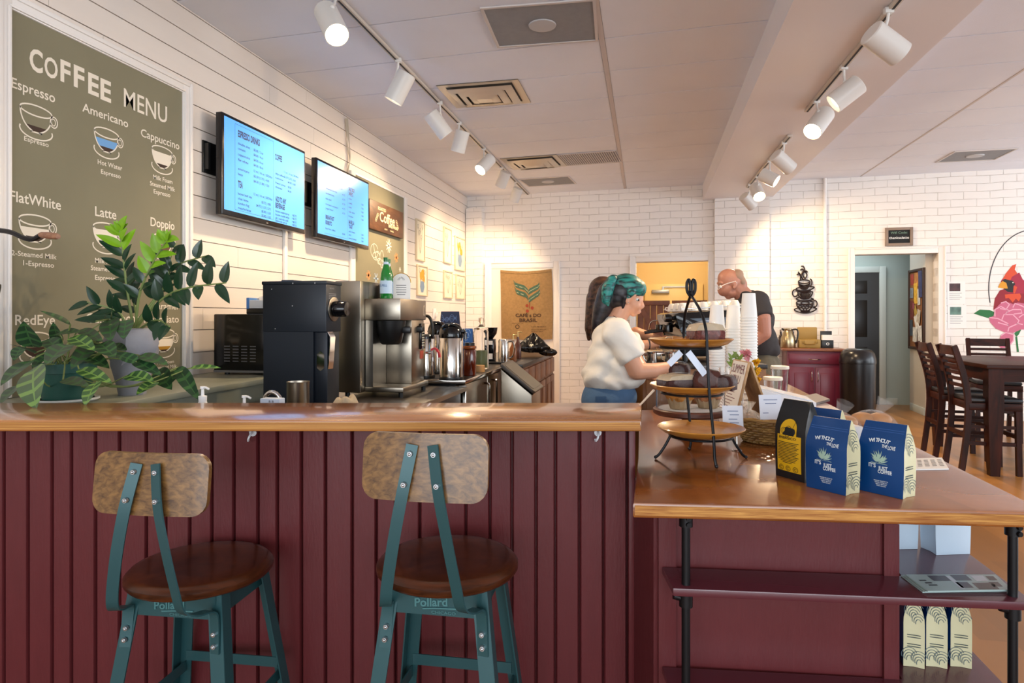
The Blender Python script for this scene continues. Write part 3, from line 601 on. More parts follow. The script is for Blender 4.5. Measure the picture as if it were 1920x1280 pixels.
star(mb, 729, 461, .075, 10, .012)
for (x, y, sx, sy) in ((702, 470, .09, .07), (708, 480, .06, .05), (716, 486, .05, .09)):
    c0, c1 = lp2(x, y); stroke(mb, ell(c0, c1, sx, sy, 20, 340), .006, M0); stroke(mb, ell(c0 + .05, c1 - .05, sx, sy * .6, 0, 300), .006, M0)
stroke(mb, [lp2(700, 458), lp2(704, 480), lp2(712, 496)], .008, M0); star(mb, 750, 505, .03, 8, .006)
mb.build('white_chalk', M_cream, t)
mb = MB(); star(mb, 743, 483, .055, 7, .02); star(mb, 691, 516, .05, 7, .02); mb.build('orange_chalk', mat('orange_chalk', 'c98a55', .8), t)
mb = MB(); star(mb, 720, 497, .05, 6, .016); star(mb, 705, 522, .06, 6, .016); mb.build('blue_chalk', mat('blue_chalk', '9fb0bd', .8), t)
# --- wooden coffee sign
y0, y1, z0, z1 = 5.90, LW(756, 402, .05).y, 2.17, 2.46
t = thing('coffee_sign', 'small dark wooden sign with cream coffee lettering on the olive chalk panel', 'sign', (WX + .0135, y0, z0))
mb = MB(); mb.bx(0, .035, 0, y1 - y0, 0, z1 - z0, .004); mb.build('board', wood('sign_wood', '3e2413', '6b4325', (14, 1.2, 14), 3, .5), t)
W = y1 - y0; mb = MB(); m = lambda u, v: fr((.0358, u, v), XL, ZU)
mb.text('ROASTED', m(W * .34, .215), w=.2, h=.032, al='CENTER', off=.02); mb.text('Coffee', m(W * .5, .105), w=.40, h=.10, al='CENTER', off=.015); mb.text('BREWERS', m(W * .68, .072), w=.26, h=.03, al='CENTER', off=.02); mb.text('EST    1985', m(W * .55, .032), w=.24, h=.014, al='CENTER')
for sx in (.17, .83):
    for k in range(5): stroke(mb, ell(W * sx + (.012 * k if sx < .5 else -.012 * k), .10 + .016 * k, .02, .012, 0, 360, 8), .004, m(0, 0))
mb.build('lettering', mat('sign_cream', 'ecdcae', .6), t)
# --- six narrow framed flower prints
M_pfr = mat('print_frame', 'd3c3a4', .5); M_pp = mat('print_paper', 'e7dcc4', .7); M_line = mat('print_line', '6d6a5a', .8); M_yelp = mat('print_yellow', 'd79b2e', .7); M_blup = mat('print_blue', '7f95ad', .7)
for i, (xa, xb, yt, ybm, lab) in enumerate(((781, 797, 409, 487, 'tall pale framed print, upper row, next to the olive chalk panel'), (833, 847, 424, 492, 'tall pale framed print in the middle of the upper row'), (854, 872, 441, 505, 'framed print of a blue vase with yellow flowers, upper row by the corner'),
                                      (783, 802, 495, 554, 'framed print of an orange bouquet in a vase, lower row'), (833, 849, 506, 558, 'framed print of a single pale flower, lower row'), (856, 872, 513, 560, 'framed print of branching pale flowers, lower row by the corner'))):
    a = LW(xa, yt, .02); b = LW(xb, yt, .02); zb = LW(xa, ybm, .02).z; W, Hh = b.y - a.y, a.z - zb
    t = thing('framed_print', lab, 'picture', (WX, a.y, zb), 0, 'framed flower prints on the white wall')
    mb = MB(); f = .018
    for (u0, u1, v0, v1) in ((0, f, 0, Hh), (W - f, W, 0, Hh), (f, W - f, 0, f), (f, W - f, Hh - f, Hh)): mb.bx(.0005, .024, u0, u1, v0, v1, .002)
    mb.build('frame', M_pfr, t)
    mb = MB(); mb.bx(.001, .012, f, W - f, f, Hh - f); pr = mb.build('print', M_pp, t)
    mb = MB(); m = fr((.0125, 0, 0), XL, ZU)
    n = 5
    for k in range(n):
        top = (W * (.25 + .5 * k / (n - 1)), Hh * R.uniform(.55, .85)); stroke(mb, smoothpts([(W * .5, Hh * .18, 0), (W * (.5 + .08 * (k - 2)), Hh * .4, 0), (top[0], top[1], 0)], 4), .004, m)
        for q in range(2): stroke(mb, ell(top[0], top[1] + .01 * q, .022 - .006 * q, .03 - .008 * q, 0, 360, 10), .004, m, False)
    mb.build('drawing', M_line, pr)
    if i in (2, 3):
        mb = MB()
        for k in range(7): mb.flat(ell(W * R.uniform(.3, .7), Hh * R.uniform(.52, .78), .04, .05, 0, 330, 10), fr((.0127 + .0001 * k, 0, 0), XL, ZU))
        mb.build('bouquet', M_yelp, pr)
        mb = MB(); mb.flat([(W * .34, Hh * .48), (W * .28, Hh * .3), (W * .4, Hh * .12), (W * .6, Hh * .12), (W * .72, Hh * .3), (W * .66, Hh * .48)], fr((.0136, 0, 0), XL, ZU)); mb.build('vase', M_blup, pr)
a = LW(813, 590, 0); mb = MB(); mb.bx(WX + .0005, WX + .02, a.y - .05, a.y + .05, 1.27, 1.41, .006); mb.bx(WX + .02, WX + .05, a.y - .02, a.y + .03, 1.30, 1.36, .006)
o = mb.build('wall_plug', M_trim); tag(o, 'white wall socket with plug below the framed prints', 'socket')

# ================================================================ PLANTS
def leaf(mb, base, tip, wd, up, bendv=.12, fold=.25, nv=12, mis=(0, 1), shape=1.0):
    base, tip, up = Vector(base), Vector(tip), Vector(up); L = (tip - base).length; ax = (tip - base).normalized(); sd = ax.cross(up)
    sd = sd.normalized() if sd.length > 1e-4 else ax.orthogonal().normalized(); nr = sd.cross(ax).normalized()
    us = (-1, -.5, -.07, .07, .5, 1); v = []
    for j in range(nv + 1):
        t = j / nv; hw = wd / 2 * (math.sin(math.pi * t ** (.72 * shape)) ** .8 if 0 < t < 1 else .0) + .0006
        for u in us: v.append(base + ax * (L * t) + sd * (hw * u) + nr * (fold * hw * abs(u) - (bendv * L * (t * t)) + bendv * L * t * .9) - ax * (hw * abs(u) * .25))
    n = len(us); vs = [mb.bm.verts.new(p) for p in v]
    for j in range(nv):
        for i in range(n - 1):
            f = mb.bm.faces.new([vs[j * n + i], vs[j * n + i + 1], vs[(j + 1) * n + i + 1], vs[(j + 1) * n + i]]); f.smooth = True
            f.material_index = mis[1] if (i == 2 or (j % 3 == 1 and i in (0, 1, 3, 4) and len(set(mis)) > 1)) else mis[0]
M_lf = mat('leaf_green', '23452a', .38, var=.25, vscale=14); M_lv = mat('leaf_vein', '3d6a38', .4, var=.2, vscale=14); M_lg = mat('leaf_grey_green', '3e4f3c', .45, var=.2, vscale=20); M_lb = mat('leaf_bright', '2f5f2c', .35, var=.2, vscale=14); M_lbv = mat('leaf_bright_vein', '74a04a', .4)
M_lime = mat('leaf_lime', '86b81f', .4, var=.2, vscale=12); M_stem = mat('stem_green', '7f8f52', .5); M_zz = mat('zz_dark', '21402a', .22, var=.2, vscale=12); M_soil = mat('soil', '241a12', .9)
pl = P(125, 752, 2.68); px0, py0 = pl.x, pl.y
t = thing('trailing_plant', 'trailing plant with veined oval leaves in a teal planter on the ledge', 'plant', (px0, py0, .95))
mb = MB(); mb.lathe([(0, .0), (.105, .0), (.118, .008), (.118, .016), (.1, .014)], 32, cap=False); mb.build('saucer', mat('saucer_white', 'd9dcd8', .4), t)
mb = MB(); mb.lathe([(0, .014), (.085, .014), (.098, .12), (.106, .122), (.108, .16), (.098, .16), (.094, .13), (0, .13)], 32, cap=False); mb.build('planter', mat('planter_teal', '1f5348', .4), t)
mb = MB(); mb.lathe([(0, .135), (.09, .135)], 20, cap=False); mb.build('soil', M_soil, t)
LV = [((132, 608), (75, 582), 18, 2.62, 2.55, 0), ((62, 650), (44, 602), 40, 2.62, 2.55, 0), ((64, 662), (18, 645), 24, 2.6, 2.5, 0), ((126, 646), (84, 684), 42, 2.48, 2.38, 2), ((107, 626), (152, 622), 24, 2.66, 2.6, 0), ((135, 632), (178, 657), 28, 2.6, 2.5, 1),
      ((172, 648), (133, 692), 30, 2.62, 2.5, 2), ((150, 618), (193, 640), 22, 2.7, 2.6, 2), ((207, 598), (208, 640), 32, 2.75, 2.62, 2), ((236, 600), (232, 636), 28, 2.72, 2.66, 2), ((188, 644), (216, 670), 32, 2.62, 2.52, 0), ((256, 678), (210, 662), 26, 2.62, 2.6, 0),
      ((262, 666), (316, 684), 24, 2.68, 2.6, 2), ((252, 676), (303, 704), 24, 2.66, 2.58, 0), ((57, 676), (1, 722), 30, 2.5, 2.3, 0), ((64, 690), (67, 766), 50, 2.32, 2.03, 3), ((118, 712), (166, 724), 24, 2.45, 2.35, 2), ((148, 692), (210, 718), 26, 2.5, 2.38, 1),
      ((182, 716), (160, 760), 28, 2.3, 2.10, 3), ((238, 704), (289, 714), 30, 2.55, 2.5, 3), ((292, 716), (256, 740), 26, 2.6, 2.5, 3), ((296, 694), (322, 730), 30, 2.75, 2.65, 0), ((334, 688), (374, 750), 24, 2.78, 2.62, 0), ((356, 690), (414, 689), 15, 2.78, 2.72, 1),
      ((330, 692), (316, 722), 24, 2.78, 2.7, 0), ((36, 722), (1, 756), 22, 2.4, 2.2, 0), ((95, 660), (60, 690), 26, 2.6, 2.5, 0), ((110, 640), (100, 604), 22, 2.75, 2.7, 0), ((160, 665), (205, 690), 26, 2.7, 2.62, 0), ((88, 636), (118, 662), 28, 2.66, 2.58, 0), ((180, 640), (150, 668), 28, 2.72, 2.66, 0), ((40, 650), (26, 676), 22, 2.7, 2.64, 0), ((205, 650), (238, 656), 24, 2.74, 2.7, 0), ((140, 640), (190, 640), 30, 2.78, 2.74, 2)]
mb = MB(); ms = MB(); src = Vector((px0, py0, 1.08)); T0 = Vector((px0, py0, .95))
for (b, e, wd, Ya, Yb, k) in LV:
    pb, pe = P(*b, Ya), P(*e, Yb); up = Vector((.35, -1, .45)) if abs(e[1] - b[1]) > abs(e[0] - b[0]) else Vector((.1, -.55, 1)); mis = ((0, 1), (3, 4), (2, 1), (3, 4))[k]
    if pb.x - WX < .06: pb.x = WX + .06
    if pe.x - WX < .04: pe.x = WX + .04
    leaf(mb, pb - T0, pe - T0, wd * 1.12 * (Ya + Yb) / 2 / F, up, .10, .18, mis=mis)
    mid = (src + pb) / 2 + Vector((0, 0, .05)) if (pb - src).length < .35 else None
    if mid is None:
        q = P((125 + b[0]) / 2, max(b[1], 725), 2.6); q.z = max(q.z, .972); mid = q
    s0 = src + Vector((R.uniform(-.05, .05), R.uniform(-.05, .05), 0))
    ms.tube([p - T0 for p in smoothpts([s0, mid, pb], 5)], .003, 5)
mb.build('foliage', [M_lf, M_lv, M_lg, M_lb, M_lbv], t); ms.build('stems', M_stem, t)
# zz plant in a crumpled grey pot
zc_ = P(248, 735, 2.92); ZO = Vector((zc_.x, zc_.y, .95))
t = thing('zz_plant', 'tall plant with glossy dark and lime leaves in a faceted grey pot', 'plant', ZO)
mb = MB(); prof = [(.0, 0), (.055, 0), (.062, .03), (.085, .13), (.108, .20), (.112, .235), (.098, .295), (.082, .30), (.078, .285), (0, .28)]
rr = random.Random(3); seg = 9; v = []; f = []
for r, z in prof:
    for k in range(seg): a = 2 * math.pi * (k + .5 * (z > .15)) / seg; q = r * (1 + rr.uniform(-.08, .08)); v.append((q * math.cos(a), q * math.sin(a), z + rr.uniform(-.008, .008) * (0 < z < .28)))
for i in range(len(prof) - 1):
    for k in range(seg): f += [[i * seg + k, i * seg + (k + 1) % seg, i * seg + seg + (k + 1) % seg], [i * seg + k, i * seg + seg + (k + 1) % seg, i * seg + seg + k]]
mb._add(v, f); mb.build('pot', mat('pot_grey', '9a9ba3', .6, var=.12, vscale=12, bump=.3, bscale=18), t)
mb = MB(); mb.lathe([(0, .284), (.075, .284)], 16, cap=False); mb.build('soil', M_soil, t)
ST = [([(240, 610), (238, 540), (231, 480), (224, 430)], 2.92, 12, 46, 17, 1), ([(252, 612), (262, 550), (288, 490), (314, 448)], 2.86, 12, 40, 18, 1), ([(262, 612), (305, 560), (350, 540), (424, 530)], 2.78, 11, 46, 19, 0), ([(262, 612), (306, 540), (326, 500), (392, 478)], 2.95, 10, 44, 18, 0),
      ([(246, 612), (222, 585), (163, 566)], 2.85, 7, 42, 15, 0), ([(262, 612), (292, 600), (318, 612)], 2.75, 6, 40, 18, 0), ([(250, 612), (250, 560), (240, 520)], 3.0, 8, 40, 16, 0), ([(258, 612), (290, 560), (308, 520), (330, 455)], 3.02, 9, 42, 17, 0), ([(240, 612), (215, 600), (180, 602)], 2.76, 6, 38, 15, 0)]
mb = MB(); ms = MB()
for (pp, Yc, n, L, wd, lime) in ST:
    P3 = [P(x, y, 2.92 + (Yc - 2.92) * (i / (len(pp) - 1)) * 1.6) for i, (x, y) in enumerate(pp)]; P3[0] = ZO + Vector((R.uniform(-.03, .03), R.uniform(-.03, .03), .285)); sp = smoothpts(P3, 10)
    ms.tube([p - ZO for p in sp], [.0065 - .004 * i / len(sp) for i in range(len(sp))], 6)
    for k in range(n):
        tt = .30 + .70 * (k + .5) / n; i = min(int(tt * (len(sp) - 1)), len(sp) - 2); p = sp[i]; ax = (sp[i + 1] - sp[i]).normalized()
        side = ax.cross(Vector((.2, -1, .1))).normalized() * (1 if k % 2 else -1); d = (side * .85 + ax * .55 + Vector((R.uniform(-.2, .2), -.25 + R.uniform(-.35, .35), .18))).normalized()
        s = L * 2.9 / F * (1 - .25 * abs(tt - .6)) * R.uniform(.9, 1.1) * (.75 if lime and tt > .8 else 1)
        e = p + d * s
        if e.x < WX + .04: e.x = WX + .04
        mi = 1 if (lime and tt > (.55 if pp[0][0] > 245 else .72)) else 0
        leaf(mb, p - ZO, e - ZO, wd * 2.9 / F * R.uniform(.9, 1.1), Vector((.3, -.8, .6)), .12, .3, 8, (mi, mi), 1.1)
    if lime:
        for k in range(9): d = Vector((R.uniform(-.5, .5), R.uniform(-.6, .2), R.uniform(.2, 1))).normalized(); leaf(mb, sp[-2] - ZO, sp[-2] + d * .05 - ZO, .022, Vector((.3, -.8, .5)), .1, .3, 6, (1, 1))
mb.build('foliage', [M_zz, M_lime], t); ms.build('stems', M_stem, t)
# hand grinder at the bar end: only its crank reaches into view
g = c2w(-1.72, 1.98, BARZ)
t = thing('hand_grinder', 'black crank with wooden grip in front of the olive menu board', 'coffee grinder', g, TH)
mb = MB(); mb.lathe([(0, 0), (.085, 0), (.085, .015), (.06, .03), (.055, .20), (.10, .26), (.12, .38), (.12, .39), (.03, .42), (.012, .43), (.012, .56), (0, .56)], 28, cap=False); mb.build('body', M_darkmetal, t)
W2 = lambda px, py, Y: Vector(((px - CX) / F * Y + 1.72, Y - 1.98, H + (HZ - py) / F * Y - BARZ))
pts = smoothpts([(0, 0, .55), W2(-40, 430, 1.94), W2(0, 432, 1.9), W2(22, 436, 1.88), W2(45, 446, 1.86), W2(62, 448, 1.85), W2(76, 441, 1.84)], 6); mb = MB(); mb.tube(pts, .0072, 8); mb.build('crank_arm', M_darkmetal, t)
a, b = W2(75, 440, 1.84), W2(109, 443, 1.80); mb = MB(); mb.tube([a, a.lerp(b, .1), a.lerp(b, .5), a.lerp(b, .9), b], [.006, .0085, .010, .009, .007], 12); mb.build('wooden_grip', wood('grip_wood', '7a4f38', 'a57858', (2, 14, 14), 4, .5), t)
# ================================================================ BACK COUNTERS AND THEIR EQUIPMENT
def on(px, Y, z): p = P(px, 600, Y); return Vector((p.x, p.y, z))
M_dark = mat('dark_counter', '1d1c1c', .35); M_lam = mat('black_laminate', '2a2725', .3)
M_steelw = mat('warm_steel', 'a39a8c', .3, 1., bump=.02, bscale=60, stretch=(8, 8, 1)); M_steel2 = mat('polished_steel', 'cfcac2', .14, 1.)
M_gblk = mat('grinder_black', '1c222b', .42, .2); M_gloss = mat('gloss_black', '0c0c0e', .12)
# prep worktop right behind the bar
t = thing('prep_counter', 'low dark prep counter hidden behind the wooden bar', 'counter', (0, 0, 0), TH)
mb = MB(); mb.bx(-1.5, .18, 2.19, 2.72, .82, .85, .004); mb.build('slab', M_lam, t)
mb = MB(); mb.bx(-1.48, .16, 2.2, 2.70, 0, .82); mb.build('body', M_dark, t)
# dark equipment counter
t = thing('equipment_counter', 'dark counter carrying the black grinder and steel coffee brewer', 'counter', (0, 0, 0))
mb = MB(); mb.bx(-2.08, -1.16, 2.78, 4.13, .81, .84, .004); mb.build('slab', M_lam, t)
mb = MB(); mb.bx(-1.165, -1.155, 2.78, 4.13, .812, .838); mb.build('metal_edge', M_steelw, t)
mb = MB(); mb.bx(-2.06, -1.2, 2.8, 4.12, 0, .81); mb.build('body', M_dark, t)
# microwave
o = thing('microwave', 'black microwave with vented side standing on the sage ledge', 'microwave', (-2.575, 3.48, .95))
mb = MB(); mb.bx(0, .40, 0, .45, .02, .368, .008); mb.build('case', M_gloss, o)
mb = MB(); mb.bx(.40, .425, .005, .445, .03, .36, .006); mb.build('door', M_black, o)
mb = MB(); mb.bx(0, .41, -.001, .45, .014, .028); mb.build('base_strip', mat('grey_strip', '6d6c6a', .5), o)
mb = MB()
for i in range(4):
    for j in range(6): mb.bx(.075 + i * .058, .105 + i * .058 + .008, -.003, .001, .08 + j * .018, .086 + j * .018)
mb.build('vent_slots', mat('vent_grey', '5b5b5e', .5), o)
for x in (.06, .34):
    for y in (.05, .4): mb = MB(); mb.cyl((x, y, 0), (x, y, .02), .016); mb.build('foot', M_black, o)
o = thing('tissue_box', 'blue and white carton with black tray on top of the microwave', 'box', (-2.40, 3.55, 1.318))
mb = MB(); mb.bx(.0, .2, 0, .11, .0, .035, .004); mb.build('tray', M_black, o)
mb = MB(); mb.bx(.02, .2, .0, .11, .035, .085, .003); mb.build('carton', mat('carton_white', 'd9dde2', .6), o)
mb = MB(); mb.bx(0, .02, 0, .11, .03, .10, .003); mb.build('carton_end', mat('carton_blue', '4b86cc', .5), o)
mb = MB(); mb.sheet(lambda u, v: (.05 + .1 * u, .03 + .06 * v, .09 + .035 * math.sin(math.pi * u) * math.sin(math.pi * v) + .008 * math.sin(14 * u)), 8, 8); mb.build('tissue', M_paper, o)
# bulk coffee grinder
o = thing('bulk_grinder', 'tall black bulk coffee grinder with round dial behind the bar', 'coffee grinder', (-1.895, 2.947, .84))
mb = MB(); mb.prism([(.0, .0), (.275, 0), (.275, .15), (0, .15)], .01, .385); mb.build('lower_body', M_gblk, o)
mb = MB(); mb.bx(.276, .345, .012, .14, .01, .385, .003); mb.build('chute_column', M_gblk, o)
mb = MB(); mb.bx(-.002, .347, -.004, .155, .385, .625, .004); mb.build('upper_body', M_gblk, o)
mb = MB(); mb.bx(-.006, .352, -.008, .16, .622, .64, .004); mb.bx(.08, .15, .03, .12, .638, .648, .004); lid = mb.build('hopper_lid', M_gblk, o)
for x in (.17, .29): mb = MB(); mb.cyl((x, -.0085, .628), (x, -.011, .628), .0035, seg=8); mb.build('rivet', M_bolt, lid)
for x, z in ((.05, .60), (.165, .515), (.07, .40)): mb = MB(); mb.cyl((x, -.004, z), (x, -.0065, z), .003, seg=8); mb.build('rivet', M_bolt, o)
mb = MB(); Q = fr((.347, .075, .50), (0, 1, 0), (0, 0, 1)); mb.lathe([(0, 0), (.062, 0), (.062, .004), (.056, .006), (0, .006)], 28, Q, cap=False); dl = mb.build('dial_plate', M_steelw, o)
mb = MB(); Q = fr((.353, .075, .50), (0, 1, 0), (0, 0, 1)); mb.lathe([(.03, 0), (.04, .004), (.04, .06), (.034, .068), (0, .07)], 18, Q, cap=False); mb.build('dial_knob', M_gloss, o)
mb = MB(); mb.text('GRIND', fr((.3475, .03, .60), (0, 1, 0), (0, 0, 1)), w=.05, h=.008, off=.01)
for k in range(4): mb.bx(.347, .3478, .025, .10, .575 - k * .008, .578 - k * .008)
mb.build('front_label', mat('label_grey', '8b8b8b', .6), o)
mb = MB(); mb.ribbon([(.346, .04, .385), (.36, .04, .36), (.352, .04, .24), (.347, .04, .2)], (0, 1, 0), .05, .003); mb.build('bag_clip', M_chrome, o)
mb = MB(); mb.prism([(-.02, -.034), (0, -.05), (.02, -.034), (.02, .034), (0, .05), (-.02, .034)], 0, .003, fr((.31, .0115, .24), (1, 0, 0), (0, 0, 1)))
mb.build('hex_plate', M_chrome, o)
# steel coffee brewer
o = thing('coffee_brewer', 'stainless twin coffee brewer with black brew baskets behind the bar', 'coffee brewer', (-1.73, 3.46, .84))
mb = MB(); mb.bx(-.005, .15, -.055, .40, .03, .665, .004); mb.build('tank_body', M_steelw, o)
mb = MB(); mb.bx(.15, .368, .0, .44, .44, .565, .006); hd = mb.build('brew_head', M_steelw, o)
mb = MB(); stroke(mb, ell(.40, .50, .018, .03), .005, fr((.3686, 0, 0), XL, ZU), True); mb.build('maker_badge', mat('badge_light', 'd6c7b2', .4), hd)
mb = MB(); mb.bx(.155, .20, .004, .436, .06, .44); mb.build('backsplash', M_steel, o)
mb = MB(); mb.bx(.20, .36, .2, .42, .06, .44, .004); fp = mb.build('front_panel', M_steelw, o)
mb = MB(); mb.bx(.36, .37, .34, .41, .26, .42, .003); cp = mb.build('control_panel', M_gloss, fp)
mb = MB()
for k in range(6):
    for j in range(2): mb.bx(.370, .3715, .355 + j * .025, .37 + j * .025, .28 + k * .016, .288 + k * .016)
mb.build('buttons', mat('button_light', 'c9c9b8', .5), cp)
mb = MB(); mb.bx(.36, .3625, .345, .405, .2, .25); mb.build('warning_label', mat('label_red', 'a8452e', .6), fp)
for y in (.10, .31):
    mb = MB(); mb.lathe([(.05, .30), (.062, .31), (.082, .40), (.088, .438), (0, .438)], 24, Matrix.Translation((.272, y - .005, 0)), cap=False); mb.lathe([(0, .30), (.05, .30)], 24, Matrix.Translation((.272, y - .005, 0)), cap=False)
    mb.box((.36, y, .385), (.07, .03, .04), 0, .008); mb.build('brew_basket', M_black, o)
mb = MB(); mb.bx(.15, .385, .0, .44, .03, .06, .006); mb.build('base_tray', M_steelw, o)
for y in (.03, .41):
    for x in (.03, .36): mb = MB(); mb.cyl((x, y, .0), (x, y, .03), .014); mb.build('foot', M_black, o)
mb = MB(); mb.cyl((.37, .43, .235), (.41, .43, .235), .009); mb.cyl((.41, .43, .24), (.41, .43, .18), .01); mb.build('water_tap', M_chrome, o)
mb = MB(); mb.ribbon(smoothpts([(.405, .43, .25), (.43, .43, .262), (.455, .43, .235), (.462, .43, .205)], 4), (0, 1, 0), .02, .012); mb.build('tap_handle', mat('red_plastic', 'b81f2c', .3), o)
# on top of the brewer
TB = .84 + .565 + .0005
M_bgl = mat('green_bottle_glass', '14742c', .06, coat=.5); M_lblb = mat('pale_blue_label', 'b9cfe2', .6)
def bottle(x, y, z, lab):
    o = thing('water_bottle', lab, 'bottle', (x, y, z), 0, 'green glass bottles on the brewer')
    mb = MB(); mb.lathe([(0, 0), (.032, 0), (.035, .006), (.035, .12), (.030, .15), (.017, .19), (.0135, .205), (.0135, .225), (0, .225)], 24, cap=False); mb.build('glass_body', M_bgl, o)
    mb = MB(); mb.lathe([(.0356, .03), (.0356, .105)], 24, cap=False); lb = mb.build('label', M_lblb, o)
    mb = MB(); mb.text('S.PELL', fr((-.022, -.0362, .07), (1, 0, 0), (0, 0, 1)), w=.044, h=.014, off=.01); mb.build('label_print', mat('label_print_blue', '4a6f9c', .6), lb)
    mb = MB(); mb.lathe([(.0145, .175 + .012), (.0146, .205), (.0142, .215)], 18, cap=False); mb.build('neck_label', M_lblb, o)
    mb = MB(); mb.lathe([(.0150, .222), (.0155, .238), (.0148, .240), (0, .240)], 18, cap=False); mb.build('cap', mat('cap_green', '1d6b35', .3), o)
bottle(-1.48, 3.535, TB, 'green glass water bottle with pale blue label beside the arched sign'); bottle(-1.515, 3.65, TB, 'green glass bottle tucked behind its twin on the brewer')
o = thing('arch_sign', 'white arched table sign with gold rim on the steel brewer', 'sign', (-1.435, 3.66, TB), math.radians(14))
arch = [(-.055, 0), (.055, 0), (.055, .10)] + [(.055 * math.cos(math.radians(a)), .10 + .055 * math.sin(math.radians(a))) for a in range(10, 180, 10)] + [(-.055, .10)]
mb = MB(); mb.prism(arch, -.004, .004, fr((0, 0, 0), (1, 0, 0), (0, 0, 1))); mb.build('card', M_paper, o)
mb = MB(); mb.tube([(x, 0, z) for x, z in arch[2:]] + [(-.055, 0, 0)], .0045, 6); mb.build('gold_rim', mat('gold', 'b99548', .3, .7), o)
mb = MB()
for k in range(5): stroke(mb, [(-.03 + .006 * (k == 4), .085 - k * .014), (.03 - .006 * (k == 4), .085 - k * .014)], .003, fr((0, -.0045, 0), (1, 0, 0), (0, 0, 1)))
for k in range(7): a = math.pi * k / 6; stroke(mb, [(.008 * math.cos(a), .118 + .008 * math.sin(a)), (.022 * math.cos(a), .118 + .018 * math.sin(a))], .002, fr((0, -.0045, 0), (1, 0, 0), (0, 0, 1)))
mb.build('sign_text', M_ink, o)
o = thing('dark_carton', 'dark brown box behind the green bottles on the brewer', 'box', (-1.575, 3.60, TB)); mb = MB(); mb.bx(.002, .07, .10, .25, 0, .10, .004); mb.build('box_body', mat('dark_brown_box', '33221c', .5), o)
# steel canister, faucet, carton, pump bottles, towel behind the bar
o = thing('steel_canister', 'open stainless canister behind the bar in front of the black grinder', 'canister', on(559, 2.6, .85))
mb = MB(); mb.lathe([(0, 0), (.042, 0), (.044, .004), (.044, .186), (.0455, .19), (.043, .19), (.042, .186), (.042, .02), (0, .02)], 32, cap=False); mb.build('canister_body', M_steelw, o)
o = thing('faucet', 'chrome gooseneck faucet peeking over the bar', 'faucet', on(490, 2.5, .85))
mb = MB(); pts = [(-.0, 0, .02), (0, 0, .08)] + [(.047 - .047 * math.cos(math.radians(a)), 0, .08 + .08 * math.sin(math.radians(a))) for a in range(10, 181, 10)] + [(.094, 0, .06)]; mb.tube(pts, .0085, 12); mb.build('spout', M_chrome, o)
mb = MB(); mb.lathe([(0, 0), (.025, 0), (.025, .008), (.014, .02), (0, .02)], 20, cap=False); mb.build('faucet_base', M_chrome, o)
o = thing('label_carton', 'small pale blue carton under the faucet arch', 'box', on(510, 2.42, .85)); mb = MB(); mb.bx(-.038, .042, -.02, .02, 0, .146, .003); mb.build('carton_body', mat('carton_pale', 'b9c6d8', .6), o)
mb = MB(); mb.text('B B', fr((-.0, -.0205, .132), (1, 0, 0), (0, 0, 1)), w=.02, h=.008); mb.build('carton_print', M_ink, o)
for px, pt, lab, c in ((380, 724, 'translucent white pump bottle beside the plants at the bar', 1), (458, 741, 'white soap pump just peeking over the bar by the faucet', 0)):
    Y = 2.34; zt = H + (HZ - pt) / F * Y - .85
    o = thing('pump_bottle', lab, 'pump bottle', on(px, Y, .85), 0, 'pump bottles behind the bar')
    mb = MB(); zb = zt - .055; mb.lathe([(0, 0), (.028, 0), (.03, .005), (.03, zb - .03), (.018, zb - .012), (.014, zb), (0, zb)], 20, cap=False); mb.build('bottle_body', mat('milky_plastic', 'd8dad6', .35), o)
    mb = MB(); mb.lathe([(.014, zb), (.015, zb + .02), (.006, zb + .022), (.005, zb + .045), (.009, zb + .047), (.009, zb + .055), (0, zb + .055)], 14, cap=False); mb.tube([(0, 0, zb + .051), (.016, -.004, zb + .052), (.03, -.006, zb + .046)], .004, 6); mb.build('pump_head', mat('pump_white', 'ecebe8', .4), o)
o = thing('towel', 'crumpled beige cloth lying behind the bar', 'towel', on(648, 2.45, .851))
mb = MB(); rr = random.Random(5); ph = [rr.uniform(0, 6) for _ in range(6)]
def tw(u, v):
    x, y = u - .5, v - .5; q = max(0, 1 - (abs(x) * 2) ** 3) * max(0, 1 - (abs(y) * 2) ** 3)
    return (x * .16 + .008 * math.sin(9 * v + ph[0]), y * .16, q * (.142 + .010 * math.sin(16 * u + ph[1]) + .012 * math.sin(13 * v + 8 * u)) + .001)
mb.sheet(tw, 26, 22); mb.build('cloth', mat('beige_cloth', 'b8a587', .9, bump=.3, bscale=200), o)
# under-counter fridge with black top; airpots on it
o = thing('undercounter_fridge', 'stainless undercounter fridge with black top below the airpots', 'fridge', (0, 0, 0))
mb = MB(); mb.bx(-2.05, -1.18, 4.15, 5.58, .85, .88, .003); mb.build('fridge_top', M_lam, o)
mb = MB(); mb.bx(-1.186, -1.174, 4.15, 5.58, .853, .879, .003); mb.bx(-2.05, -1.174, 4.146, 4.156, .853, .879, .003); mb.build('metal_edge', M_steel2, o)
mb = MB(); mb.bx(-2.03, -1.25, 4.19, 5.56, .05, .85); mb.build('fridge_case', M_black, o)
for k, (a, b) in enumerate(((4.19, 4.86), (4.88, 5.56))):
    mb = MB(); mb.bx(-1.248, -1.20, a, b, .1, .84, .006); dr_ = mb.build('fridge_door', M_steelw, o)
    hy = a + .52 if k == 0 else a + .08
    mb = MB(); mb.tube([(-1.2, hy, .80), (-1.15, hy, .80), (-1.148, hy, .79), (-1.148, hy, .62), (-1.15, hy, .61), (-1.2, hy, .61)], .009, 8); mb.build('door_handle', M_chrome, dr_)
mb = MB(); mb.bx(-1.247, -1.175, 4.165, 4.188, .1, .84, .004); mb.build('hinge_post', M_steel2, o)
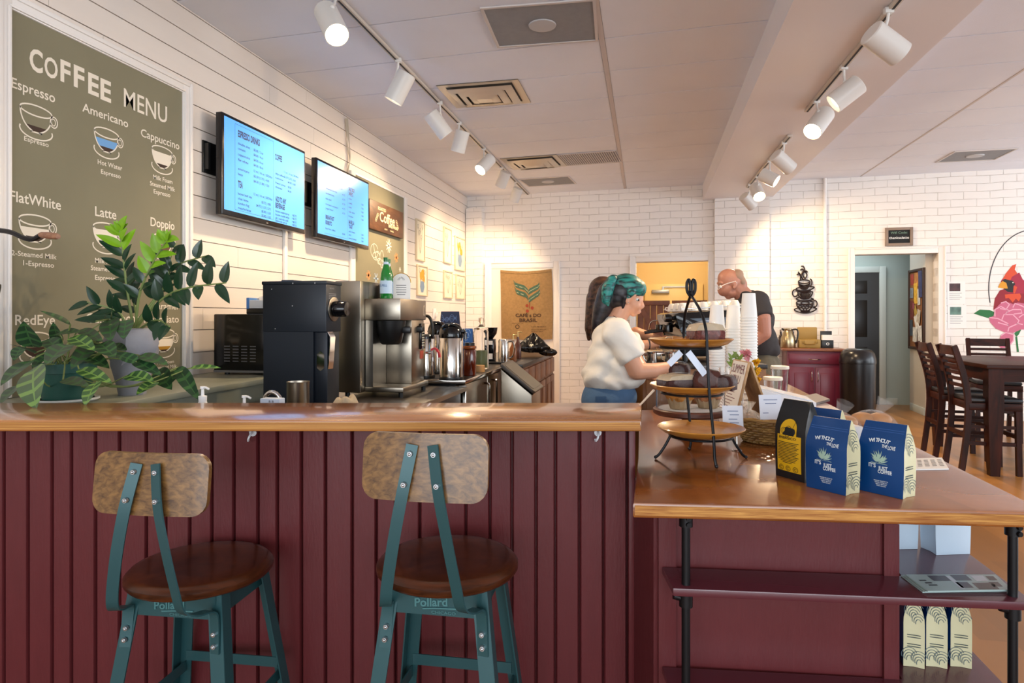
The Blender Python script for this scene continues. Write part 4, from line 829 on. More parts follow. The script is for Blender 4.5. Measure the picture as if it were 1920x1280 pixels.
def airpot(px, Y, lab, kind=0, hz=.28, r=.079):
    o = thing('airpot', lab, 'airpot', on(px, Y, .88), math.radians(0), 'insulated coffee airpots')
    mb = MB(); mb.lathe([(0, 0), (r * 1.04, 0), (r * 1.06, .008), (r * 1.03, .02), (0, .02)], 30, cap=False); mb.build('base_ring', M_black, o)
    mb = MB(); mb.lathe([(r, .02), (r, hz), (r * .95, hz + .006)], 36, cap=False); mb.build('steel_body', M_steel2, o)
    mb = MB()
    if kind == 0:
        mb.lathe([(r * 1.02, hz), (r * 1.04, hz + .012), (r * .98, hz + .05), (r * .75, hz + .085), (r * .4, hz + .098), (0, hz + .1)], 28, cap=False); mb.box((r * .9, 0, hz + .045), (.05, .04, .03), 0, .01)
        mb.tube([(r * 1.05, 0, hz + .04), (r * 1.2, 0, hz + .03), (r * 1.25, 0, hz - .01)], .012, 8); mb.build('pump_lid', M_gloss, o)
        mb = MB(); mb.tube(smoothpts([(-r * .9, -.03, hz + .02), (-r * .2, -.07, hz + .09), (r * .5, -.05, hz + .085), (r * .9, -.02, hz + .05)], 5), .006, 6); mb.build('carry_handle', M_black, o)
    else:
        mb.lathe([(r * 1.02, hz), (r * 1.02, hz + .015), (r * .6, hz + .03), (0, hz + .032)], 28, cap=False); mb.build('lid', M_gloss, o)
        mb = MB(); mb.tube(smoothpts([(-r * .7, 0, hz + .02), (-r * .62, 0, hz + .12), (-r * .2, 0, hz + .155), (r * .4, 0, hz + .15), (r * .75, 0, hz + .10), (r * .85, 0, hz + .0)], 6), [.011] * 31, 10); mb.build('carry_handle', M_black, o)
    return o
airpot(798, 4.46, 'slim stainless thermal pot with tall black loop handle next to the brewer', 1, .27, .062)
airpot(820, 4.82, 'stainless airpot with tilted black lid between two others', 0, .29, .07)
airpot(846, 4.34, 'wide stainless airpot with black domed pump lid by the fridge corner', 0, .28, .080)
def pouch(name, lab, loc, rz, w, d, h, mf, ms, group=None, fold=True, topcol=None):
    """gusseted stand-up bag; front face towards local -y"""
    o = thing(name, lab, 'coffee bag', loc, rz, group)
    mb = MB(); mb.mi = 0
    def sec(t):                                          # half width, half depth at height fraction t
        dd = d / 2 * (1 - max(0, (t - .62) / .38) ** 1.3 * .93); ww = w / 2 * (1 + .05 * math.sin(math.pi * t) - .05 * max(0, (t - .7) / .3)); return ww, dd
    n = 14; rows = []
    for i in range(n + 1):
        t_ = i / n; ww, dd = sec(t_); z = h * t_; g = .82 if 0 < t_ < .9 else 1; bul = .008 * math.sin(math.pi * min(t_ * 1.3, 1))
        row = []
        for k in range(6): u = -1 + 2 * k / 5; row.append((u * ww, -dd - bul * (1 - u * u), z))
        row.append((ww * (.9 if t_ < .95 else 1), 0, z))
        for k in range(6): u = 1 - 2 * k / 5; row.append((u * ww, dd + bul * (1 - u * u), z))
        row.append((-ww * (.9 if t_ < .95 else 1), 0, z)); rows.append(row)
    v = [p for r in rows for p in r]; m = 14
    bm = mb.bm; vs = [bm.verts.new(p) for p in v]
    for i in range(n):
        for k in range(m):
            f = bm.faces.new([vs[i * m + k], vs[i * m + (k + 1) % m], vs[(i + 1) * m + (k + 1) % m], vs[(i + 1) * m + k]]); f.smooth = False
            side = k in (5, 6, 12, 13); f.material_index = 1 if side else 0
    bm.faces.new(vs[:m][::-1]); bm.faces.new(vs[n * m:])
    body = mb.build('bag_body', [mf, ms], o); return o, body
M_navy = mat('navy_pattern', '1d2a4a', .35); M_blue = mat('blue_foil', '0a3d74', .36, spec=.35, bump=.15, bscale=12); M_creamp = mat('cream_gusset', 'd6d0a8', .45, bump=.1, bscale=14)
o, b_ = pouch('coffee_bag', 'dark navy coffee bag with swirl pattern standing behind the airpots', on(844, 5.25, .88), .15, .155, .08, .465, M_navy, M_navy)
mb = MB()
for k in range(5): stroke(mb, smoothpts([(-.06, .36 + .02 * k, 0), (-.02, .42 - .01 * k, 0), (.02, .38 + .015 * k, 0), (.06, .43 - .01 * k, 0)], 5), .003, fr((0, -.048, 0), (1, 0, 0), (0, 0, 1)))
mb.build('swirl_print', mat('swirl_blue', '5c77a8', .5), b_)
o, b_ = pouch('coffee_bag', 'blue patterned coffee bag leaning behind the iced tea jar', on(872, 4.78, .88), .1, .12, .07, .335, mat('mid_blue', '2f62a6', .35), M_navy)
mb = MB()
for k in range(5): stroke(mb, ell(-.02 + .012 * k, .22 + .02 * k, .02, .03, 0, 300), .004, fr((0, -.046, 0), (1, 0, 0), (0, 0, 1)))
mb.build('swirl_print', mat('pale_swirl', 'a9c4e6', .5), b_)
M_tea = mat('tea_amber', '5a1e0b', .1, coat=.6)
o = thing('tea_jar', 'square jar of dark iced tea beside the wide airpot', 'jar', on(881, 4.62, .88), .1)
mb = MB(); mb.prism(rrect(.085, .085, .02, 4), 0, .19, b=.008); mb.build('tea', M_tea, o)
mb = MB(); mb.prism(rrect(.088, .088, .022, 4), .1905, .215, b=.006); mb.build('jar_shoulder', mat('jar_amber', '8a4a22', .15), o)
mb = MB(); mb.lathe([(0, .2155), (.035, .2155), (.035, .235), (0, .235)], 20, cap=False); mb.build('lid', M_black, o)
o = thing('glass_canister', 'large clear glass canister with knobbed lid behind the iced tea', 'jar', on(902, 5.22, .88))
mb = MB(); mb.lathe([(0, 0), (.058, 0), (.062, .01), (.062, .30), (.055, .315), (.050, .315), (.056, .29), (.056, .012), (0, .01)], 28, cap=False); mb.build('glass_wall', M_glass, o)
mb = MB(); mb.lathe([(0, .012), (.053, .012), (.053, .15), (0, .152)], 24, cap=False); mb.build('contents', mat('matcha', '7b8257', .8), o)
mb = MB(); mb.lathe([(0, .316), (.06, .316), (.058, .328), (.02, .345), (.012, .36), (.024, .385), (.02, .41), (0, .415)], 24, cap=False); mb.build('lid', M_glass, o)
o = thing('wood_coaster_stack', 'small stack of pale wooden coasters at the fridge edge', 'coasters', on(898, 4.95, .88)); mb = MB(); mb.lathe([(0, 0), (.045, 0), (.047, .01), (.045, .05), (0, .052)], 20, cap=False); mb.build('coasters', mat('pale_wood', 'b88f5e', .5), o)
# steel flip-lid bin
o = thing('flip_lid_bin', 'stainless bin with sloping grey lid in front of the brown cabinets', 'bin', on(978, 5.18, 0))
mb = MB(); prof = [(-.13, 0), (.12, 0), (.12, .70), (-.13, .90)]; mb.prism([(x, z) for x, z in prof], -.2, .2, fr((0, 0, 0), (1, 0, 0), (0, 0, 1)), b=.012); mb.build('bin_body', M_steelw, o)
mb = MB(); Q = fr((-.005, 0, .81), Vector((.25, 0, -.20)), (0, 1, 0)); mb.prism(rrect(.345, .43, .03, 4), .004, .03, Q, b=.006); ld = mb.build('bin_lid', mat('grey_lid', '4a4743', .45), o)
mb = MB(); mb.prism(rrect(.29, .36, .02, 4), .0302, .033, Q); mb.build('lid_panel', mat('lid_panel_grey', '5a564f', .5), ld)
# brown cabinets along the wall
M_cab = wood('brown_cabinet', '5a3420', '855434', (16, 16, 1.2), 2, .4)
for y0, y1 in ((5.62, 6.32), (6.33, 7.03), (7.04, 7.72)):
    o = thing('base_cabinet', 'brown wooden base cabinet %s' % ('nearest the steel bin' if y0 < 6 else 'in the middle of the brown row' if y0 < 7 else 'at the far end of the brown row, below the coffee sack'), 'cabinet', (0, 0, 0), 0, 'brown base cabinets')
    mb = MB(); mb.bx(-1.68, -1.09, y0, y1, 0, .845); mb.build('carcass', M_cab, o)
    m_ = (y0 + y1) / 2
    for a, b in ((y0 + .015, m_ - .008), (m_ + .008, y1 - .015)):
        mb = MB(); mb.bx(-1.09, -1.072, a, b, .12, .62, .003); mb.bx(-1.073, -1.064, a + .06, b - .06, .19, .55, .003); mb.build('door', M_cab, o)
        mb = MB(); mb.bx(-1.09, -1.072, a, b, .65, .82, .003); mb.build('drawer', M_cab, o)
mb = MB(); mb.bx(-1.72, -1.06, 5.60, 7.76, .846, .88, .003); o = mb.build('cabinet_worktop', M_lam); tag(o, 'black worktop on the brown cabinets under the coffee sack', 'worktop')
# burr grinder, tray, press, syrup bottles, black plastic bag
o = thing('serving_tray', 'flat black tray under the small burr grinder', 'tray', on(934, 5.9, .88)); mb = MB(); mb.prism(rrect(.24, .3, .03, 4), .001, .018, b=.004); mb.build('tray_body', M_black, o)
o = thing('burr_grinder', 'small black burr grinder with flared hopper beside the french press', 'coffee grinder', on(920, 5.9, .8985))
mb = MB(); mb.bx(-.035, .04, -.05, .05, 0, .20, .006); bd = mb.build('body', M_gloss, o)
mb = MB(); mb.bx(-.025, .03, -.053, -.05, .15, .185); mb.bx(-.025, .03, -.053, -.05, .02, .07); mb.build('silver_label', M_paper, bd)
mb = MB(); mb.lathe([(.02, .20), (.03, .215), (.055, .25), (.062, .29), (.064, .305), (0, .306)], 24, cap=False); mb.build('hopper', M_gloss, o)
o = thing('french_press', 'steel and glass french press with curved handle', 'french press', on(944, 5.82, .8985))
mb = MB(); mb.lathe([(0, 0), (.045, 0), (.046, .01), (.046, .185), (.04, .2), (0, .205)], 24, cap=False); mb.build('press_body', M_steel2, o)
mb = MB(); mb.tube(smoothpts([(.045, 0, .18), (.085, 0, .18), (.10, 0, .12), (.085, 0, .05), (.05, 0, .03)], 5), .009, 8); mb.build('handle', M_steel2, o)
for px, Y, lab, m_, hh in ((962, 6.1, 'clear syrup bottle with pump between press and black bag', mat('syrup_amber', '7d4a26', .2), .2), (971, 6.5, 'brown syrup bottle right beside the black bag', mat('syrup_brown', '4a2516', .2), .22)):
    o = thing('syrup_bottle', lab, 'bottle', on(px, Y, .88), 0, 'syrup bottles on the brown cabinets')
    mb = MB(); mb.lathe([(0, 0), (.033, 0), (.035, .006), (.035, hh * .6), (.015, hh * .8), (.013, hh), (0, hh)], 20, cap=False); mb.build('bottle_body', m_, o)
    mb = MB(); mb.cyl((0, 0, hh), (0, 0, hh + .05), .006); mb.tube([(0, 0, hh + .05), (.03, 0, hh + .052), (.045, 0, hh + .04)], .005, 6); mb.build('pump', mat('brass_pump', 'c7b27d', .3, .6), o)
o = thing('plastic_bag', 'crumpled black plastic bag in front of the coffee sack', 'bag', on(1000, 6.9, .881))
rr = random.Random(11); ph = [rr.uniform(0, 6.3) for _ in range(12)]
def crk(d):
    a = math.atan2(d.y, d.x); e = d.z / .2; k = 1 + .09 * math.sin(5 * a + ph[0]) + .07 * math.sin(9 * a + ph[1] + 3 * e) + .06 * math.sin(13 * a + 7 * e + ph[2]) + .05 * math.sin(21 * a - 9 * e)
    return Vector((d.x * k, d.y * k, max(d.z * (1 + .1 * math.sin(4 * a + ph[3])), -.1) + .0))
mb = MB(); mb.ball((-.0, 0, .1), .16, 40, 26, (1.0, .8, .75), lambda d: (lambda q: Vector((q.x * (1 if q.z < 0 else max(.25, 1 - q.z * 4.5)), q.y * (1 if q.z < 0 else max(.25, 1 - q.z * 4.5)), q.z * (1.15 if q.z > 0 else .6))))(crk(d)))
mb.ball((.16, -.02, .045), .075, 24, 14, (1.2, .9, .55), crk); mb.build('bag_skin', mat('bin_bag', '0d0b0a', .18, bump=.6, bscale=22), o)
# --- burlap coffee sack hung on the white door
a = BW(939, 506, .03); b = BW(1034, 505, .03); bb = BW(1036, 637, .03); W = b[0] - a[0]; Hh = a[1] - bb[1]
o = thing('coffee_sack', 'hanging burlap coffee sack with green leaf print on the white door', 'sack', BWp(a[0], bb[1], .034), BA)
M_burlap = mat('burlap', '97764b', .9, var=.15, vscale=30, bump=.4, bscale=220)
def sk(u, v):
    x = u * W * (1 + .02 * math.sin(3 * v)) + .015 * (1 - v); z = v * Hh - (.03 * math.sin(math.pi * u) if v > .99 else .03 * math.sin(math.pi * u) * v) + .01 * math.sin(8 * u) * (1 - v)
    return Vector((x, -.008 - .012 * math.sin(math.pi * u) - .006 * math.sin(9 * u + 2 * v) - .005 * math.sin(7 * v + 3 * u), z))
mb = MB(); mb.sheet(sk, 30, 36); mb.sheet(lambda u, v: sk(u, v) + Vector((0, .006, 0)), 30, 36); mb.sheet(lambda u, v: sk(u, .965 + .035 * v) - Vector((0, .006, 0)), 30, 3); bs = mb.build('burlap', M_burlap, o)
def sm(px, py):                                           # photo pixel -> sack (u,v)
    return ((px - 939) / 95., (637 - py) / 131.)
def onsack(pts): return [sk(*sm(*p)) - Vector((0, .0035, 0)) for p in pts]
def strip3(mb, top, bot):
    A, B = onsack(top), onsack(bot); n = len(A); mb._add(A + B, [[i, i + 1, n + i + 1, n + i] for i in range(n - 1)])
def q(px, py): return (930 + px / 7.53, 490 + py / 7.53)      # pixel in the enlarged crop
mb = MB(); mw = MB()
for dy in (0, 42, 118, 158):
    dx = dy * .12
    xs_l = [(245 + dx, 245 + dy * .86), (275 + dx, 285 + dy * .86), (330 + dx, 302 + dy * .86), (400 + dx, 320 + dy * .9), (440 + dx * .4, 360 + dy * .95), (452, 382 + dy)]
    xs_r = [(458, 385 + dy), (480, 365 + dy * .98), (540, 335 + dy * .9), (590, 315 + dy * .86), (612 + dx * .2, 288 + dy * .8)]
    th = 34
    strip3(mb, [q(*p) for p in xs_l], [q(p[0] + 3, p[1] + th * (.35 if i == 0 else 1 if i < 4 else .9)) for i, p in enumerate(xs_l)]); strip3(mb, [q(*p) for p in xs_r], [q(p[0], p[1] + th * (1 if i < 4 else .9)) for i, p in enumerate(xs_r)])
    if dy in (0, 118):
        for L_ in (xs_l[1:], xs_r): strip3(mw, [q(p[0], p[1] + th) for p in L_], [q(p[0], p[1] + th + 9) for p in L_])
mb.build('leaf_print', mat('sack_green', '3f5a4a', .9), bs); mw.build('leaf_highlight', mat('sack_pale', '9fa88c', .9), bs)
mb = MB()
for cx, cy in ((432, 612), (503, 645), (436, 688)): A = onsack([q(cx + 22 * math.cos(2 * math.pi * k / 12), cy + 24 * math.sin(2 * math.pi * k / 12)) for k in range(12)]); mb._add(A, [list(range(12))])
strip3(mb, [q(460, 560), q(462, 650)], [q(470, 560), q(472, 650)]); mb.build('bean_print', mat('sack_red', '8c3a26', .9), bs)
mb = MB(); yy = lambda u, v: sk(u, v).y - .006
def st(s, x0, y0, x1, hpx, off):
    (ua, va), (ub, vb) = sm(*q(x0, y0)), sm(*q(x1, y0)); p = sk(ua, va); pe = sk(ub, vb); p.y = min(p.y, pe.y, yy((ua + ub) / 2, va)) - .002; mb.text(s, fr(p, (1, 0, 0), (0, 0, 1)), w=pe.x - p.x, h=hpx / 7.53 / 131 * Hh, off=off)
st('CAFÉ s DO', 272, 785, 628, 46, .03); st('BRASIL', 325, 850, 573, 46, .03); st('PRODUCT OF', 222, 886, 385, 12, 0); st('CAFE EM GRAO', 490, 918, 695, 14, .01); st('SANTOS BRAZIL', 490, 958, 705, 14, .01); st('60 KG NET', 490, 985, 660, 14, .01)
A, B = sm(*q(298, 925)); p = sk(A, B); stroke(mb, ell(0, 0, .028, .028), .009, fr(p - Vector((0, .004, 0)), (1, 0, 0), (0, 0, 1)), True)
mb.build('sack_lettering', mat('sack_ink', '4a3322', .9), bs)
# ================================================================ PEOPLE
class FIG(MB):
    """rounded volumes fused by a voxel remesh and smoothed into one continuous skin"""
    k = 1.0
    def cap(s, p0, p1, r0, r1, e0=True, e1=True):
        r0 *= s.k; r1 *= s.k; s.cyl(p0, p1, r0, r1, 16)
        if e0: s.ball(p0, r0, 14, 8)
        if e1: s.ball(p1, r1, 14, 8)
    def egg(s, c, r3, ay=0., az=0., ax=0.):
        m = Matrix.Translation(Vector(c)) @ Matrix.Rotation(az, 4, 'Z') @ Matrix.Rotation(ay, 4, 'Y') @ Matrix.Rotation(ax, 4, 'X'); k = s.M; s.M = m; s.ball((0, 0, 0), s.k, 20, 12, r3); s.M = k
    def chain(s, pts, rs):
        for i in range(len(pts) - 1): s.cap(pts[i], pts[i + 1], rs[i], rs[i + 1], i == 0, True)
    def hand(s, wr, d, nrm, thumb, curl=.5, sc=1.):
        """wrist, pointing direction, back-of-hand normal, thumb side (+1/-1)"""
        wr, d, nrm = Vector(wr), Vector(d).normalized(), Vector(nrm); sd = d.cross(nrm).normalized(); nrm = sd.cross(d).normalized()
        for k, (off, L) in enumerate(((.030, .070), (.010, .078), (-.010, .072), (-.029, .056))):
            off *= thumb * sc; L *= sc; kn = wr + d * .088 * sc + sd * off - d * abs(off) * .2
            s.cap(wr + sd * off * .55, kn, .016 * sc, .0105 * sc)
            a = .25 + curl * .5; p = kn; dd = d
            for q, f in enumerate((.45, .32, .23)):
                dd = (d * math.cos(a) - nrm * math.sin(a) + sd * off * 1.6).normalized(); pn = p + dd * L * f; s.cap(p, pn, (.0098, .0088, .008)[q] * sc, (.0088, .008, .0068)[q] * sc); p = pn; a += curl * .75
        s.egg(wr + d * .045 * sc, (.03 * sc,) * 3)
        b = wr + d * .022 * sc + sd * .022 * thumb * sc; m1 = b + (d * .6 + sd * thumb * .75 - nrm * .3).normalized() * .042 * sc; m2 = m1 + (d * .9 + sd * thumb * .25 - nrm * .4).normalized() * .03 * sc; m3 = m2 + (d * .95 - nrm * .5).normalized() * .024 * sc
        s.chain([b, m1, m2, m3], [.016 * sc, .0115 * sc, .010 * sc, .008 * sc])
    def skin(s, name, m, parent, vox=.005, it=5, fac=.5, post=None):
        me0 = bpy.data.meshes.new('tmp'); s.bm.to_mesh(me0); s.bm.free(); ob = bpy.data.objects.new('tmp', me0); COL.objects.link(ob)
        r = ob.modifiers.new('r', 'REMESH'); r.mode = 'VOXEL'; r.voxel_size = vox
        sm = ob.modifiers.new('s', 'SMOOTH'); sm.factor = fac; sm.iterations = it
        dg = bpy.context.evaluated_depsgraph_get(); me = bpy.data.meshes.new_from_object(ob.evaluated_get(dg)); bpy.data.objects.remove(ob); bpy.data.meshes.remove(me0)
        if post:
            for v in me.vertices: v.co = post(v.co)
        me.name = name; me.materials.clear(); me.materials.append(m); me.shade_smooth(); o = bpy.data.objects.new(name, me); COL.objects.link(o); o.parent = parent; return o
def person(label, px, Y):
    X = (px - CX) / F * Y; t = thing('person', label, 'person', c2w(X, Y, 0), TH)
    def L(px_, py_, Yd=None):
        Yd = Y if Yd is None else Yd; return Vector(((px_ - CX) / F * Yd - X, Yd - Y, H + (HZ - py_) / F * Yd))
    return t, L
def hairmat(name, h1, h2, sc=60):
    m = bpy.data.materials.new(name); m.use_nodes = True; N = m.node_tree.nodes; K = m.node_tree.links; b = N['Principled BSDF']
    tc = N.new('ShaderNodeTexCoord'); mp = N.new('ShaderNodeMapping'); mp.inputs['Scale'].default_value = (.14, 1, .8); K.new(tc.outputs['Object'], mp.inputs[0])
    n = N.new('ShaderNodeTexNoise'); n.inputs['Scale'].default_value = sc; n.inputs['Detail'].default_value = 3; K.new(mp.outputs[0], n.inputs['Vector'])
    cr = N.new('ShaderNodeValToRGB'); cr.color_ramp.elements[0].position = .38; cr.color_ramp.elements[1].position = .62; cr.color_ramp.elements[0].color = lin(h1); cr.color_ramp.elements[1].color = lin(h2)
    K.new(n.outputs[0], cr.inputs[0]); K.new(cr.outputs[0], b.inputs['Base Color']); b.inputs['Roughness'].default_value = .42
    bp = N.new('ShaderNodeBump'); bp.inputs['Strength'].default_value = .35; bp.inputs['Distance'].default_value = .004; K.new(n.outputs[0], bp.inputs['Height']); K.new(bp.outputs[0], b.inputs['Normal']); return m
def skinmat(name, hx):
    m = mat(name, hx, .5, var=.05, vscale=18); b = m.node_tree.nodes['Principled BSDF']; b.inputs['Subsurface Weight'].default_value = .08; b.inputs['Subsurface Radius'].default_value = (.02, .008, .004); return m
def cloth(name, hx, bs=26, st=.5): return mat(name, hx, .9, var=.06, vscale=8, bump=st, bscale=bs)
M_eye = mat('eye_white', 'e8e4de', .3); M_iris = mat('eye_dark', '2a1a12', .2)
# ---- woman with teal hair, in profile facing the pastry stand
t, L = person('woman with teal and black ponytail in white t-shirt and jeans, reaching towards pastries', 1150, 3.6)
YN, YF = 3.43, 3.77
M_sk = skinmat('skin_light', 'd79d7d')
f = FIG()
f.egg(L(1174, 547), (.092, .074, .092)); f.egg(L(1187, 562), (.056, .060, .080), ay=.15); f.egg(L(1183, 578), (.040, .050, .036), ay=.45); f.egg(L(1188, 588), (.020, .022, .017))
f.cap(L(1200, 559), L(1204.5, 574), .010, .0125); f.egg(L(1201.5, 577), (.012, .017, .008)); f.egg(L(1198.3, 583.5), (.012, .022, .0065)); f.egg(L(1196.6, 586.5), (.012, .02, .0065)); f.egg(L(1199, 553), (.02, .045, .012))
f.egg(L(1191, 572, 3.57), (.03, .03, .03)); f.egg(L(1191, 572, 3.63), (.03, .03, .03))
for yy in (3.525, 3.675): f.egg(L(1177.5, 560, yy), (.016, .008, .028), ay=.2); f.egg(L(1177, 568, yy), (.010, .007, .012))
f.chain([L(1170, 572), L(1160, 592), L(1150, 612)], [.055, .052, .062])
f.egg(L(1146, 632), (.07, .14, .075)); f.egg(L(1148, 680), (.09, .12, .16)); f.egg(L(1144, 740), (.10, .13, .09))
for yy, ks in ((YN, ((1158, 622), (1178, 662), (1193, 696))), (YF, ((1158, 620), (1182, 660), (1200, 690)))): f.chain([L(ks[0][0], ks[0][1], yy), L(ks[1][0], ks[1][1], yy - .02 if yy < 3.6 else yy), L(ks[2][0], ks[2][1], yy - .02 if yy < 3.6 else yy - .02)], [.044, .047, .046])
f.chain([L(1193, 696, YN - .02), L(1222, 695, YN + .02), L(1252, 688, YN + .08)], [.046, .042, .029]); f.hand(L(1252, 688, YN + .08), (1, .25, -.02), (0, -.35, 1), -1, .55, 1.0)
f.chain([L(1200, 690, YF - .02), L(1212, 698, YF - .06), L(1222, 704, YF - .12)], [.046, .04, .029]); f.hand(L(1222, 704, YF - .12), (1, -.35, -.12), (-.1, -.4, 1), 1, .5, 1.0)
for sg in (-1, 1):
    b = Vector((-.02, sg * .09, 0)); f.chain([b + Vector((0, 0, .80)), b + Vector((.02, 0, .46)), b + Vector((-.01, 0, .08))], [.085, .055, .04]); f.cap(b + Vector((-.02, 0, .05)), b + Vector((.13, 0, .035)), .035, .028)
f.skin('body', M_sk, t, .0045, 4)
for yy, s_ in ((3.545, -1), (3.655, 1)):
    g = MB(); c = L(1194.6, 561.5, yy); g.ball(c, .0095, 12, 8); e = g.build('eye', M_eye, t); g = MB(); g.ball(c + Vector((.006, s_ * .0035, -.002)), .0062, 10, 6); g.build('iris', M_iris, e)
    g = MB(); g.ribbon(smoothpts([c + Vector((-.012, s_ * .004, .019)), c + Vector((.004, s_ * .002, .023)), c + Vector((.012, -s_ * .004, .02))], 4), (0, 0, 1), .006, .004); g.build('eyebrow', mat('brow_dark', '2a1c18', .7), t)
    g = MB(); g.tube(smoothpts([c + Vector((-.006, s_ * .007, -.003)), c + Vector((.006, s_ * .006, -.006)), c + Vector((.012, 0, -.005))], 3), .0018, 5); g.build('eyelash', M_iris, t)
g = MB(); g.ball(L(1199.4, 585), .0105, 12, 6, (.8, 1.4, .55)); g.build('lips', mat('lip_rose', 'b0605a', .45), t)
for k, (x, y) in enumerate(((1179.5, 556), (1178.5, 567.5), (1176.5, 560))): g = MB(); g.ball(L(x, y, 3.512), .0035, 8, 6); g.build('earring', M_steel2, t)
g = MB(); g.tube(smoothpts([L(1150, 592, 3.55), L(1158, 596, 3.53), L(1168, 597, 3.545), L(1176, 597, 3.6)], 5), .0016, 5); g.build('necklace', M_steel2, t)
f = FIG()                                                # shirt
f.egg(L(1146, 628), (.098, .185, .085), ay=.1); f.egg(L(1152, 650), (.130, .178, .12)); f.egg(L(1157, 690), (.152, .185, .13), ay=-.1); f.egg(L(1150, 712), (.165, .19, .07), ay=-.12); f.egg(L(1150, 608), (.07, .10, .05))
f.egg(L(1188, 650), (.05, .14, .085)); f.egg(L(1192, 698), (.055, .14, .075))
f.egg(L(1128, 680), (.085, .165, .15), ay=.1); f.egg(L(1116, 704), (.075, .165, .075)); f.egg(L(1136, 640), (.08, .16, .10), ay=.15)
f.cap(L(1156, 623, YN + .012), L(1189, 674, YN - .025), .082, .072, True, False); f.cap(L(1156, 622, YF - .012), L(1190, 670, YF), .080, .070, True, False)
f.cyl(L(1150, 690), L(1149, 729), .12, .135)
zz = L(1150, 729).z
o_ = f.skin('t_shirt', cloth('white_tshirt', 'ece5d9', 14, .45), t, .009, 12, .5, lambda c: Vector((c.x + .005 * math.sin(c.z * 62 + c.y * 25 + 2 * math.sin(c.x * 14)), c.y - .006 * math.sin(c.z * 58 + c.x * 34 + 2.2 * math.sin(c.x * 17)) * min(1, max(.25, (1.25 - c.z) * 4)), max(c.z, zz + .012 * math.sin(c.x * 14)))))
f = FIG(); f.egg(L(1143, 742), (.152, .178, .115)); f.egg(L(1120, 752), (.09, .16, .11))
for sg in (-1, 1):
    b = Vector((-.02, sg * .092, 0)); f.chain([b + Vector((0, 0, .82)), b + Vector((.03, 0, .46)), b + Vector((-.01, 0, .10))], [.108, .075, .066])
zj = L(1150, 716).z
jn = f.skin('jeans', cloth('denim_blue', '4b6a8c', 60, .3), t, .009, 5, .5, lambda c: Vector((c.x, c.y, min(c.z, zj))))
g = MB(); g.M = Matrix.Identity(4); g.bx(L(1108, 740).x, L(1128, 740).x, -.185, -.178, L(1, 757).z, L(1, 735).z, .003); g.build('back_pocket', cloth('denim_blue_dark', '3d5a7a', 60, .3), jn)
for sg in (-1, 1): g = FIG(); b = Vector((-.02, sg * .092, 0)); g.cap(b + Vector((-.03, 0, .05)), b + Vector((.15, 0, .04)), .05, .042); g.skin('shoe', mat('shoe_white', 'd9d5cf', .6), t, .01, 4, .5, lambda c: Vector((c.x, c.y, max(c.z, .002))))
f = FIG()                                                # black under-hair and ponytail
f.egg(L(1164, 546), (.085, .080, .085)); f.egg(L(1158, 560), (.06, .07, .06)); f.egg(L(1203, 543), (.025, .06, .028), ay=.5)
f.chain([L(1150, 528), L(1140, 548), L(1130, 578), L(1121, 605), L(1114, 614)], [.042, .060, .054, .036, .014]); f.cap(L(1172, 556, 3.53), L(1168, 578, 3.54), .018, .008)
f.skin('black_hair', hairmat('hair_black', '0c0a0c', '2a2226'), t, .006, 16)
f = FIG(); f.egg(L(1178, 537), (.094, .085, .072), ay=.32); f.egg(L(1192, 541), (.06, .078, .058), ay=.55); f.egg(L(1163, 533), (.06, .075, .052)); f.cap(L(1184, 548, 3.525), L(1173, 564, 3.53), .022, .008)
f.skin('teal_hair', hairmat('hair_teal', '0d2226', '2a8a80', 75), t, .005, 12)
f = FIG(); f.chain([L(1149, 524, 3.56), L(1140, 540, 3.545), L(1137, 562, 3.545), L(1140, 572, 3.55)], [.028, .034, .026, .008]); f.chain([L(1133, 545, 3.56), L(1130, 562, 3.56)], [.018, .01])
f.skin('teal_ponytail_streak', hairmat('hair_teal_streak', '123035', '2f9088', 80), t, .005, 3)
g = FIG(); g.egg(L(1151, 527), (.022, .036, .022)); g.skin('hair_tie', M_black, t, .005, 3)
# ---- second woman with long brown hair, behind her
t, L = person('woman with long brown hair standing behind the teal-haired woman, arms stretched to the espresso machine', 1140, 4.35)
f = FIG(); f.egg(L(1133, 548), (.09, .074, .095)); f.egg(L(1144, 560), (.05, .056, .075)); f.egg(L(1146, 577), (.03, .035, .025)); f.cap(L(1156, 560), L(1159, 570), .009, .012); f.egg(L(1154, 580), (.014, .022, .012)); f.chain([L(1132, 570), L(1130, 600)], [.05, .055])
for yy in (4.275, 4.425): f.egg(L(1136, 558, yy), (.014, .008, .026))
f.egg(L(1132, 622), (.09, .16, .09)); f.egg(L(1135, 680), (.11, .14, .2)); f.egg(L(1135, 735), (.12, .155, .1))
for yy, q in ((4.18, ((1142, 618), (1165, 655), (1186, 650), (1232, 643))), (4.52, ((1142, 615), (1168, 640), (1192, 623), (1236, 636)))):
    f.chain([L(*q[0], yy), L(*q[1], yy), L(*q[2], yy), L(*q[3], yy + .02)], [.05, .045, .04, .027]); f.hand(L(*q[3], yy + .02), (1, .1, -.02), (0, -.4 if yy < 4.3 else .3, 1), 1 if yy > 4.3 else -1, .7, .98)
for sg in (-1, 1): b = Vector((0, sg * .09, 0)); f.chain([b + Vector((0, 0, .85)), b + Vector((.01, 0, .45)), b + Vector((0, 0, .08))], [.085, .055, .04]); f.cap(b + Vector((-.03, 0, .05)), b + Vector((.13, 0, .035)), .035, .028)
f.skin('body', skinmat('skin_warm', 'c98f6c'), t, .0045, 4)
for yy in (4.295, 4.405): g = MB(); g.ball(L(1152, 558, yy), .0105, 10, 6); e = g.build('eye', M_eye, t); g = MB(); g.ball(L(1153.8, 558.5, yy), .006, 8, 5); g.build('iris', M_iris, e)
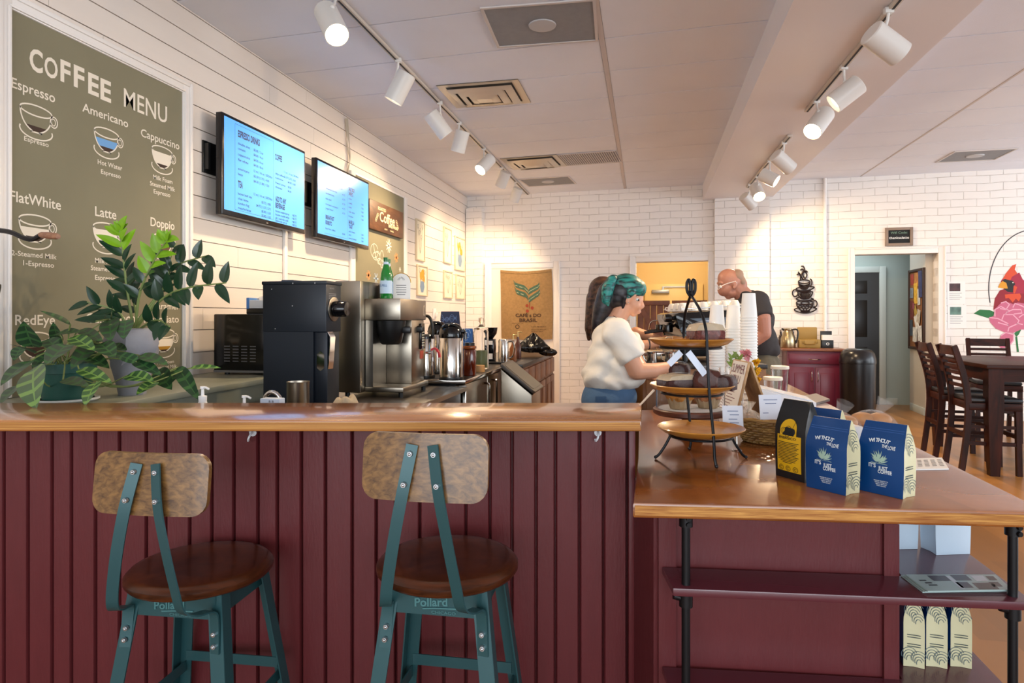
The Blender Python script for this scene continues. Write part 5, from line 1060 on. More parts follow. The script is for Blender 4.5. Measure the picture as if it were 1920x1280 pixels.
g = MB(); g.lathe([(.0335, -.006), (.0345, 0), (.0335, .006)], 18, fr(L(1216, 645.5, 4.195), (0, 1, 0), (0, 0, 1)), cap=False); g.build('wristband', M_ink, t)
f = FIG(); f.egg(L(1132, 625), (.10, .18, .085)); f.egg(L(1135, 680), (.125, .16, .19)); f.cyl(L(1135, 690), L(1135, 735), .13, .14)
for yy in (4.2, 4.5): f.cap(L(1138, 618, yy), L(1160, 645, yy), .07, .062, True, False)
f.skin('shirt', cloth('dark_olive_shirt', '3b3a34'), t, .009, 5)
f = FIG(); f.egg(L(1135, 745), (.14, .17, .11))
for sg in (-1, 1): b = Vector((0, sg * .09, 0)); f.chain([b + Vector((0, 0, .82)), b + Vector((.02, 0, .46)), b + Vector((0, 0, .06))], [.1, .07, .06])
f.skin('trousers', cloth('black_trousers', '1b1b1f'), t, .01, 5)
for sg in (-1, 1): g = FIG(); b = Vector((0, sg * .09, 0)); g.cap(b + Vector((-.03, 0, .05)), b + Vector((.15, 0, .04)), .05, .042); g.skin('shoe', M_black, t, .01, 4, .5, lambda c: Vector((c.x, c.y, max(c.z, .002))))
f = FIG(); f.egg(L(1130, 545), (.098, .086, .10)); f.egg(L(1122, 562), (.07, .082, .09)); f.chain([L(1118, 560), L(1114, 590), L(1108, 615), L(1104, 636)], [.07, .062, .045, .014]); f.chain([L(1124, 575, 4.27), L(1118, 610, 4.26), L(1110, 632, 4.28)], [.045, .035, .012])
f.skin('brown_hair', hairmat('hair_brown', '2c1a12', '6a452e'), t, .006, 14)
# ---- man at the espresso machine
t, L = person('bald man with white-rimmed glasses in dark grey t-shirt, looking down at the espresso machine', 1412, 5.400)
M_sk2 = skinmat('skin_ruddy', 'b87f68')
f = FIG(); f.k = 1.09; f.egg(L(1369, 525), (.098, .078, .084), ay=.5); f.egg(L(1362, 538), (.060, .062, .078), ay=-.55 + 1.2); f.egg(L(1369, 549), (.050, .055, .04), ay=.4); f.egg(L(1366, 556), (.026, .03, .02))
f.cap(L(1351, 537), L(1353.5, 547), .011, .0155); f.egg(L(1355, 549.5), (.014, .02, .010)); f.egg(L(1359, 553), (.014, .025, .008)); f.egg(L(1349.5, 531), (.018, .05, .014), ay=.5)
for yy in (5.323, 5.477): f.egg(L(1377.5, 532, yy), (.018, .009, .032), ay=-.3); f.egg(L(1376, 539, yy), (.012, .008, .014))
f.chain([L(1382, 540), L(1396, 556)], [.062, .068]); f.egg(L(1388, 534), (.05, .06, .06))
f.egg(L(1408, 582), (.09, .15, .08), ay=.3); f.egg(L(1415, 630), (.09, .13, .2)); f.egg(L(1428, 685), (.09, .13, .12))
f.chain([L(1422, 572, 5.190), L(1430, 595, 5.150), L(1433, 625, 5.150)], [.055, .056, .05]); f.chain([L(1433, 625, 5.150), L(1418, 636, 5.170), L(1396, 644, 5.230)], [.05, .047, .032]); f.hand(L(1396, 644, 5.230), (-1, .2, -.2), (0, -.3, 1), 1, .6, 1.08)
f.chain([L(1410, 570, 5.610), L(1405, 595, 5.650), L(1398, 622, 5.650), L(1372, 634, 5.570)], [.055, .056, .05, .032]); f.hand(L(1372, 634, 5.570), (-1, -.1, -.2), (0, .3, 1), -1, .6, 1.08)
for sg in (-1, 1): b = Vector((.04, sg * .1, 0)); f.chain([b + Vector((0, 0, .84)), b + Vector((0, 0, .48)), b + Vector((.02, 0, .08))], [.095, .06, .045]); f.cap(b + Vector((.03, 0, .05)), b + Vector((-.14, 0, .035)), .04, .03)
f.skin('body', M_sk2, t, .005, 4)
for yy, s_ in ((5.343, -1), (5.457, 1)):
    c = L(1351.5, 538, yy); g = MB(); g.ball(c, .011, 10, 6); e = g.build('eye', M_eye, t); g = MB(); g.ball(c + Vector((-.0065, s_ * .003, -.003)), .0062, 8, 5); g.build('iris', M_iris, e)
    g = MB(); g.ribbon([c + Vector((.0, s_ * .014, .026)), c + Vector((-.012, 0, .026))], (0, 0, 1), .008, .005); g.build('eyebrow', mat('brow_grey', '8a7668', .8), t)
g = MB()
for yy in (5.343, 5.457):
    c = L(1348.5, 538.5, yy); g.tube([c + Vector((.010 * math.sin(a), .026 * math.cos(a), .018 * math.sin(a))) for a in [2 * math.pi * k / 14 for k in range(14)]], .0028, 6, True)
for yy, e in ((5.316, 5.318), (5.484, 5.482)): g.tube([L(1349, 537.5, yy), L(1363, 531.5, yy - .0 if yy > 5 else yy), L(1379, 527, e), L(1382, 531, e)], .0032, 6)
g.tube([L(1348, 538, 5.370), L(1347, 537, 5.400), L(1348, 538, 5.430)], .0028, 6); g.build('glasses', mat('white_frame', 'e9e3da', .3), t)
f = FIG(); f.k = 1.09; f.egg(L(1380, 518), (.050, .076, .06), ay=.6); f.egg(L(1388, 528), (.035, .07, .05)); f.skin('cropped_hair', mat('stubble', 'a98a74', .8), t, .006, 4)
f = FIG(); f.k = 1.09; f.egg(L(1408, 578), (.135, .205, .105), ay=.35); f.egg(L(1414, 600), (.145, .19, .12)); f.egg(L(1420, 640), (.145, .185, .15)); f.egg(L(1398, 556), (.085, .10, .045), ay=.5); f.cyl(L(1422, 640), L(1428, 668), .125, .135); f.egg(L(1440, 655), (.08, .15, .07))
f.cap(L(1420, 566, 5.230), L(1431, 596, 5.150), .09, .078, True, False); f.cap(L(1408, 564, 5.570), L(1404, 594, 5.650), .09, .078, True, False)
zm = L(1428, 668).z
f.skin('t_shirt', cloth('charcoal_tshirt', '3c3838', 16, .4), t, .010, 18, .6, lambda c: Vector((c.x + .003 * math.sin(c.z * 55 + c.y * 20), c.y, max(c.z, zm))))
f = FIG(); f.k = 1.09; f.egg(L(1430, 690), (.135, .18, .14))
for sg in (-1, 1): b = Vector((.04, sg * .1, 0)); f.chain([b + Vector((0, 0, .88)), b + Vector((0, 0, .48)), b + Vector((.02, 0, .06))], [.115, .085, .075])
f.skin('trousers', cloth('khaki', '6d6451'), t, .01, 5, .5, lambda c: Vector((c.x, c.y, min(c.z, zm + .02))))
for sg in (-1, 1): g = FIG(); g.k = 1.05; b = Vector((.04, sg * .1, 0)); g.cap(b + Vector((.04, 0, .05)), b + Vector((-.16, 0, .042)), .055, .045); g.skin('shoe', M_black, t, .01, 4, .5, lambda c: Vector((c.x, c.y, max(c.z, .002))))
# ================================================================ ON THE LOWER COUNTER (cam-aligned local axes)
TZ = CZ + .0006
def cp(cx, Y, z=TZ): return c2w(cx, Y, z)
def cx_(px, Y): return (px - CX) / F * Y
M_tray = wood('tray_wood', '9a5f1f', 'c98c3a', (2, 12, 12), 2.5, .35, coat=.3)
# --- three-tier stand
t = thing('tiered_stand', 'black iron three-tier stand on the lower counter holding round wooden plates', 'stand', cp(.585, 2.0), TH)
tiers = ((.0, .072, .132), (-.028, .204, .128), (-.032, .345, .128))     # x shift, ring height, plate radius
for (dx, z, r) in tiers:
    mb = MB(); mb.tube([(dx + r * .72 * math.cos(a), r * .72 * math.sin(a), z) for a in [2 * math.pi * k / 32 for k in range(32)]], .0035, 8, True)
    mb.tube([(dx - r * .72, 0, z), (dx + r * .72, 0, z)], .0028, 6); mb.build('ring', M_darkmetal, t)
for a in (180, 0):
    c, s = math.cos(math.radians(a)), math.sin(math.radians(a)); mb = MB(); mb.tube(smoothpts([(.095 * c, .095 * s, .070), (.108 * c, .108 * s, .045), (.128 * c, .128 * s, .015), (.140 * c, .140 * s, .005)], 5), .0042, 8); mb.ball((.140 * c, .140 * s, .0055), .0055, 8, 6); mb.build('leg', M_darkmetal, t)
for sg in (-1, 1):
    y = sg * .125; mb = MB(); mb.tube(smoothpts([(.008 if sg < 0 else .0, y * 1.03, .005), (.004, y, .03), (.0, y, .10), (-.012, y, .22), (-.018, y, .34), (-.020, y * .97, .40), (-.024, y * .72, .45), (-.028, y * .30, .487), (-.030, y * .06, .505), (-.030, y * .05, .52)], 6), .0045, 8); mb.ball((.008 if sg < 0 else 0, y * 1.03, .006), .006, 8, 6); mb.build('rod', M_darkmetal, t)
mb = MB()
for sg in (-1, 1): mb.tube(smoothpts([(-.030 + sg * .004, 0, .505), (-.030 + sg * .012, 0, .52), (-.030 + sg * .013, 0, .545), (-.030 + sg * .007, 0, .555), (-.030 + sg * .003, 0, .54), (-.030 + sg * .003, 0, .51)], 5), .0045, 8)
mb.build('handle', M_darkmetal, t)
for (dx, z, r), lab in zip(tiers, ('empty round wooden plate on the lowest tier of the iron stand', 'round wooden plate holding dark wrapped loaves on the middle tier', 'round wooden plate on the top tier of the iron stand')):
    mb = MB(); q = .0042; mb.lathe([(0, q), (r * .70, q), (r * .86, q + .007), (r * .97, q + .018), (r, q + .022), (r * .985, q + .024), (r * .84, q + .013), (r * .66, q + .009), (0, q + .009)], 48, cap=False)
    o = mb.build('wooden_plate', M_tray, loc=cp(.585 + dx, 2.0, TZ + z), rz=TH); tag(o, lab, 'plate', 'wooden plates of the tiered stand')
# --- goods on the plates
M_cake = mat('dark_cake', '3a1710', .8, var=.3, vscale=60, bump=.5, bscale=120); M_crumb = mat('pale_glaze', 'b9a68a', .6, var=.15, vscale=30); M_film = mat('cling_film', 'ffffff', .05, alpha=.07, coat=.6, bump=.5, bscale=45)
def loaf(cx, Y, z, rz, w, d, h, lab, tilt=0., m=None, top=True):
    o = thing('wrapped_cake', lab, 'cake', cp(cx, Y, z), TH + rz, 'wrapped cakes on the tiered stand')
    prof = [(-w / 2, 0), (w / 2, 0), (w * .52, h * .55), (w * .40, h * .9), (0, h), (-w * .40, h * .9), (-w * .52, h * .55)]
    q = fr((0, 0, 0), (1, 0, 0), (0, 0, 1)) @ Matrix.Rotation(tilt, 4, 'Z')
    mb = MB(); mb.prism(prof, -d / 2, d / 2, q, b=.005); mb.build('slice', m or M_cake, o)
    if top: mb = MB(); mb.prism([(x * 1.03, max(z_, h * .6) + .0012) for x, z_ in prof[2:]], -d / 2 - .001, d / 2 + .001, q, b=.004); mb.build('glaze', M_crumb, o)
    mb = MB(); rr = random.Random(int(cx * 1e4)); mb.ball((0, 0, h * .5), 1, 22, 14, (w * .60, d * .62, h * .62), lambda p: p * (1 + .06 * math.sin(9 * math.atan2(p.y, p.x) + 40 * p.z)))
    mb.bm.verts.ensure_lookup_table()
    for v in mb.bm.verts: v.co.z = max(v.co.z, .0008)
    mb.build('film_wrap', M_film, o)
    return o
zm_, zt2 = TZ + .204 + .0135, TZ + .345 + .0135
loaf(.516, 2.0, zm_, .35, .115, .07, .045, 'large wrapped dark loaf with pale glazed top on the middle plate')
loaf(.535, 2.06, zm_ + .03, -.4, .06, .05, .045, 'small wrapped cake slice behind the glazed loaf on the middle plate', 0, None, False)
loaf(.600, 1.985, zm_, -.2, .085, .055, .062, 'wrapped brown loaf slice in the middle of the middle plate', 0, mat('brown_cake', '4b2113', .8, var=.3, vscale=60, bump=.5, bscale=120), False)
loaf(.650, 1.97, zm_, -.6, .06, .06, .046, 'dark wrapped slice at the rim of the middle plate behind the iron rod', 0, None, False)
loaf(.600, 2.0, zt2, .2, .095, .07, .062, 'speckled wrapped cake wedge on the top plate', .0, mat('speckled_cake', '6b3128', .8, var=.45, vscale=110, bump=.5, bscale=120))
o = thing('glass_cup', 'small clear glass cup with amber filling on the top plate', 'cup', cp(.520, 1.985, zt2), TH)
mb = MB(); mb.lathe([(0, 0), (.026, 0), (.028, .004), (.030, .022), (.0285, .022), (.026, .006), (0, .005)], 24, cap=False); mb.tube(smoothpts([(-.03, 0, .02), (-.045, 0, .018), (-.044, 0, .006), (-.029, 0, .005)], 4), .0025, 6); mb.build('glass', M_glass, o)
mb = MB(); mb.lathe([(0, .0055), (.0245, .0058), (.026, .015), (0, .0155)], 20, cap=False); mb.build('filling', mat('amber_fill', 'b5691f', .2), o)
o = thing('price_tag', 'small white tag leaning on the speckled wedge', 'card', cp(.563, 1.998, zt2), TH + .3); mb = MB(); mb.box((0, 0, .02), (.012, .0015, .04), 0, 0, Matrix.Rotation(.45, 3, 'Y')); mb.build('tag_card', M_paper, o)
for (a, b, lab) in (((1277, 660, 1.93), (1254, 683, 1.93), 'short slanted white paper strip under the top plate, near the hand'), ((1290, 660, 1.91), (1322, 702, 1.91), 'long slanted white paper strip between the top and middle plates')):
    mb = MB(); pa, pb = P(*a), P(*b); mb.ribbon([pa, pb], c2w(1, .2, 0), .021, .0012); o = mb.build('paper_strip', mat('bluish_paper', 'd5dfee', .6)); tag(o, lab, 'paper', 'paper strips on the tiered stand')
# --- cake stand with muffins under glass
o = thing('cake_stand', 'footed wooden cake stand with clear dome behind the iron stand', 'cake stand', cp(cx_(1294, 2.42), 2.42), TH); R_ = .136
mb = MB(); mb.lathe([(0, 0), (.075, 0), (.078, .008), (.04, .03), (.03, .055), (.045, .072), (0, .074)], 36, cap=False); mb.build('foot', wood('cake_stand_wood', '4a2416', '74412a', (2, 12, 12), 3, .4), o)
mb = MB(); mb.lathe([(0, .0745), (R_ * .94, .0745), (R_, .08), (R_, .094), (R_ * .97, .098), (0, .096)], 48, cap=False); mb.build('plate', MATS['cake_stand_wood'], o)
mb = MB(); mb.lathe([(0, .0965), (R_ * .86, .0968), (R_ * .86, .0978), (0, .0982)], 40, cap=False); mb.build('paper_doily', M_paper, o)
mb = MB(); mb.lathe([(R_ * .92, .0986), (R_ * .92, .19), (R_ * .85, .20), (0, .203), (0, .200), (R_ * .83, .197), (R_ * .9, .189), (R_ * .9, .0986)], 44, cap=False); mb.build('dome', M_glass, o)
def muffin(cx, Y, lab, hx1, seed):
    o = thing('muffin', lab, 'muffin', cp(cx, Y, TZ + .0988), TH, 'muffins under the clear dome'); rr = random.Random(seed); ph = [rr.uniform(0, 6) for _ in range(4)]
    mb = MB(); v = 28; mb.lathe([(0, 0), (.032, 0)] + [(.033 + .013 * k / 4, .01 * k + .001) for k in range(5)] + [(0, .041)], v, cap=False)
    for q in mb.bm.verts:
        a = math.atan2(q.co.y, q.co.x); k = 1 + .05 * (1 if int((a + 7) * v / math.tau) % 2 else -1); q.co.x *= k; q.co.y *= k
    mb.build('paper_case', mat('paper_case', 'a68d6a', .8), o)
    mb = MB(); mb.ball((0, 0, .048), .05, 30, 18, (1, 1, .62), lambda d: d * (1 + .07 * math.sin(d.x * 170 + ph[0]) * math.sin(d.y * 160 + ph[1]) + .05 * math.sin(d.z * 190 + ph[2] + d.x * 90))); mb.build('crumb_top', mat(hx1, hx1, .8, var=.45, vscale=45, bump=.6, bscale=90), o)
muffin(cx_(1274, 2.40), 2.40, 'golden muffin with red fruit bits under the dome, seen beside the slim back rod', 'b8772a', 1); muffin(cx_(1327, 2.42), 2.42, 'crumb-topped muffin in a pale paper case under the dome', 'a5683a', 2)
o = thing('serving_tongs', 'pale wooden tongs leaning between the bar end and the middle plate', 'tongs', (0, 0, 0)); mb = MB(); a, b, c = P(1200, 759, 2.05), P(1226, 731, 2.0), P(1214, 721, 2.1)
mb.tube([a, b], [.003, .004], 8); mb.build('tong_arm', mat('pale_tongs', 'e3d3bd', .5), o)
# --- paper cup towers
M_cupw = mat('paper_cup_white', 'f2f0ea', .55)
cup_me = None
def cups(cx, Y, n, what, extra=0.):
    global cup_me
    sp_ = .0155
    for i in range(n):
        z = TZ + i * sp_ + extra
        place = 'topmost cup' if i == n - 1 else 'bottom cup' if i == 0 else 'cup %d from the top' % (n - i)
        if cup_me is None:
            mb = MB(); mb.lathe([(.0455, .0), (.0468, .0025), (.0455, .005), (.0435, .0052), (.0335, .132), (.0315, .134), (.030, .130), (0, .130)], 26, cap=False); o = mb.build('paper_cup', M_cupw); cup_me = o.data
        else: o = bpy.data.objects.new('paper_cup', cup_me); COL.objects.link(o)
        o.location = cp(cx, Y, z); o.rotation_euler = (0, 0, TH + i * .3)
        tag(o, 'white paper cup, %s in the %s' % (place, what), 'cup', 'white paper cups in upside-down stacks')
cups(cx_(1344, 3.55), 3.55, 25, 'stack right behind the cake wedge'); cups(cx_(1375, 3.62), 3.62, 25, 'middle stack of three'); cups(cx_(1404, 3.49), 3.49, 29, 'tallest stack, beside the man')
# --- A-frame menu
o = thing('menu_stand', 'small wooden A-frame sign with a printed summer menu', 'sign', cp(.99, 2.68), TH)
Hs = .252; 
for sx, nm in ((-1, 'front_board'), (1, 'back_board')):
    bx_ = -.066 if sx < 0 else .096; a, b = Vector((bx_, 0, 0)), Vector((0.006 * sx, 0, Hs)); ax = (b - a).normalized(); Q = fr(a, (0, 1, 0) if sx > 0 else (0, -1, 0), ax); L_ = (b - a).length
    mb = MB(); y0, y1 = (0, .19) if sx > 0 else (-.19, 0); mb.bx(0, 0, 0, 0, 0, 0) if 0 else None
    mb.M = Q; mb.bx(y0, y1, .0, L_, -.009, 0, .002); brd = mb.build(nm, wood('pale_sign_wood', '9c774c', 'c9a273', (12, 12, 2), 3, .5), o)
    if sx < 0:
        mb = MB(); mb.M = Q; mb.bx(y0 + .012, y1 - .010, .01, L_ - .004, .0003, .0012); pp = mb.build('menu_paper', M_paper, o)
        mb = MB(); mb.text('SUMMER', Q @ fr((-.095, L_ - .055, .0016), (1, 0, 0), (0, 1, 0)), w=.15, h=.038, al='CENTER', off=.0); mb.text('MENU', Q @ fr((-.105, L_ - .100, .0016), (1, 0, 0), (0, 1, 0)), w=.11, h=.036, al='CENTER', off=.0)
        for k in range(9): stroke(mb, [(-.17, L_ - .125 - k * .013), (-.06 - .02 * (k % 3), L_ - .125 - k * .013)], .003, Q @ Matrix.Translation((0, 0, .0016)))
        mb.build('menu_print', mat('menu_maroon', '7a4552', .7), pp)
# --- flowers and clear jar
o = thing('flower_vase', 'clear vase with pink and yellow flowers behind the A-frame menu', 'vase', cp(cx_(1404, 3.0), 3.0), TH)
mb = MB(); mb.lathe([(0, 0), (.035, 0), (.04, .01), (.04, .09), (.026, .12), (.03, .13), (.026, .13), (.022, .12), (.036, .088), (.036, .01), (0, .008)], 24, cap=False); mb.build('vase_glass', M_glass, o)
rr = random.Random(4)
def bloom(c, r, m, nm, parent, n=26):
    mb = MB()
    for k in range(n): d = Vector((rr.gauss(0, 1), rr.gauss(0, 1), rr.gauss(.3, 1))).normalized(); leaf(mb, Vector(c) + d * r * .1, Vector(c) + d * r * rr.uniform(.8, 1.1), r * .8, Vector((rr.uniform(-1, 1), rr.uniform(-1, 1), 1)), .15, .3, 5, (0, 0))
    return mb.build(nm, m, parent)
fl = [((-.02, -.02, .262), .034, 'pink_flower', 'd98f95'), ((.034, .0, .225), .024, 'yellow_flower', 'e0a812'), ((.040, .0, .185), .026, 'yellow_flower', 'e0a812'), ((.042, .01, .145), .024, 'yellow_flower', 'e0a812')]
ms = MB()
for c, r, nm, hx in fl: bloom(c, r, mat(nm, hx, .6), nm, o); ms.tube(smoothpts([(0, 0, .02), (c[0] * .3, c[1] * .3, .12), c], 5), .0025, 5)
ms.build('stems', M_stem, o)
mb = MB()
for k in range(12): b_ = Vector((-.06 + rr.uniform(-.02, .02), rr.uniform(-.03, .03), .20 + rr.uniform(0, .05))); leaf(mb, b_, b_ + Vector((rr.uniform(-.03, .02), rr.uniform(-.02, .02), .03)), .014, (0, -1, .5), .1, .2, 6, (0, 0))
mb.tube(smoothpts([(0, 0, .05), (-.02, 0, .14), (-.06, 0, .25)], 5), .002, 5); mb.build('greenery', mat('sprig_green', '7d9440', .5), o)
o = thing('glass_bottle_vase', 'clear glass jar standing between the cake slices and paper cups', 'jar', cp(cx_(1358, 2.95), 2.95), TH)
mb = MB(); mb.lathe([(0, 0), (.042, 0), (.046, .008), (.046, .13), (.024, .165), (.024, .205), (.027, .21), (.021, .21), (.02, .165), (.042, .128), (.042, .01), (0, .008)], 24, cap=False); mb.build('jar_glass', M_glass, o)
# --- card holder and basket
def card(name, lab, cx, Y, z0, w, h, rz, lines, stem=True, lean=-.15):
    o = thing(name, lab, 'card', cp(cx, Y), TH + rz); mb = MB(); Rm = Matrix.Rotation(lean, 3, 'X'); mb.box((0, 0, z0 + h / 2), (w, .0016, h), 0, 0, Rm); c_ = mb.build('card_face', mat('card_paper', 'd8dce6', .6), o)
    mb = MB(); Q = Matrix.Translation((0, 0, z0 + h / 2)) @ Rm.to_4x4() @ fr((0, -.0012, 0), (1, 0, 0), (0, 0, 1))
    for k, (u, v, ww) in enumerate(lines): stroke(mb, [(u - ww / 2, v), (u + ww / 2, v)], .0022, Q)
    mb.build('card_print', mat('card_ink', '5f6e92', .7), c_)
    if stem:
        mb = MB(); mb.tube([(.012, .004, z0 + .005), (.014, -.0, .004)], .0016, 6); mb.tube([(.014 + .016 * math.cos(a), .016 * math.sin(a), .0018) for a in [2 * math.pi * k / 20 for k in range(20)]], .0016, 5, True); mb.build('wire_holder', M_steel2, o)
    return o
card('price_card', 'white price card on a wire holder beside the lowest wooden plate', cx_(1374, 2.12), 2.12, .072, .066, .076, -.05, [(0, .02, .035), (.005, .008, .03), (0, -.006, .028), (.004, -.018, .03)])
B0 = (cx_(1446, 2.26), 2.26)
o = thing('wicker_basket', 'oval wicker basket with wrapped treats behind the black and yellow bag', 'basket', cp(*B0), TH - .5)
M_wick = wood('wicker', '6e4a1f', 'b08a4a', (20, 20, 20), 4, .6)
mb = MB(); nb = 9
for i in range(nb):
    z = .006 + i * .0085; k = .72 + .28 * (i / (nb - 1)) ** .8; n = 44
    mb.tube([((.125 * k + .004 * (1 if (j + i) % 2 else -1)) * math.cos(2 * math.pi * j / n), (.085 * k + .004 * (1 if (j + i) % 2 else -1)) * math.sin(2 * math.pi * j / n), z) for j in range(n)], .0046, 5, True)
mb.prism([(.09 * math.cos(2 * math.pi * j / 30), .06 * math.sin(2 * math.pi * j / 30)) for j in range(30)], 0.0008, .006); mb.build('weave', M_wick, o)
mb = MB(); n = 60; mb.tube([(.131 * math.cos(2 * math.pi * j / n), .091 * math.sin(2 * math.pi * j / n), .084 + .003 * math.sin(2 * math.pi * j / n * 12)) for j in range(n)], .0075, 6, True); mb.build('rim', M_wick, o)
mb = MB()
for j in range(22): a = 2 * math.pi * j / 22; mb.tube([(.092 * math.cos(a), .062 * math.sin(a), .004), (.128 * math.cos(a), .088 * math.sin(a), .083)], .003, 5)
mb.build('stakes', M_wick, o)
M_cell = mat('cellophane', 'fff4e4', .05, alpha=.3, coat=1., bump=.8, bscale=40); M_cook = mat('cookie', '9a6a35', .7, var=.25, vscale=40)
for k, (x, y, z, lab) in enumerate(((-.075, -.01, .07, 'cellophane-wrapped treat at the basket edge beside the price card'), (.0, .02, .045, 'cellophane-wrapped treat in the basket middle'), (.055, -.02, .04, 'wrapped round cookie in the basket next to the black and yellow bag'))):
    q = Matrix.Rotation(TH - .5, 3, 'Z') @ Vector((x, y, 0)); b = thing('wrapped_treat', lab, 'treat', cp(*B0) + q + Vector((0, 0, z - .032)), .4 * k, 'wrapped treats in the wicker basket')
    mb = MB(); mb.ball((0, 0, .035), .032, 18, 10, (1, .8, .7)); mb.build('cookie', M_cook, b)
    mb = MB(); mb.ball((0, 0, .037), .040, 26, 16, (1, .82, .85), lambda d: d * (1 + .12 * math.sin(11 * math.atan2(d.y, d.x) + 60 * d.z))); mb.lathe([(.006, .065), (.008, .07), (.026, .10)], 14, cap=False); mb.build('wrapper', M_cell, b)
card('basket_card', 'pale card standing in the wicker basket beside the black and yellow bag', cx_(1444, 2.24), 2.235, .085, .082, .085, .1, [(0, .025, .05), (.0, .012, .04), (-.02, -.02, .02)], False)
# --- coffee bags
def surf(w, d, h):
    def f_(x, z):
        t_ = min(max(z / h, 0), 1); dd = d / 2 * (1 - max(0, (t_ - .62) / .38) ** 1.3 * .93); ww = w / 2; u = min(abs(x) / ww, 1); return -dd - .008 * math.sin(math.pi * min(t_ * 1.3, 1)) * (1 - u * u)
    return f_
def wrap(mb, f_, off):
    for v in mb.bm.verts: v.co = Vector((v.co.x, f_(v.co.x, v.co.z) - off, v.co.z))
XZ = lambda x, z: fr((x, 0, z), (1, 0, 0), (0, 0, 1))
M_bagtxt = mat('bag_white_ink', 'd5dde0', .5); M_bagline = mat('bag_pale_green', '9db8a8', .5); M_gline = mat('gusset_line', '4a6068', .6)
def gusset(body, w, d, h, sx=1):
    mb = MB()
    Q = fr((sx * (w / 2 * .985), 0, 0), (0, sx, 0), (0, 0, 1))
    for k in range(2): 
        for z0 in (.42, .30):
            for q in range(2): stroke(mb, [(-d * .32, h * (z0 - .03 * q)), (d * .32, h * (z0 - .03 * q))], .0018, Q)
    for (cy, cz, n) in ((.0, .66, 5), (-.012, .10, 4), (.014, .06, 4), (.012, .58, 3)):
        for k in range(n): stroke(mb, ell(cy * d / .055, h * cz + .004 * k, .006 + .004 * k, .010 + .003 * k, 20, 200), .0014, Q)
    for v in mb.bm.verts:
        t_ = v.co.z / h; y = v.co.y; v.co.x = sx * (w / 2 * (.905 + .08 * min(abs(y) / (d / 2), 1)) + .003)
    mb.build('gusset_print', M_gline, body)
def blue_bag(cx, Y, rz, lab, w=.106, d=.058, h=.182, prints=True, grp='blue foil coffee bags on the lower counter'):
    o, b = pouch('coffee_bag', lab, cp(cx, Y), TH + rz, w, d, h, M_blue, M_creamp, grp); f_ = surf(w, d, h)
    if prints:
        mb = MB(); A = lambda s, x, z, ww, hh: mb.text(s, XZ(x, z), w=ww, h=hh, al='CENTER', off=.025)
        for i, ch in enumerate('WITHOUT'): a = (i - 3) * .1; mb.text(ch, XZ(-.004 + (i - 3) * .0066, .127 + .0022 * (1 - ((i - 3) / 3) ** 2)) @ Matrix.Rotation(-a * .6, 4, 'Z'), h=.0085, al='CENTER', off=.03)
        A('THE', .010, .1175, .013, .007); A('LOVE', .027, .1145, .017, .0085)
        A("IT'S", -.016, .067, .018, .0095); A('JUST', .010, .0635, .022, .0085); A('COFFEE', .014, .0545, .032, .0085)
        for k in range(4): A(('ORGANIC ROASTED TO', 'ORDER COFFEE CO', 'SMALL BATCH', 'FRESH ALWAYS')[k], .004, .034 - .0042 * k, .034 - .004 * k, .0023)
        wrap(mb, f_, .0009); mb.build('slogan_print', M_bagtxt, b)
        mb = MB(); r2 = random.Random(3)
        for k in range(34):
            a = math.radians(r2.uniform(15, 165)); L_ = r2.uniform(.014, .029); c = (r2.uniform(-.006, .006), .079 + r2.uniform(0, .006)); e = (c[0] + math.cos(a) * L_ * .9, c[1] + math.sin(a) * L_); m_ = ((c[0] + e[0]) / 2 + .001, (c[1] + e[1]) / 2)
            p_ = (-math.sin(a) * .0016, math.cos(a) * .0016); mb.flat([(c[0], 0, c[1]), (m_[0] + p_[0], 0, m_[1] + p_[1]), (e[0], 0, e[1]), (m_[0] - p_[0], 0, m_[1] - p_[1])])
        stroke(mb, [(-.02, .0785), (.02, .0775)], .001, XZ(0, 0)); wrap(mb, f_, .0008); mb.build('agave_print', M_bagline, b)
    mb = MB()
    for z in (.155, .160): stroke(mb, [(-w * .46 + w * .92 * q_ / 12, z) for q_ in range(13)], .0012, XZ(0, 0))
    wrap(mb, f_, .0008); mb.build('zip_line', mat('zip_blue', '2f5a96', .3), b)
    gusset(b, w, d, h, 1); return o
# place by the front face's middle: centre = face middle - normal * d/2
def face_place(c0, c1, d):
    mx_, my_ = (c0[0] + c1[0]) / 2, (c0[1] + c1[1]) / 2; rz = math.atan2(c1[1] - c0[1], c1[0] - c0[0]); return mx_ - math.sin(rz) * d / 2, my_ + math.cos(rz) * d / 2, rz
x, y, rz = face_place((.765, 1.674), (.819, 1.585), .058); blue_bag(x, y, rz, 'blue coffee bag with white slogan touching the black and yellow bag')
x, y, rz = face_place((.8826, 1.643), (.9415, 1.552), .058); blue_bag(x, y, rz, 'blue coffee bag with white slogan nearest the folded paper menu', h=.176)
blue_bag(.872, 1.80, -1.0, 'blue coffee bag half hidden behind the black and yellow one', prints=False, h=.185)
x, y, rz = face_place((.736, 1.795), (.773, 1.71), .06)
o, b_ = pouch('coffee_bag', 'black coffee bag with yellow label and cherry drawing', cp(x, y), TH + rz, .098, .06, .212, mat('black_foil', '15181c', .35, bump=.15, bscale=12), mat('black_foil', '15181c'))
f_ = surf(.098, .06, .212); M_by = mat('bag_yellow', 'd9a713', .45); M_bk = mat('bag_black_ink', '1c1a12', .6)
mb = MB()
for a in range(0, 20):
    x0, x1 = -.040 + .08 * a / 20, -.040 + .08 * (a + 1) / 20
    for k in range(8): z0, z1 = .020 + .098 * k / 8, .020 + .098 * (k + 1) / 8; mb._add([(x0, 0, z0), (x1, 0, z0), (x1, 0, z1), (x0, 0, z1)], [[0, 1, 2, 3]])
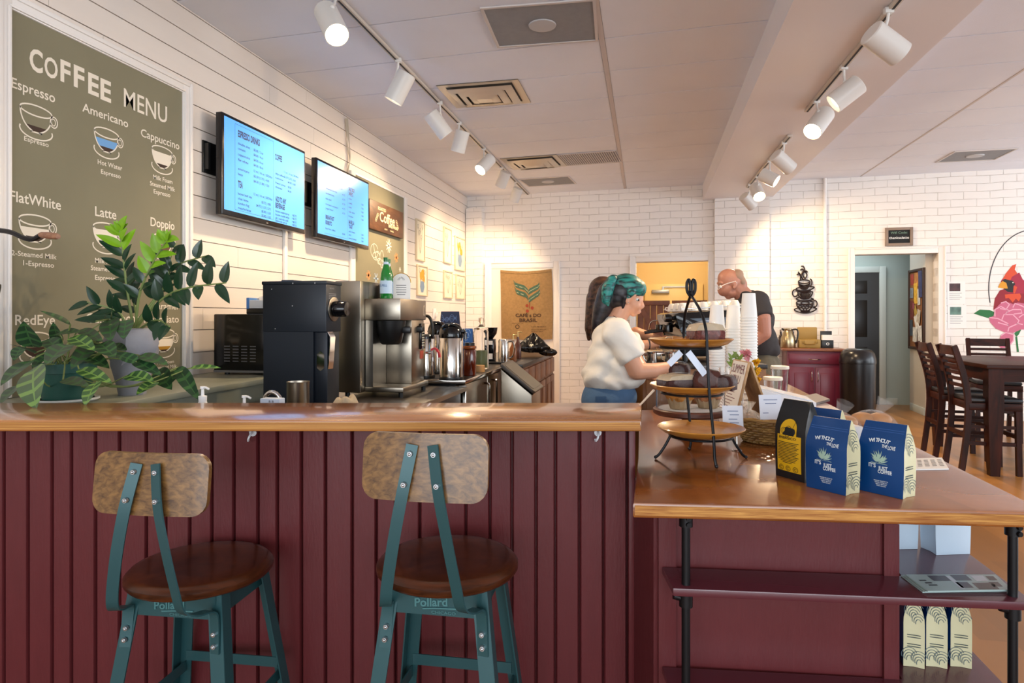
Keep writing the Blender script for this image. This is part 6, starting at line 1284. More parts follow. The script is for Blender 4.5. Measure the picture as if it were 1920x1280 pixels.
mb.flat([(-.030, 0, .118), (.026, 0, .118)] + [(-.002 + .028 * math.cos(math.radians(q)), 0, .134 + .028 * math.sin(math.radians(q))) for q in range(0, 181, 12)]); wrap(mb, f_, .0009); lb = mb.build('yellow_label', M_by, b_)
mb = MB()
for (cx0, cz0, r0) in ((-.016, .130, .009), (0, .134, .010), (.014, .129, .009), (-.002, .122, .008)): stroke(mb, ell(cx0, cz0, r0, r0 * .9), .0011, XZ(0, 0), True); stroke(mb, ell(cx0, cz0, r0 * .45, r0 * .5, 20, 250), .0009, XZ(0, 0))
stroke(mb, [(.014, .138), (.017, .152), (.018, .160)], .0012, XZ(0, 0)); mb.text('ENERGICO', XZ(-.002, .108), w=.058, h=.0065, al='CENTER', off=.02)
for k in range(14): w_ = .070 if k < 12 else .05 - .015 * (k - 12); stroke(mb, [(-w_ / 2 + (w_ - .004 * (k % 3)) * q_ / 12, .099 - .0042 * k) for q_ in range(13)], .0017, XZ(0, 0))
for cx0 in (-.024, 0, .024): stroke(mb, ell(cx0, .029, .0075, .0068), .0012, XZ(0, 0), True); stroke(mb, ell(cx0, .029, .004, .003, 30, 300), .0012, XZ(0, 0))
wrap(mb, f_, .0024); mb.build('label_print', M_bk, lb)
# --- bread in film, white box, papers, terminal, clear cups
M_bread = mat('bread_crust', 'b5793a', .6, var=.25, vscale=25)
for cx, Y, rz, n, lab in ((cx_(1564, 2.06), 2.06, .3, 2, 'clear bag of brown rolls behind the blue coffee bags'), (cx_(1634, 2.14), 2.14, -.2, 1, 'clear bag with a twisted end of bread between the blue coffee bags')):
    o = thing('bread_bag', lab, 'bread', cp(cx, Y), TH + rz, 'bagged bread on the lower counter')
    for k in range(n + 1):
        mb = MB(); mb.ball(((k - n / 2) * .055, .01 * (k % 2), .048), .042, 18, 12, (1.0, .95, .72), lambda d: Vector((d.x, d.y, max(d.z, -.03)))); mb.build('roll', M_bread, o)
        mb = MB(); mb.ball(((k - n / 2) * .05, .004, .10), .036, 18, 12, (1.05, .9, .62)); mb.build('roll', M_bread, o)
    mb = MB(); mb.ball((0, 0, .070), 1, 30, 18, (.05 + .03 * n, .055, .060), lambda d: d * (1 + .05 * math.sin(13 * math.atan2(d.y, d.x) + 70 * d.z))); mb.lathe([(.012, 0), (.014, .01), (.03, .05)], 14, fr((.02, 0, .122), (1, .2, -.6), (0, 1, 0)) , cap=False)
    for v in mb.bm.verts: v.co.z = max(v.co.z, .001)
    mb.build('film_bag', M_film, o)
o = thing('white_carton', 'plain white carton standing between the two blue slogan bags', 'box', cp(cx_(1600, 1.82), 1.82), TH + .1); mb = MB(); mb.bx(-.05, .03, 0, .06, 0, .13, .003); mb.build('carton_body', mat('carton_plain', 'd9d6d4', .6), o)
mb = MB(); q = [ZP(*p, CZ) for p in ((1712, 862), (1766, 860), (1779, 881), (1714, 882))]; mb._add([p + Vector((0, 0, .0008)) for p in q] + [p + Vector((0, 0, .0045)) for p in q], [[3, 2, 1, 0], [4, 5, 6, 7], [0, 1, 5, 4], [1, 2, 6, 5], [2, 3, 7, 6], [3, 0, 4, 7]])
o = mb.build('paper_menu', M_paper); tag(o, 'folded white paper menu lying beside the blue coffee bag', 'menu')
mb = MB()
def bil(u, v): return q[0] * (1 - u) * (1 - v) + q[1] * u * (1 - v) + q[2] * u * v + q[3] * (1 - u) * v + Vector((0, 0, .0052))
for k in range(4):
    for j in range(5): u = .12 + .22 * k; v_ = .2 + .13 * j; mb._add([bil(u, v_), bil(u + .14, v_), bil(u + .14, v_ + .05), bil(u, v_ + .05)], [[0, 1, 2, 3]])
pm = mb.build('menu_lines', mat('menu_grey', '8b8480', .7)); pm.parent = o
o = thing('payment_terminal', 'white sloping tablet terminal on the counter behind the basket', 'terminal', cp(cx_(1466, 3.02), 3.02), TH - .25)
mb = MB(); mb.prism([(-.13, 0), (.13, 0), (.13, .055), (-.13, .115)], -.10, .10, fr((0, 0, 0), (1, 0, 0), (0, 0, 1)), b=.006); bd = mb.build('housing', mat('terminal_white', 'dfe2e8', .35), o)
mb = MB(); Q = fr((0, 0, .0858), Vector((.26, 0, -.06)), (0, 1, 0)); mb.prism(rrect(.24, .18, .012, 4), 0, .004, Q); mb.build('tablet', mat('tablet_white', 'e8eaee', .2), o)
for cx, Y, lab, hh in ((cx_(1449, 3.26), 3.26, 'clear plastic cup with pale lid in front of its twin, by the white terminal', .125), (cx_(1462, 3.46), 3.46, 'clear plastic cup with pale lid standing behind its twin', .165)):
    o = thing('clear_cup', lab, 'cup', cp(cx, Y), TH, 'clear lidded cups on the counter'); mb = MB(); mb.lathe([(0, .0), (.034, 0), (.036, .004), (.044, hh), (.042, hh), (.034, .006), (0, .005)], 26, cap=False); mb.build('cup_wall', M_glass, o)
    mb = MB(); mb.lathe([(.047, hh - .004), (.048, hh + .002), (.046, hh + .012), (.03, hh + .014), (0, hh + .014)], 26, cap=False); mb.build('lid', mat('lid_cream', 'd9cbb6', .4), o)
mb = MB(); q = [ZP(*p, CZ) for p in ((1499, 748), (1530, 741), (1556, 752), (1520, 762))]; mb._add([p + Vector((0, 0, .0008)) for p in q] + [p + Vector((0, 0, .012)) for p in q], [[3, 2, 1, 0], [4, 5, 6, 7], [0, 1, 5, 4], [1, 2, 6, 5], [2, 3, 7, 6], [3, 0, 4, 7]]); o = mb.build('flat_packet', mat('dark_packet', '5a4a42', .3, var=.4, vscale=60)); tag(o, 'flat dark printed packet lying near the counter edge behind the bags', 'packet')
# --- espresso machine on its own cabinet at the far end
MZ = 1.0
o = thing('machine_cabinet', 'tall brown wooden cabinet carrying the espresso machine', 'cabinet', (0, 0, 0), TH)
mb = MB(); mb.bx(.83, 1.615, 4.10, 4.95, 0, MZ - .031, .003); cb = mb.build('carcass', wood('machine_cabinet_wood', '6e4420', '9a6a35', (14, 14, 1.2), 2.2, .4), o)
mb = MB(); mb.bx(.815, 1.62, 4.085, 4.96, MZ - .03, MZ, .004); mb.build('cabinet_top', M_lam, o)
for a_, b_ in ((.85, 1.21), (1.23, 1.60)): mb = MB(); mb.bx(a_, b_, 4.085, 4.099, .1, .9, .003); mb.build('door', MATS['machine_cabinet_wood'], o)
o = thing('espresso_machine', 'black espresso machine with blue-grey side stripe in front of the man', 'espresso machine', cp(1.09, 4.30, MZ + .0006), TH)
o.scale = (.94, 1, .72)
side = [(.02, .06), (.06, .05), (.50, .05), (.52, .10), (.52, .49), (.03, .455), (.0, .44), (.0, .40), (.03, .30), (.06, .24)]
mb = MB(); mb.prism(side, -.55, 0, fr((0, 0, 0), (1, 0, 0), (0, 0, 1)), b=.008); bd = mb.build('body', M_gloss, o)
mb = MB(); S = fr((0, -.0012, 0), (1, 0, 0), (0, 0, 1)); mb.flat([(.10, .40), (.36, .415), (.44, .40), (.38, .36), (.26, .33)], S); mb.flat([(.03, .30), (.05, .33), (.30, .16), (.28, .13)], S); mb.build('side_stripe', mat('stripe_bluegrey', '4a5a6a', .35), bd)
mb = MB(); mb.flat([(.20, .385), (.335, .39), (.30, .35)], fr((0, -.0018, 0), (1, 0, 0), (0, 0, 1))); mb.build('side_badge', mat('badge_blue', '7f9cc6', .25), bd)
mb = MB(); mb.lathe([(0, 0), (.016, 0), (.018, .02), (.036, .03), (.04, .05), (.036, .075), (0, .08)], 22, fr((.005, -.02 + .06, .405), (0, 1, 0), (0, 0, 1)) @ Matrix.Rotation(math.pi, 4, 'Y'), cap=False); mb.build('steam_knob', M_gloss, o)
mb = MB(); mb.bx(-.14, .05, .03, .52, .05, .09, .006); mb.build('drip_tray', M_steel2, o)
for y in (.14, .36):
    mb = MB(); mb.lathe([(.036, 0), (.038, .03), (.034, .07), (0, .07)], 22, Matrix.Translation((-.02, y, .27)), cap=False); mb.tube([(-.04, y, .285), (-.12, y, .275), (-.19, y, .265)], [.011, .012, .015], 10); mb.build('portafilter', M_gloss, o)
mb = MB(); mb.tube(smoothpts([(-.01, .50, .38), (-.06, .50, .36), (-.08, .5, .25), (-.10, .5, .16)], 5), .006, 8); mb.build('steam_wand', M_chrome, o)
for x in (.08, .46):
    for y in (.05, .5): mb = MB(); mb.cyl((x, y, .0), (x, y, .05), .02); mb.build('foot', M_black, o)
mb = MB(); mb.tube([(.05, .01, .49), (.05, .54, .49), (.5, .54, .52), (.5, .01, .52), (.05, .01, .49)], .004, 6); mb.build('cup_rail', M_chrome, o)
M_por = mat('porcelain', 'ece5da', .25)
cm = None; k = 0
for i in range(6):
    for j in range(3):
        x, y = .07 + i * .075, .07 + j * .14; z = .455 + (x - .03) * .0715
        if cm is None:
            mb = MB(); mb.lathe([(.033, 0), (.036, .003), (.03, .04), (.02, .058), (0, .06)], 20, cap=False); mb.tube(smoothpts([(.03, 0, .03), (.05, 0, .028), (.046, 0, .012), (.033, 0, .01)], 4), .004, 6); c_ = mb.build('espresso_cup', M_por); cm = c_.data
        else: c_ = bpy.data.objects.new('espresso_cup', cm); COL.objects.link(c_)
        c_.location = cp(1.09, 4.30, MZ + .0006) + Matrix.Rotation(TH, 3, 'Z') @ Vector((x * .94, y, (z + .008) * .72)); c_.rotation_euler = (0, 0, TH + R.uniform(0, 6))
        tag(c_, 'upturned white cup on top of the espresso machine', 'cup', 'upturned cups on the espresso machine')
for k, (x, lab) in enumerate(((.095, 'small steel milk pitcher near the outstretched arms'), (.21, 'small steel milk pitcher nearer the espresso machine'))):
    p = thing('milk_pitcher', lab, 'pitcher', cp(.815 + x, 4.19, MZ + .0006), TH, 'steel milk pitchers'); mb = MB(); mb.lathe([(0, 0), (.034, 0), (.036, .006), (.030, .06), (.033, .072), (.031, .072), (.028, .06), (.032, .008), (0, .006)], 24, cap=False); mb.build('pitcher_body', M_steel2, p)
    mb = MB(); mb.tube(smoothpts([(-.03, 0, .06), (-.055, 0, .055), (-.05, 0, .025), (-.034, 0, .018)], 4), .004, 6); mb.build('handle', M_steel2, p)
# ================================================================ ON THE DISPLAY SHELF
SZ = .648 + .0006
M_wbag = mat('white_bag', 'c3d6e6', .5, bump=.2, bscale=14)
for cx, Y, rz, lab in ((1.088, 1.84, .05, 'plain white coffee bag on the maroon shelf, against the cabinet corner'), (cx_(1772, 1.80), 1.80, .08, 'plain white coffee bag on the maroon shelf, at the outer side')):
    o, b_ = pouch('coffee_bag', lab, c2w(cx, Y, SZ), TH + rz, .098 if cx > 1.1 else .10, .06, .165, M_wbag, M_wbag, 'plain white bags on the maroon shelf')
for k, (px, lab) in enumerate(((1715, 'cream-sided coffee bag on the low shelf, against the cabinet corner'), (1756, 'cream-sided coffee bag in the middle of the low shelf row'), (1800, 'cream-sided coffee bag at the outer end of the low shelf row'))):
    Y = 1.70; o, b_ = pouch('coffee_bag', lab, c2w(cx_(px, Y), Y + .02, .3885 + .0006), TH - 1.93 + .03 * k, .09, .048, .20, M_blue, M_creamp, 'cream-sided bags on the low shelf')
    gusset(b_, .09, .048, .20, 1)
for k in range(3):
    q = [ZP(*p, .648) for p in ((1694, 1081), (1862, 1081), (1893, 1110), (1735, 1112))]; cxy = (q[0] + q[2]) / 2
    mb = MB(); sh = Vector((.004 * k - .006, -.004 * k, 0)); mb._add([p + sh + Vector((0, 0, .0008 + .003 * k)) for p in q] + [p + sh + Vector((0, 0, .0034 + .003 * k)) for p in q], [[3, 2, 1, 0], [4, 5, 6, 7], [0, 1, 5, 4], [1, 2, 6, 5], [2, 3, 7, 6], [3, 0, 4, 7]])
    o = mb.build('magazine', mat('magazine_cover', '9fb3b0', .3)); tag(o, 'magazine on the maroon shelf, ' + ('topmost of the stack with printed photos' if k == 2 else 'second of the stack' if k == 1 else 'lowest of the stack'), 'magazine', 'magazines on the maroon shelf')
    if k == 2:
        def bl2(u, v): return q[0] * (1 - u) * (1 - v) + q[1] * u * (1 - v) + q[2] * u * v + q[3] * (1 - u) * v + sh + Vector((0, 0, .0046 + .003 * k - .001))
        for nm, m_, rs in (('cover_photo', mat('cover_photo', '3f2d30', .3, var=.5, vscale=40), [(.22, .08, .42, .42), (.44, .5, .58, .85), (.48, .05, .66, .4), (.62, .55, .86, .95), (.86, .12, .95, .4), (.82, .5, .93, .8)]), ('cover_light', mat('cover_light', 'c5cbd2', .3), [(.42, .1, .47, .9), (.7, .08, .84, .45)]), ('cover_title', M_ink, [(.06, .35, .14, .42), (.09, .5, .17, .57), (.1, .64, .2, .7)])):
            mb = MB()
            for (u0, v0, u1, v1) in rs: mb._add([bl2(u0, v0), bl2(u1, v0), bl2(u1, v1), bl2(u0, v1)], [[0, 1, 2, 3]])
            mb.build(nm, m_, o)
# ================================================================ BACK WALL, RIGHT SIDE
def back(off_u, z, off): return BWp(off_u, z, off)
# maroon sideboard
ua, ub = BW(1476, 660, .50)[0], BW(1579, 660, .50)[0]
M_mar2 = mat('maroon_cabinet', '6a2136', .35)
o = thing('sideboard', 'maroon sideboard with drawer and two doors beside the tall black bin', 'cabinet', BWp(ua, 0, .50), BA); W = ub - ua
mb = MB(); mb.bx(0, W, .0, .47, 0, .865, .003); mb.build('carcass', M_mar2, o)
mb = MB(); mb.bx(-.06, W + .05, -.03, .48, .866, .895, .004); mb.build('sideboard_top', wood('sideboard_wood', '6e4029', '955d3f', (2, 14, 14), 2.5, .35), o)
mb = MB(); mb.bx(.02, W - .03, -.018, 0, .70, .83, .004); dw = mb.build('drawer', M_mar2, o)
mb = MB(); mb.tube(smoothpts([(W / 2 - .07, -.02, .765), (W / 2 - .03, -.042, .76), (W / 2 + .03, -.042, .76), (W / 2 + .07, -.02, .765)], 4), .006, 6); mb.build('drawer_pull', M_chrome, dw)
for a, b, s in ((.02, W / 2 - .006, 1), (W / 2 + .006, W - .03, -1)):
    mb = MB(); mb.bx(a, b, -.018, 0, .08, .66, .004); mb.bx(a + .06, b - .06, -.027, -.015, .15, .59, .006); d_ = mb.build('door', M_mar2, o)
    x = b - .03 if s > 0 else a + .03; mb = MB(); mb.tube(smoothpts([(x, -.018, .62), (x, -.045, .59), (x, -.045, .50), (x, -.018, .47)], 4), .005, 6); mb.build('door_pull', M_chrome, d_)
ZS = .8956
o = thing('steel_carafe', 'brushed steel thermal carafe on the maroon sideboard', 'carafe', BWp(BW(1477, 640, .3)[0], ZS, .3), BA)
mb = MB(); mb.lathe([(0, 0), (.085, 0), (.09, .01), (.085, .12), (.06, .2), (.045, .225), (.05, .235), (.05, .25), (.02, .26), (0, .262)], 28, cap=False); mb.build('carafe_body', mat('champagne_steel', 'b3a27f', .3, 1.), o)
mb = MB(); mb.tube(smoothpts([(.045, 0, .235), (.11, 0, .24), (.125, 0, .18), (.105, 0, .08), (.085, 0, .06)], 5), .011, 8); mb.tube([(-.045, 0, .235), (-.075, 0, .25)], [.016, .01], 8); mb.build('handle', M_black, o)
for px, lab in ((1464, 'dark bottle half hidden between man and steel carafe'), (1487, 'slim clear shaker between steel carafe and gold case')):
    o = thing('condiment_bottle', lab, 'bottle', BWp(BW(px, 640, .2)[0], ZS, .2), BA, 'bottles on the sideboard'); mb = MB(); mb.lathe([(0, 0), (.03, 0), (.032, .01), (.03, .13), (.014, .17), (.014, .21), (0, .212)], 18, cap=False); mb.build('bottle_body', mat('dark_brown_glass', '2b1712', .2), o)
    mb = MB(); mb.lathe([(.015, .2125), (.017, .235), (0, .24)], 14, cap=False); mb.build('cap', M_steel2, o)
uA, uB = BW(1498, 640, .3)[0], BW(1539, 640, .3)[0]; W = uB - uA
o = thing('gold_case', 'open gold-coloured case on the maroon sideboard', 'case', BWp(uA, ZS, .3), BA)
M_gold2 = mat('gold_case_skin', '9c7d3c', .5, bump=.1, bscale=120)
mb = MB(); mb.bx(0, W, -.0, .14, 0, .11, .012); cs = mb.build('case_body', M_gold2, o); mb = MB(); mb.bx(.0, W * .93, .13, .155, .09, .27, .012); mb.build('case_lid', M_gold2, o)
mb = MB(); mb.tube(smoothpts([(W * .25, -.004, .07), (W * .3, -.02, .05), (W * .7, -.02, .05), (W * .75, -.004, .07)], 4), .007, 6); mb.build('handle', mat('gold_trim', '8a6a2c', .35, .5), cs)
for x in (.2, .8): mb = MB(); mb.bx(W * x - .015, W * x + .015, -.006, 0, .06, .1, .002); mb.build('latch', MATS['gold_trim'], cs)
uA, uB = BW(1541, 640, .3)[0], BW(1563, 640, .3)[0]; W = uB - uA
o = thing('card_box', 'small black box of white cards on the maroon sideboard next to the gold case', 'box', BWp(uA, ZS, .3), BA)
mb = MB(); mb.bx(0, W, 0, .1, 0, .105, .004); bb = mb.build('box_base', M_black, o); mb = MB(); mb.bx(.008, W - .008, .01, .09, .1055, .17); mb.build('cards', M_paper, o); mb = MB(); mb.bx(0, W, .1, .112, .09, .22, .004); mb.build('box_lid', M_black, o)
mb = MB(); stroke(mb, ell(0, 0, .016, .014), .006, fr((W / 2, -.0012, .055), (1, 0, 0), (0, 0, 1)), True); mb.build('box_emblem', M_paper, bb)
# black bin
o = thing('trash_bin', 'tall round black bin with domed lid between sideboard and hall doorway', 'bin', BWp(BW(1608, 700, .75)[0], 0, .75), BA)
mb = MB(); mb.lathe([(0, 0), (.185, 0), (.19, .01), (.198, .74), (0, .742)], 40, cap=False); mb.build('bin_body', mat('bin_black', '121113', .3), o)
mb = MB(); mb.lathe([(.203, .735), (.205, .76), (.2, .80), (.185, .86), (.15, .90), (.11, .915), (0, .918)], 40, cap=False); mb.build('bin_lid', mat('bin_lid_black', '161517', .25), o)
# metal wall art: three stacked cups with steam
def A2(px, py): u, z = BW(1480 + px / 11.63, 490 + py / 11.63, .022); return (u, -.022, z)
o = thing('wall_art', 'dark metal wall art of three stacked coffee cups with steam', 'wall art', BO, BA); M_art = mat('bronze_black', '2a1d1a', .4, .5)
def el(cx, cy, rx, ry, a0=0, a1=360, n=26): return [A2(cx + rx * math.cos(math.radians(a0 + (a1 - a0) * k / n)), cy + ry * math.sin(math.radians(a0 + (a1 - a0) * k / n))) for k in range(n + 1)]
def art(nm, curves, r=.0085):
    mb = MB()
    for c in curves: mb.tube(c, r, 6)
    mb.build(nm, M_art, o)
art('steam_scroll', [smoothpts([A2(*p) for p in q], 5) for q in ([(240, 410), (240, 300), (200, 240), (215, 230)], [(160, 295), (200, 270), (240, 300)], [(310, 400), (260, 320), (290, 230), (330, 190), (310, 110), (255, 105)], [(240, 190), (280, 165), (320, 200)], [(330, 400), (380, 310), (360, 240), (310, 240), (300, 300), (340, 380)], [(330, 210), (370, 210), (400, 235)])])
art('top_cup', [el(325, 440, 125, 40), smoothpts([A2(*p) for p in ((200, 445), (215, 520), (260, 590), (325, 610), (390, 590), (435, 520), (450, 445))], 4), el(455, 460, 38, 75, -100, 100), smoothpts([A2(*p) for p in ((215, 500), (325, 530), (435, 495))], 4), smoothpts([A2(*p) for p in ((225, 535), (325, 560), (425, 530))], 4)] + [[A2(x, 545), A2(325 + (x - 325) * .7, 600)] for x in (250, 285, 325, 365, 400)])
art('top_saucer', [smoothpts([A2(*p) for p in ((240, 560), (150, 595), (220, 635), (345, 640), (470, 610), (545, 560), (440, 545))], 5), smoothpts([A2(*p) for p in ((190, 640), (330, 665), (470, 630))], 4)])
art('middle_cup', [smoothpts([A2(*p) for p in ((190, 650), (330, 685), (505, 655))], 5), smoothpts([A2(*p) for p in ((185, 655), (200, 740), (270, 810), (350, 820), (430, 800), (490, 730), (510, 655))], 4), el(125, 690, 58, 75, 20, 330)] + [[A2(x, 690), A2(350 + (x - 350) * .62, 808)] for x in (225, 260, 300, 340, 380, 420, 460)])
art('middle_saucer', [smoothpts([A2(*p) for p in ((210, 785), (150, 815), (230, 850), (340, 855), (450, 845), (530, 825), (470, 795))], 5)])
art('bottom_cup', [el(340, 900, 185, 45), smoothpts([A2(*p) for p in ((155, 905), (180, 990), (260, 1065), (345, 1080), (430, 1060), (500, 985), (525, 900))], 4), el(555, 920, 50, 70, -130, 120), el(345, 905, 90, 28)] + [el(x, y, 32, 28) for x, y in ((235, 985), (310, 1000), (385, 1000), (455, 965), (345, 1045))])
art('bottom_saucer', [smoothpts([A2(*p) for p in ((200, 1010), (110, 1050), (180, 1095), (345, 1125), (500, 1095), (595, 1030), (520, 1005))], 5), smoothpts([A2(*p) for p in ((250, 1085), (345, 1100), (450, 1080))], 4)])
# little chalkboard above the hall doorway
uA, zA = BW(1660, 427, .02); uB, zB = BW(1712, 460, .02); W, Hh = uB - uA, zA - zB
o = thing('chalk_sign', 'little framed chalkboard above the hall doorway', 'chalkboard', BWp(uA, zB, .0), BA)
mb = MB(); f = .035
for (a, b, c, d) in ((0, f, 0, Hh), (W - f, W, 0, Hh), (f, W - f, 0, f), (f, W - f, Hh - f, Hh)): mb.bx(a, b, -.028, -.001, c, d, .003)
mb.build('frame', mat('weathered_frame', '8a7768', .6), o); mb = MB(); mb.bx(f, W - f, -.014, -.001, f, Hh - f); bd = mb.build('slate', mat('slate', '16181a', .8), o)
mb = MB(); mb.text('Wifi Code:', fr((W * .5, -.0148, Hh * .66), (1, 0, 0), (0, 0, 1)), w=W * .6, h=Hh * .12, al='CENTER'); mb.build('green_chalk', mat('green_chalk', '7fa08c', .8), bd); mb = MB(); mb.text('thanksalatte', fr((W * .5, -.0148, Hh * .38), (1, 0, 0), (0, 0, 1)), w=W * .72, h=Hh * .13, al='CENTER', off=.015); mb.build('white_chalk', M_paper, bd)
# two printed notices
for (xa, ya, xb, yb2, hx, lab) in ((1776, 528, 1810, 570, '4a2c2c', 'white notice with a dark photo, upper of two beside the hall doorway'), (1777, 572, 1812, 615, '5f7f74', 'white notice with a green photo, lower of two beside the hall doorway')):
    uA, zA = BW(xa, ya, .003); uB, zB = BW(xb, yb2, .003); W, Hh = uB - uA, zA - zB; o = thing('wall_notice', lab, 'notice', BWp(uA, zB, 0), BA, 'notices beside the hall doorway')
    mb = MB(); mb.bx(0, W, -.004, -.001, 0, Hh); mb.build('sheet', M_paper, o); mb = MB(); mb.bx(W * .12, W * .72, -.0048, -.0038, Hh * .58, Hh * .92); mb.build('photo', mat('photo_' + hx, hx, .4, var=.6, vscale=14), o)
    mb = MB()
    for k in range(4): mb.bx(W * .12, W * (.8 - .1 * (k % 2)), -.0046, -.0038, Hh * (.48 - .09 * k), Hh * (.50 - .09 * k))
    mb.build('notice_text', mat('notice_grey', '8a8a90', .7), o)
# cork board in the hallway
UB = u2b - .0862
o = thing('bulletin_board', 'framed cork board crowded with flyers in the hallway', 'bulletin board', BWp(UB, .86, 0), BA); bw_, bh = .60, 1.09
Q = fr((0, .16 + bw_, 0), (0, -1, 0), (0, 0, 1))                       # local: reading direction towards the room
mb = MB(); mb.M = Q
for (a, b, c, d) in ((0, .035, 0, bh), (bw_ - .035, bw_, 0, bh), (.035, bw_ - .035, 0, .035), (.035, bw_ - .035, bh - .035, bh)): mb.bx(a, b, c, d, .0, .03, .003)
mb.build('frame', mat('dark_wood_frame', '3a2417', .5), o); mb = MB(); mb.M = Q; mb.bx(.035, bw_ - .035, .035, bh - .035, 0, .012); ck = mb.build('cork', mat('cork', '8a5a34', .9, var=.2, vscale=60), o)
rr = random.Random(8)
for k, (u, v, ww, hh, hx, rz) in enumerate(((.06, .88, .13, .15, 'a8402f', .05), (.22, .86, .24, .18, 'b87a3a', -.04), (.20, .62, .15, .28, 'd8a93a', .05), (.05, .70, .13, .14, '8a8f95', -.05), (.05, .42, .14, .24, '7a3a34', 0), (.36, .60, .10, .22, 'd8d4cc', .03), (.05, .18, .12, .22, '4a5560', .04), (.18, .10, .16, .2, 'd5d3cd', -.06), (.26, .28, .13, .2, 'e6e3dc', .5), (.38, .06, .16, .26, 'dcdad6', .1), (.24, .46, .10, .14, 'b89a4a', .6), (.36, .36, .12, .18, 'c9bba8', -.2), (.42, .70, .14, .36, '3a3f6a', .06), (.20, .55, .06, .08, '9a4a5a', 0))):
    mb = MB(); mb.box((0, 0, .014 + .0012 * k), (ww, hh, .001)); 
    c_ = Q @ Vector((u + ww / 2, v + hh / 2, 0)); M4 = Q @ Matrix.Translation((u + ww / 2, v + hh / 2, 0)) @ Matrix.Rotation(rz, 4, 'Z')
    for v_ in mb.bm.verts: v_.co = M4 @ v_.co
    fo = mb.build('flyer', mat('flyer_' + hx, hx, .7, var=.35, vscale=24), ck)
# painted mural: red bird on a pink flower inside a thin ring
def A3(px, py, o_=.0): return BW(1820 + px / 5.33, 430 + py / 5.33, .0)
o = thing('wall_mural', 'painted mural of a red bird on a pink flower', 'mural', BO, BA); MU = fr((0, -.0015, 0), (1, 0, 0), (0, 0, 1))
def poly(nm, m_, polys, lv):
    mb = MB()
    for k, p in enumerate(polys): mb.flat([A3(*q) for q in p], MU @ Matrix.Translation((0, 0, lv * .0006)))
    return mb.build(nm, m_, o)
Mu = lambda n_, h_: mat(n_, h_, .6)
mb = MB(); ring = [A3(620 + 440 * math.cos(math.radians(a)), 590 + 585 * math.sin(math.radians(a))) for a in range(166, 344, 4)]; stroke(mb, ring, .012, MU); mb.build('ring_line', Mu('mural_line', '3a3a3e'), o)
poly('bird_body', Mu('mural_red', '8c1222'), [[(225, 800), (240, 690), (290, 610), (350, 590), (520, 560), (640, 600), (700, 700), (720, 840)]], 1)
poly('bird_head', Mu('mural_crimson', 'a01a38'), [[(300, 520), (320, 490), (400, 480), (485, 430), (520, 500), (580, 540), (580, 640), (380, 640), (330, 600)]], 2)
poly('bird_crest', Mu('mural_orange', 'd2481f'), [[(318, 495), (350, 440), (415, 360), (455, 345), (440, 400), (465, 440), (410, 475), (395, 510)], [(340, 650), (490, 640), (505, 670), (480, 720), (450, 690), (420, 730), (380, 685), (345, 690)], [(430, 560), (465, 575), (440, 640), (425, 640)]], 3)
poly('bird_mask', Mu('mural_black', '1a1614'), [[(310, 515), (340, 495), (420, 515), (445, 545), (425, 570), (420, 630), (370, 625), (330, 595)]], 4)
poly('bird_beak', Mu('mural_yellow', 'd99416'), [[(272, 580), (290, 540), (318, 515), (355, 535), (370, 590), (320, 590)]], 5); poly('bird_eye', Mu('mural_white', 'e8e2d0'), [[(412, 530), (422, 524), (430, 532), (420, 538)]], 5)
poly('leaf_shape', Mu('mural_green', '1f6b34'), [[(30, 840), (90, 800), (190, 805), (235, 825), (225, 870), (170, 885), (90, 860)], [(435, 1040), (460, 1010), (505, 1000), (480, 1050), (455, 1075)], [(445, 1075), (465, 1075), (482, 1225), (462, 1225)]], 1)
pet = [[(235, 800), (300, 735), (350, 720), (420, 745), (470, 730), (560, 745), (640, 780), (640, 1000), (500, 1000), (420, 1035), (330, 1025), (250, 990), (195, 930), (182, 880), (230, 865)], [(300, 1060), (350, 1030), (430, 1040), (425, 1110), (370, 1180), (300, 1185), (270, 1150)]]
poly('flower_petals', Mu('mural_pink', 'c2627f'), pet, 6)
mb = MB(); 
for p in ([(300, 735), (350, 720), (385, 750), (350, 800), (290, 790)], [(240, 870), (240, 800), (300, 770), (380, 810), (340, 850)], [(310, 900), (330, 850), (420, 850), (480, 910), (460, 950)], [(185, 880), (270, 890), (370, 940), (380, 960), (270, 930)], [(370, 1020), (380, 980), (470, 940), (520, 950)], [(480, 880), (520, 850), (600, 860)], [(350, 830), (420, 800), (500, 800), (510, 835), (430, 845)], [(420, 780), (440, 740), (500, 760), (560, 790)], [(300, 1060), (350, 1030), (425, 1050), (425, 1110), (370, 1180)]): stroke(mb, [A3(*q) for q in p], .014, MU @ Matrix.Translation((0, 0, .0045)))
mb.build('petal_edges', Mu('mural_palepink', 'e0a0b4'), o)
# ================================================================ HIGH TABLE AND CHAIRS
M_esp = wood('espresso_wood', '1c0b06', '3f1a0e', (1.5, 14, 14), 2.5, .42, spec=.2)
tc = c2w(3.855, 5.24, 0); TR = TH - math.radians(16)
o = thing('high_table', 'dark counter-height table in front of the bird mural', 'table', tc, TR); TW, TD, TT = 1.25, 1.42, .912
mb = MB(); mb.bx(0, TW, 0, TD, TT - .035, TT, .006); mb.build('tabletop', M_esp, o)
mb = MB(); mb.bx(.04, TW - .04, .04, .06, TT - .14, TT - .036); mb.build('apron', M_esp, o); mb = MB(); mb.bx(.04, .06, .04, TD - .04, TT - .14, TT - .036); mb.build('apron', M_esp, o); mb = MB(); mb.bx(TW - .06, TW - .04, .04, TD - .04, TT - .14, TT - .036); mb.build('apron', M_esp, o); mb = MB(); mb.bx(.04, TW - .04, TD - .06, TD - .04, TT - .14, TT - .036); mb.build('apron', M_esp, o)
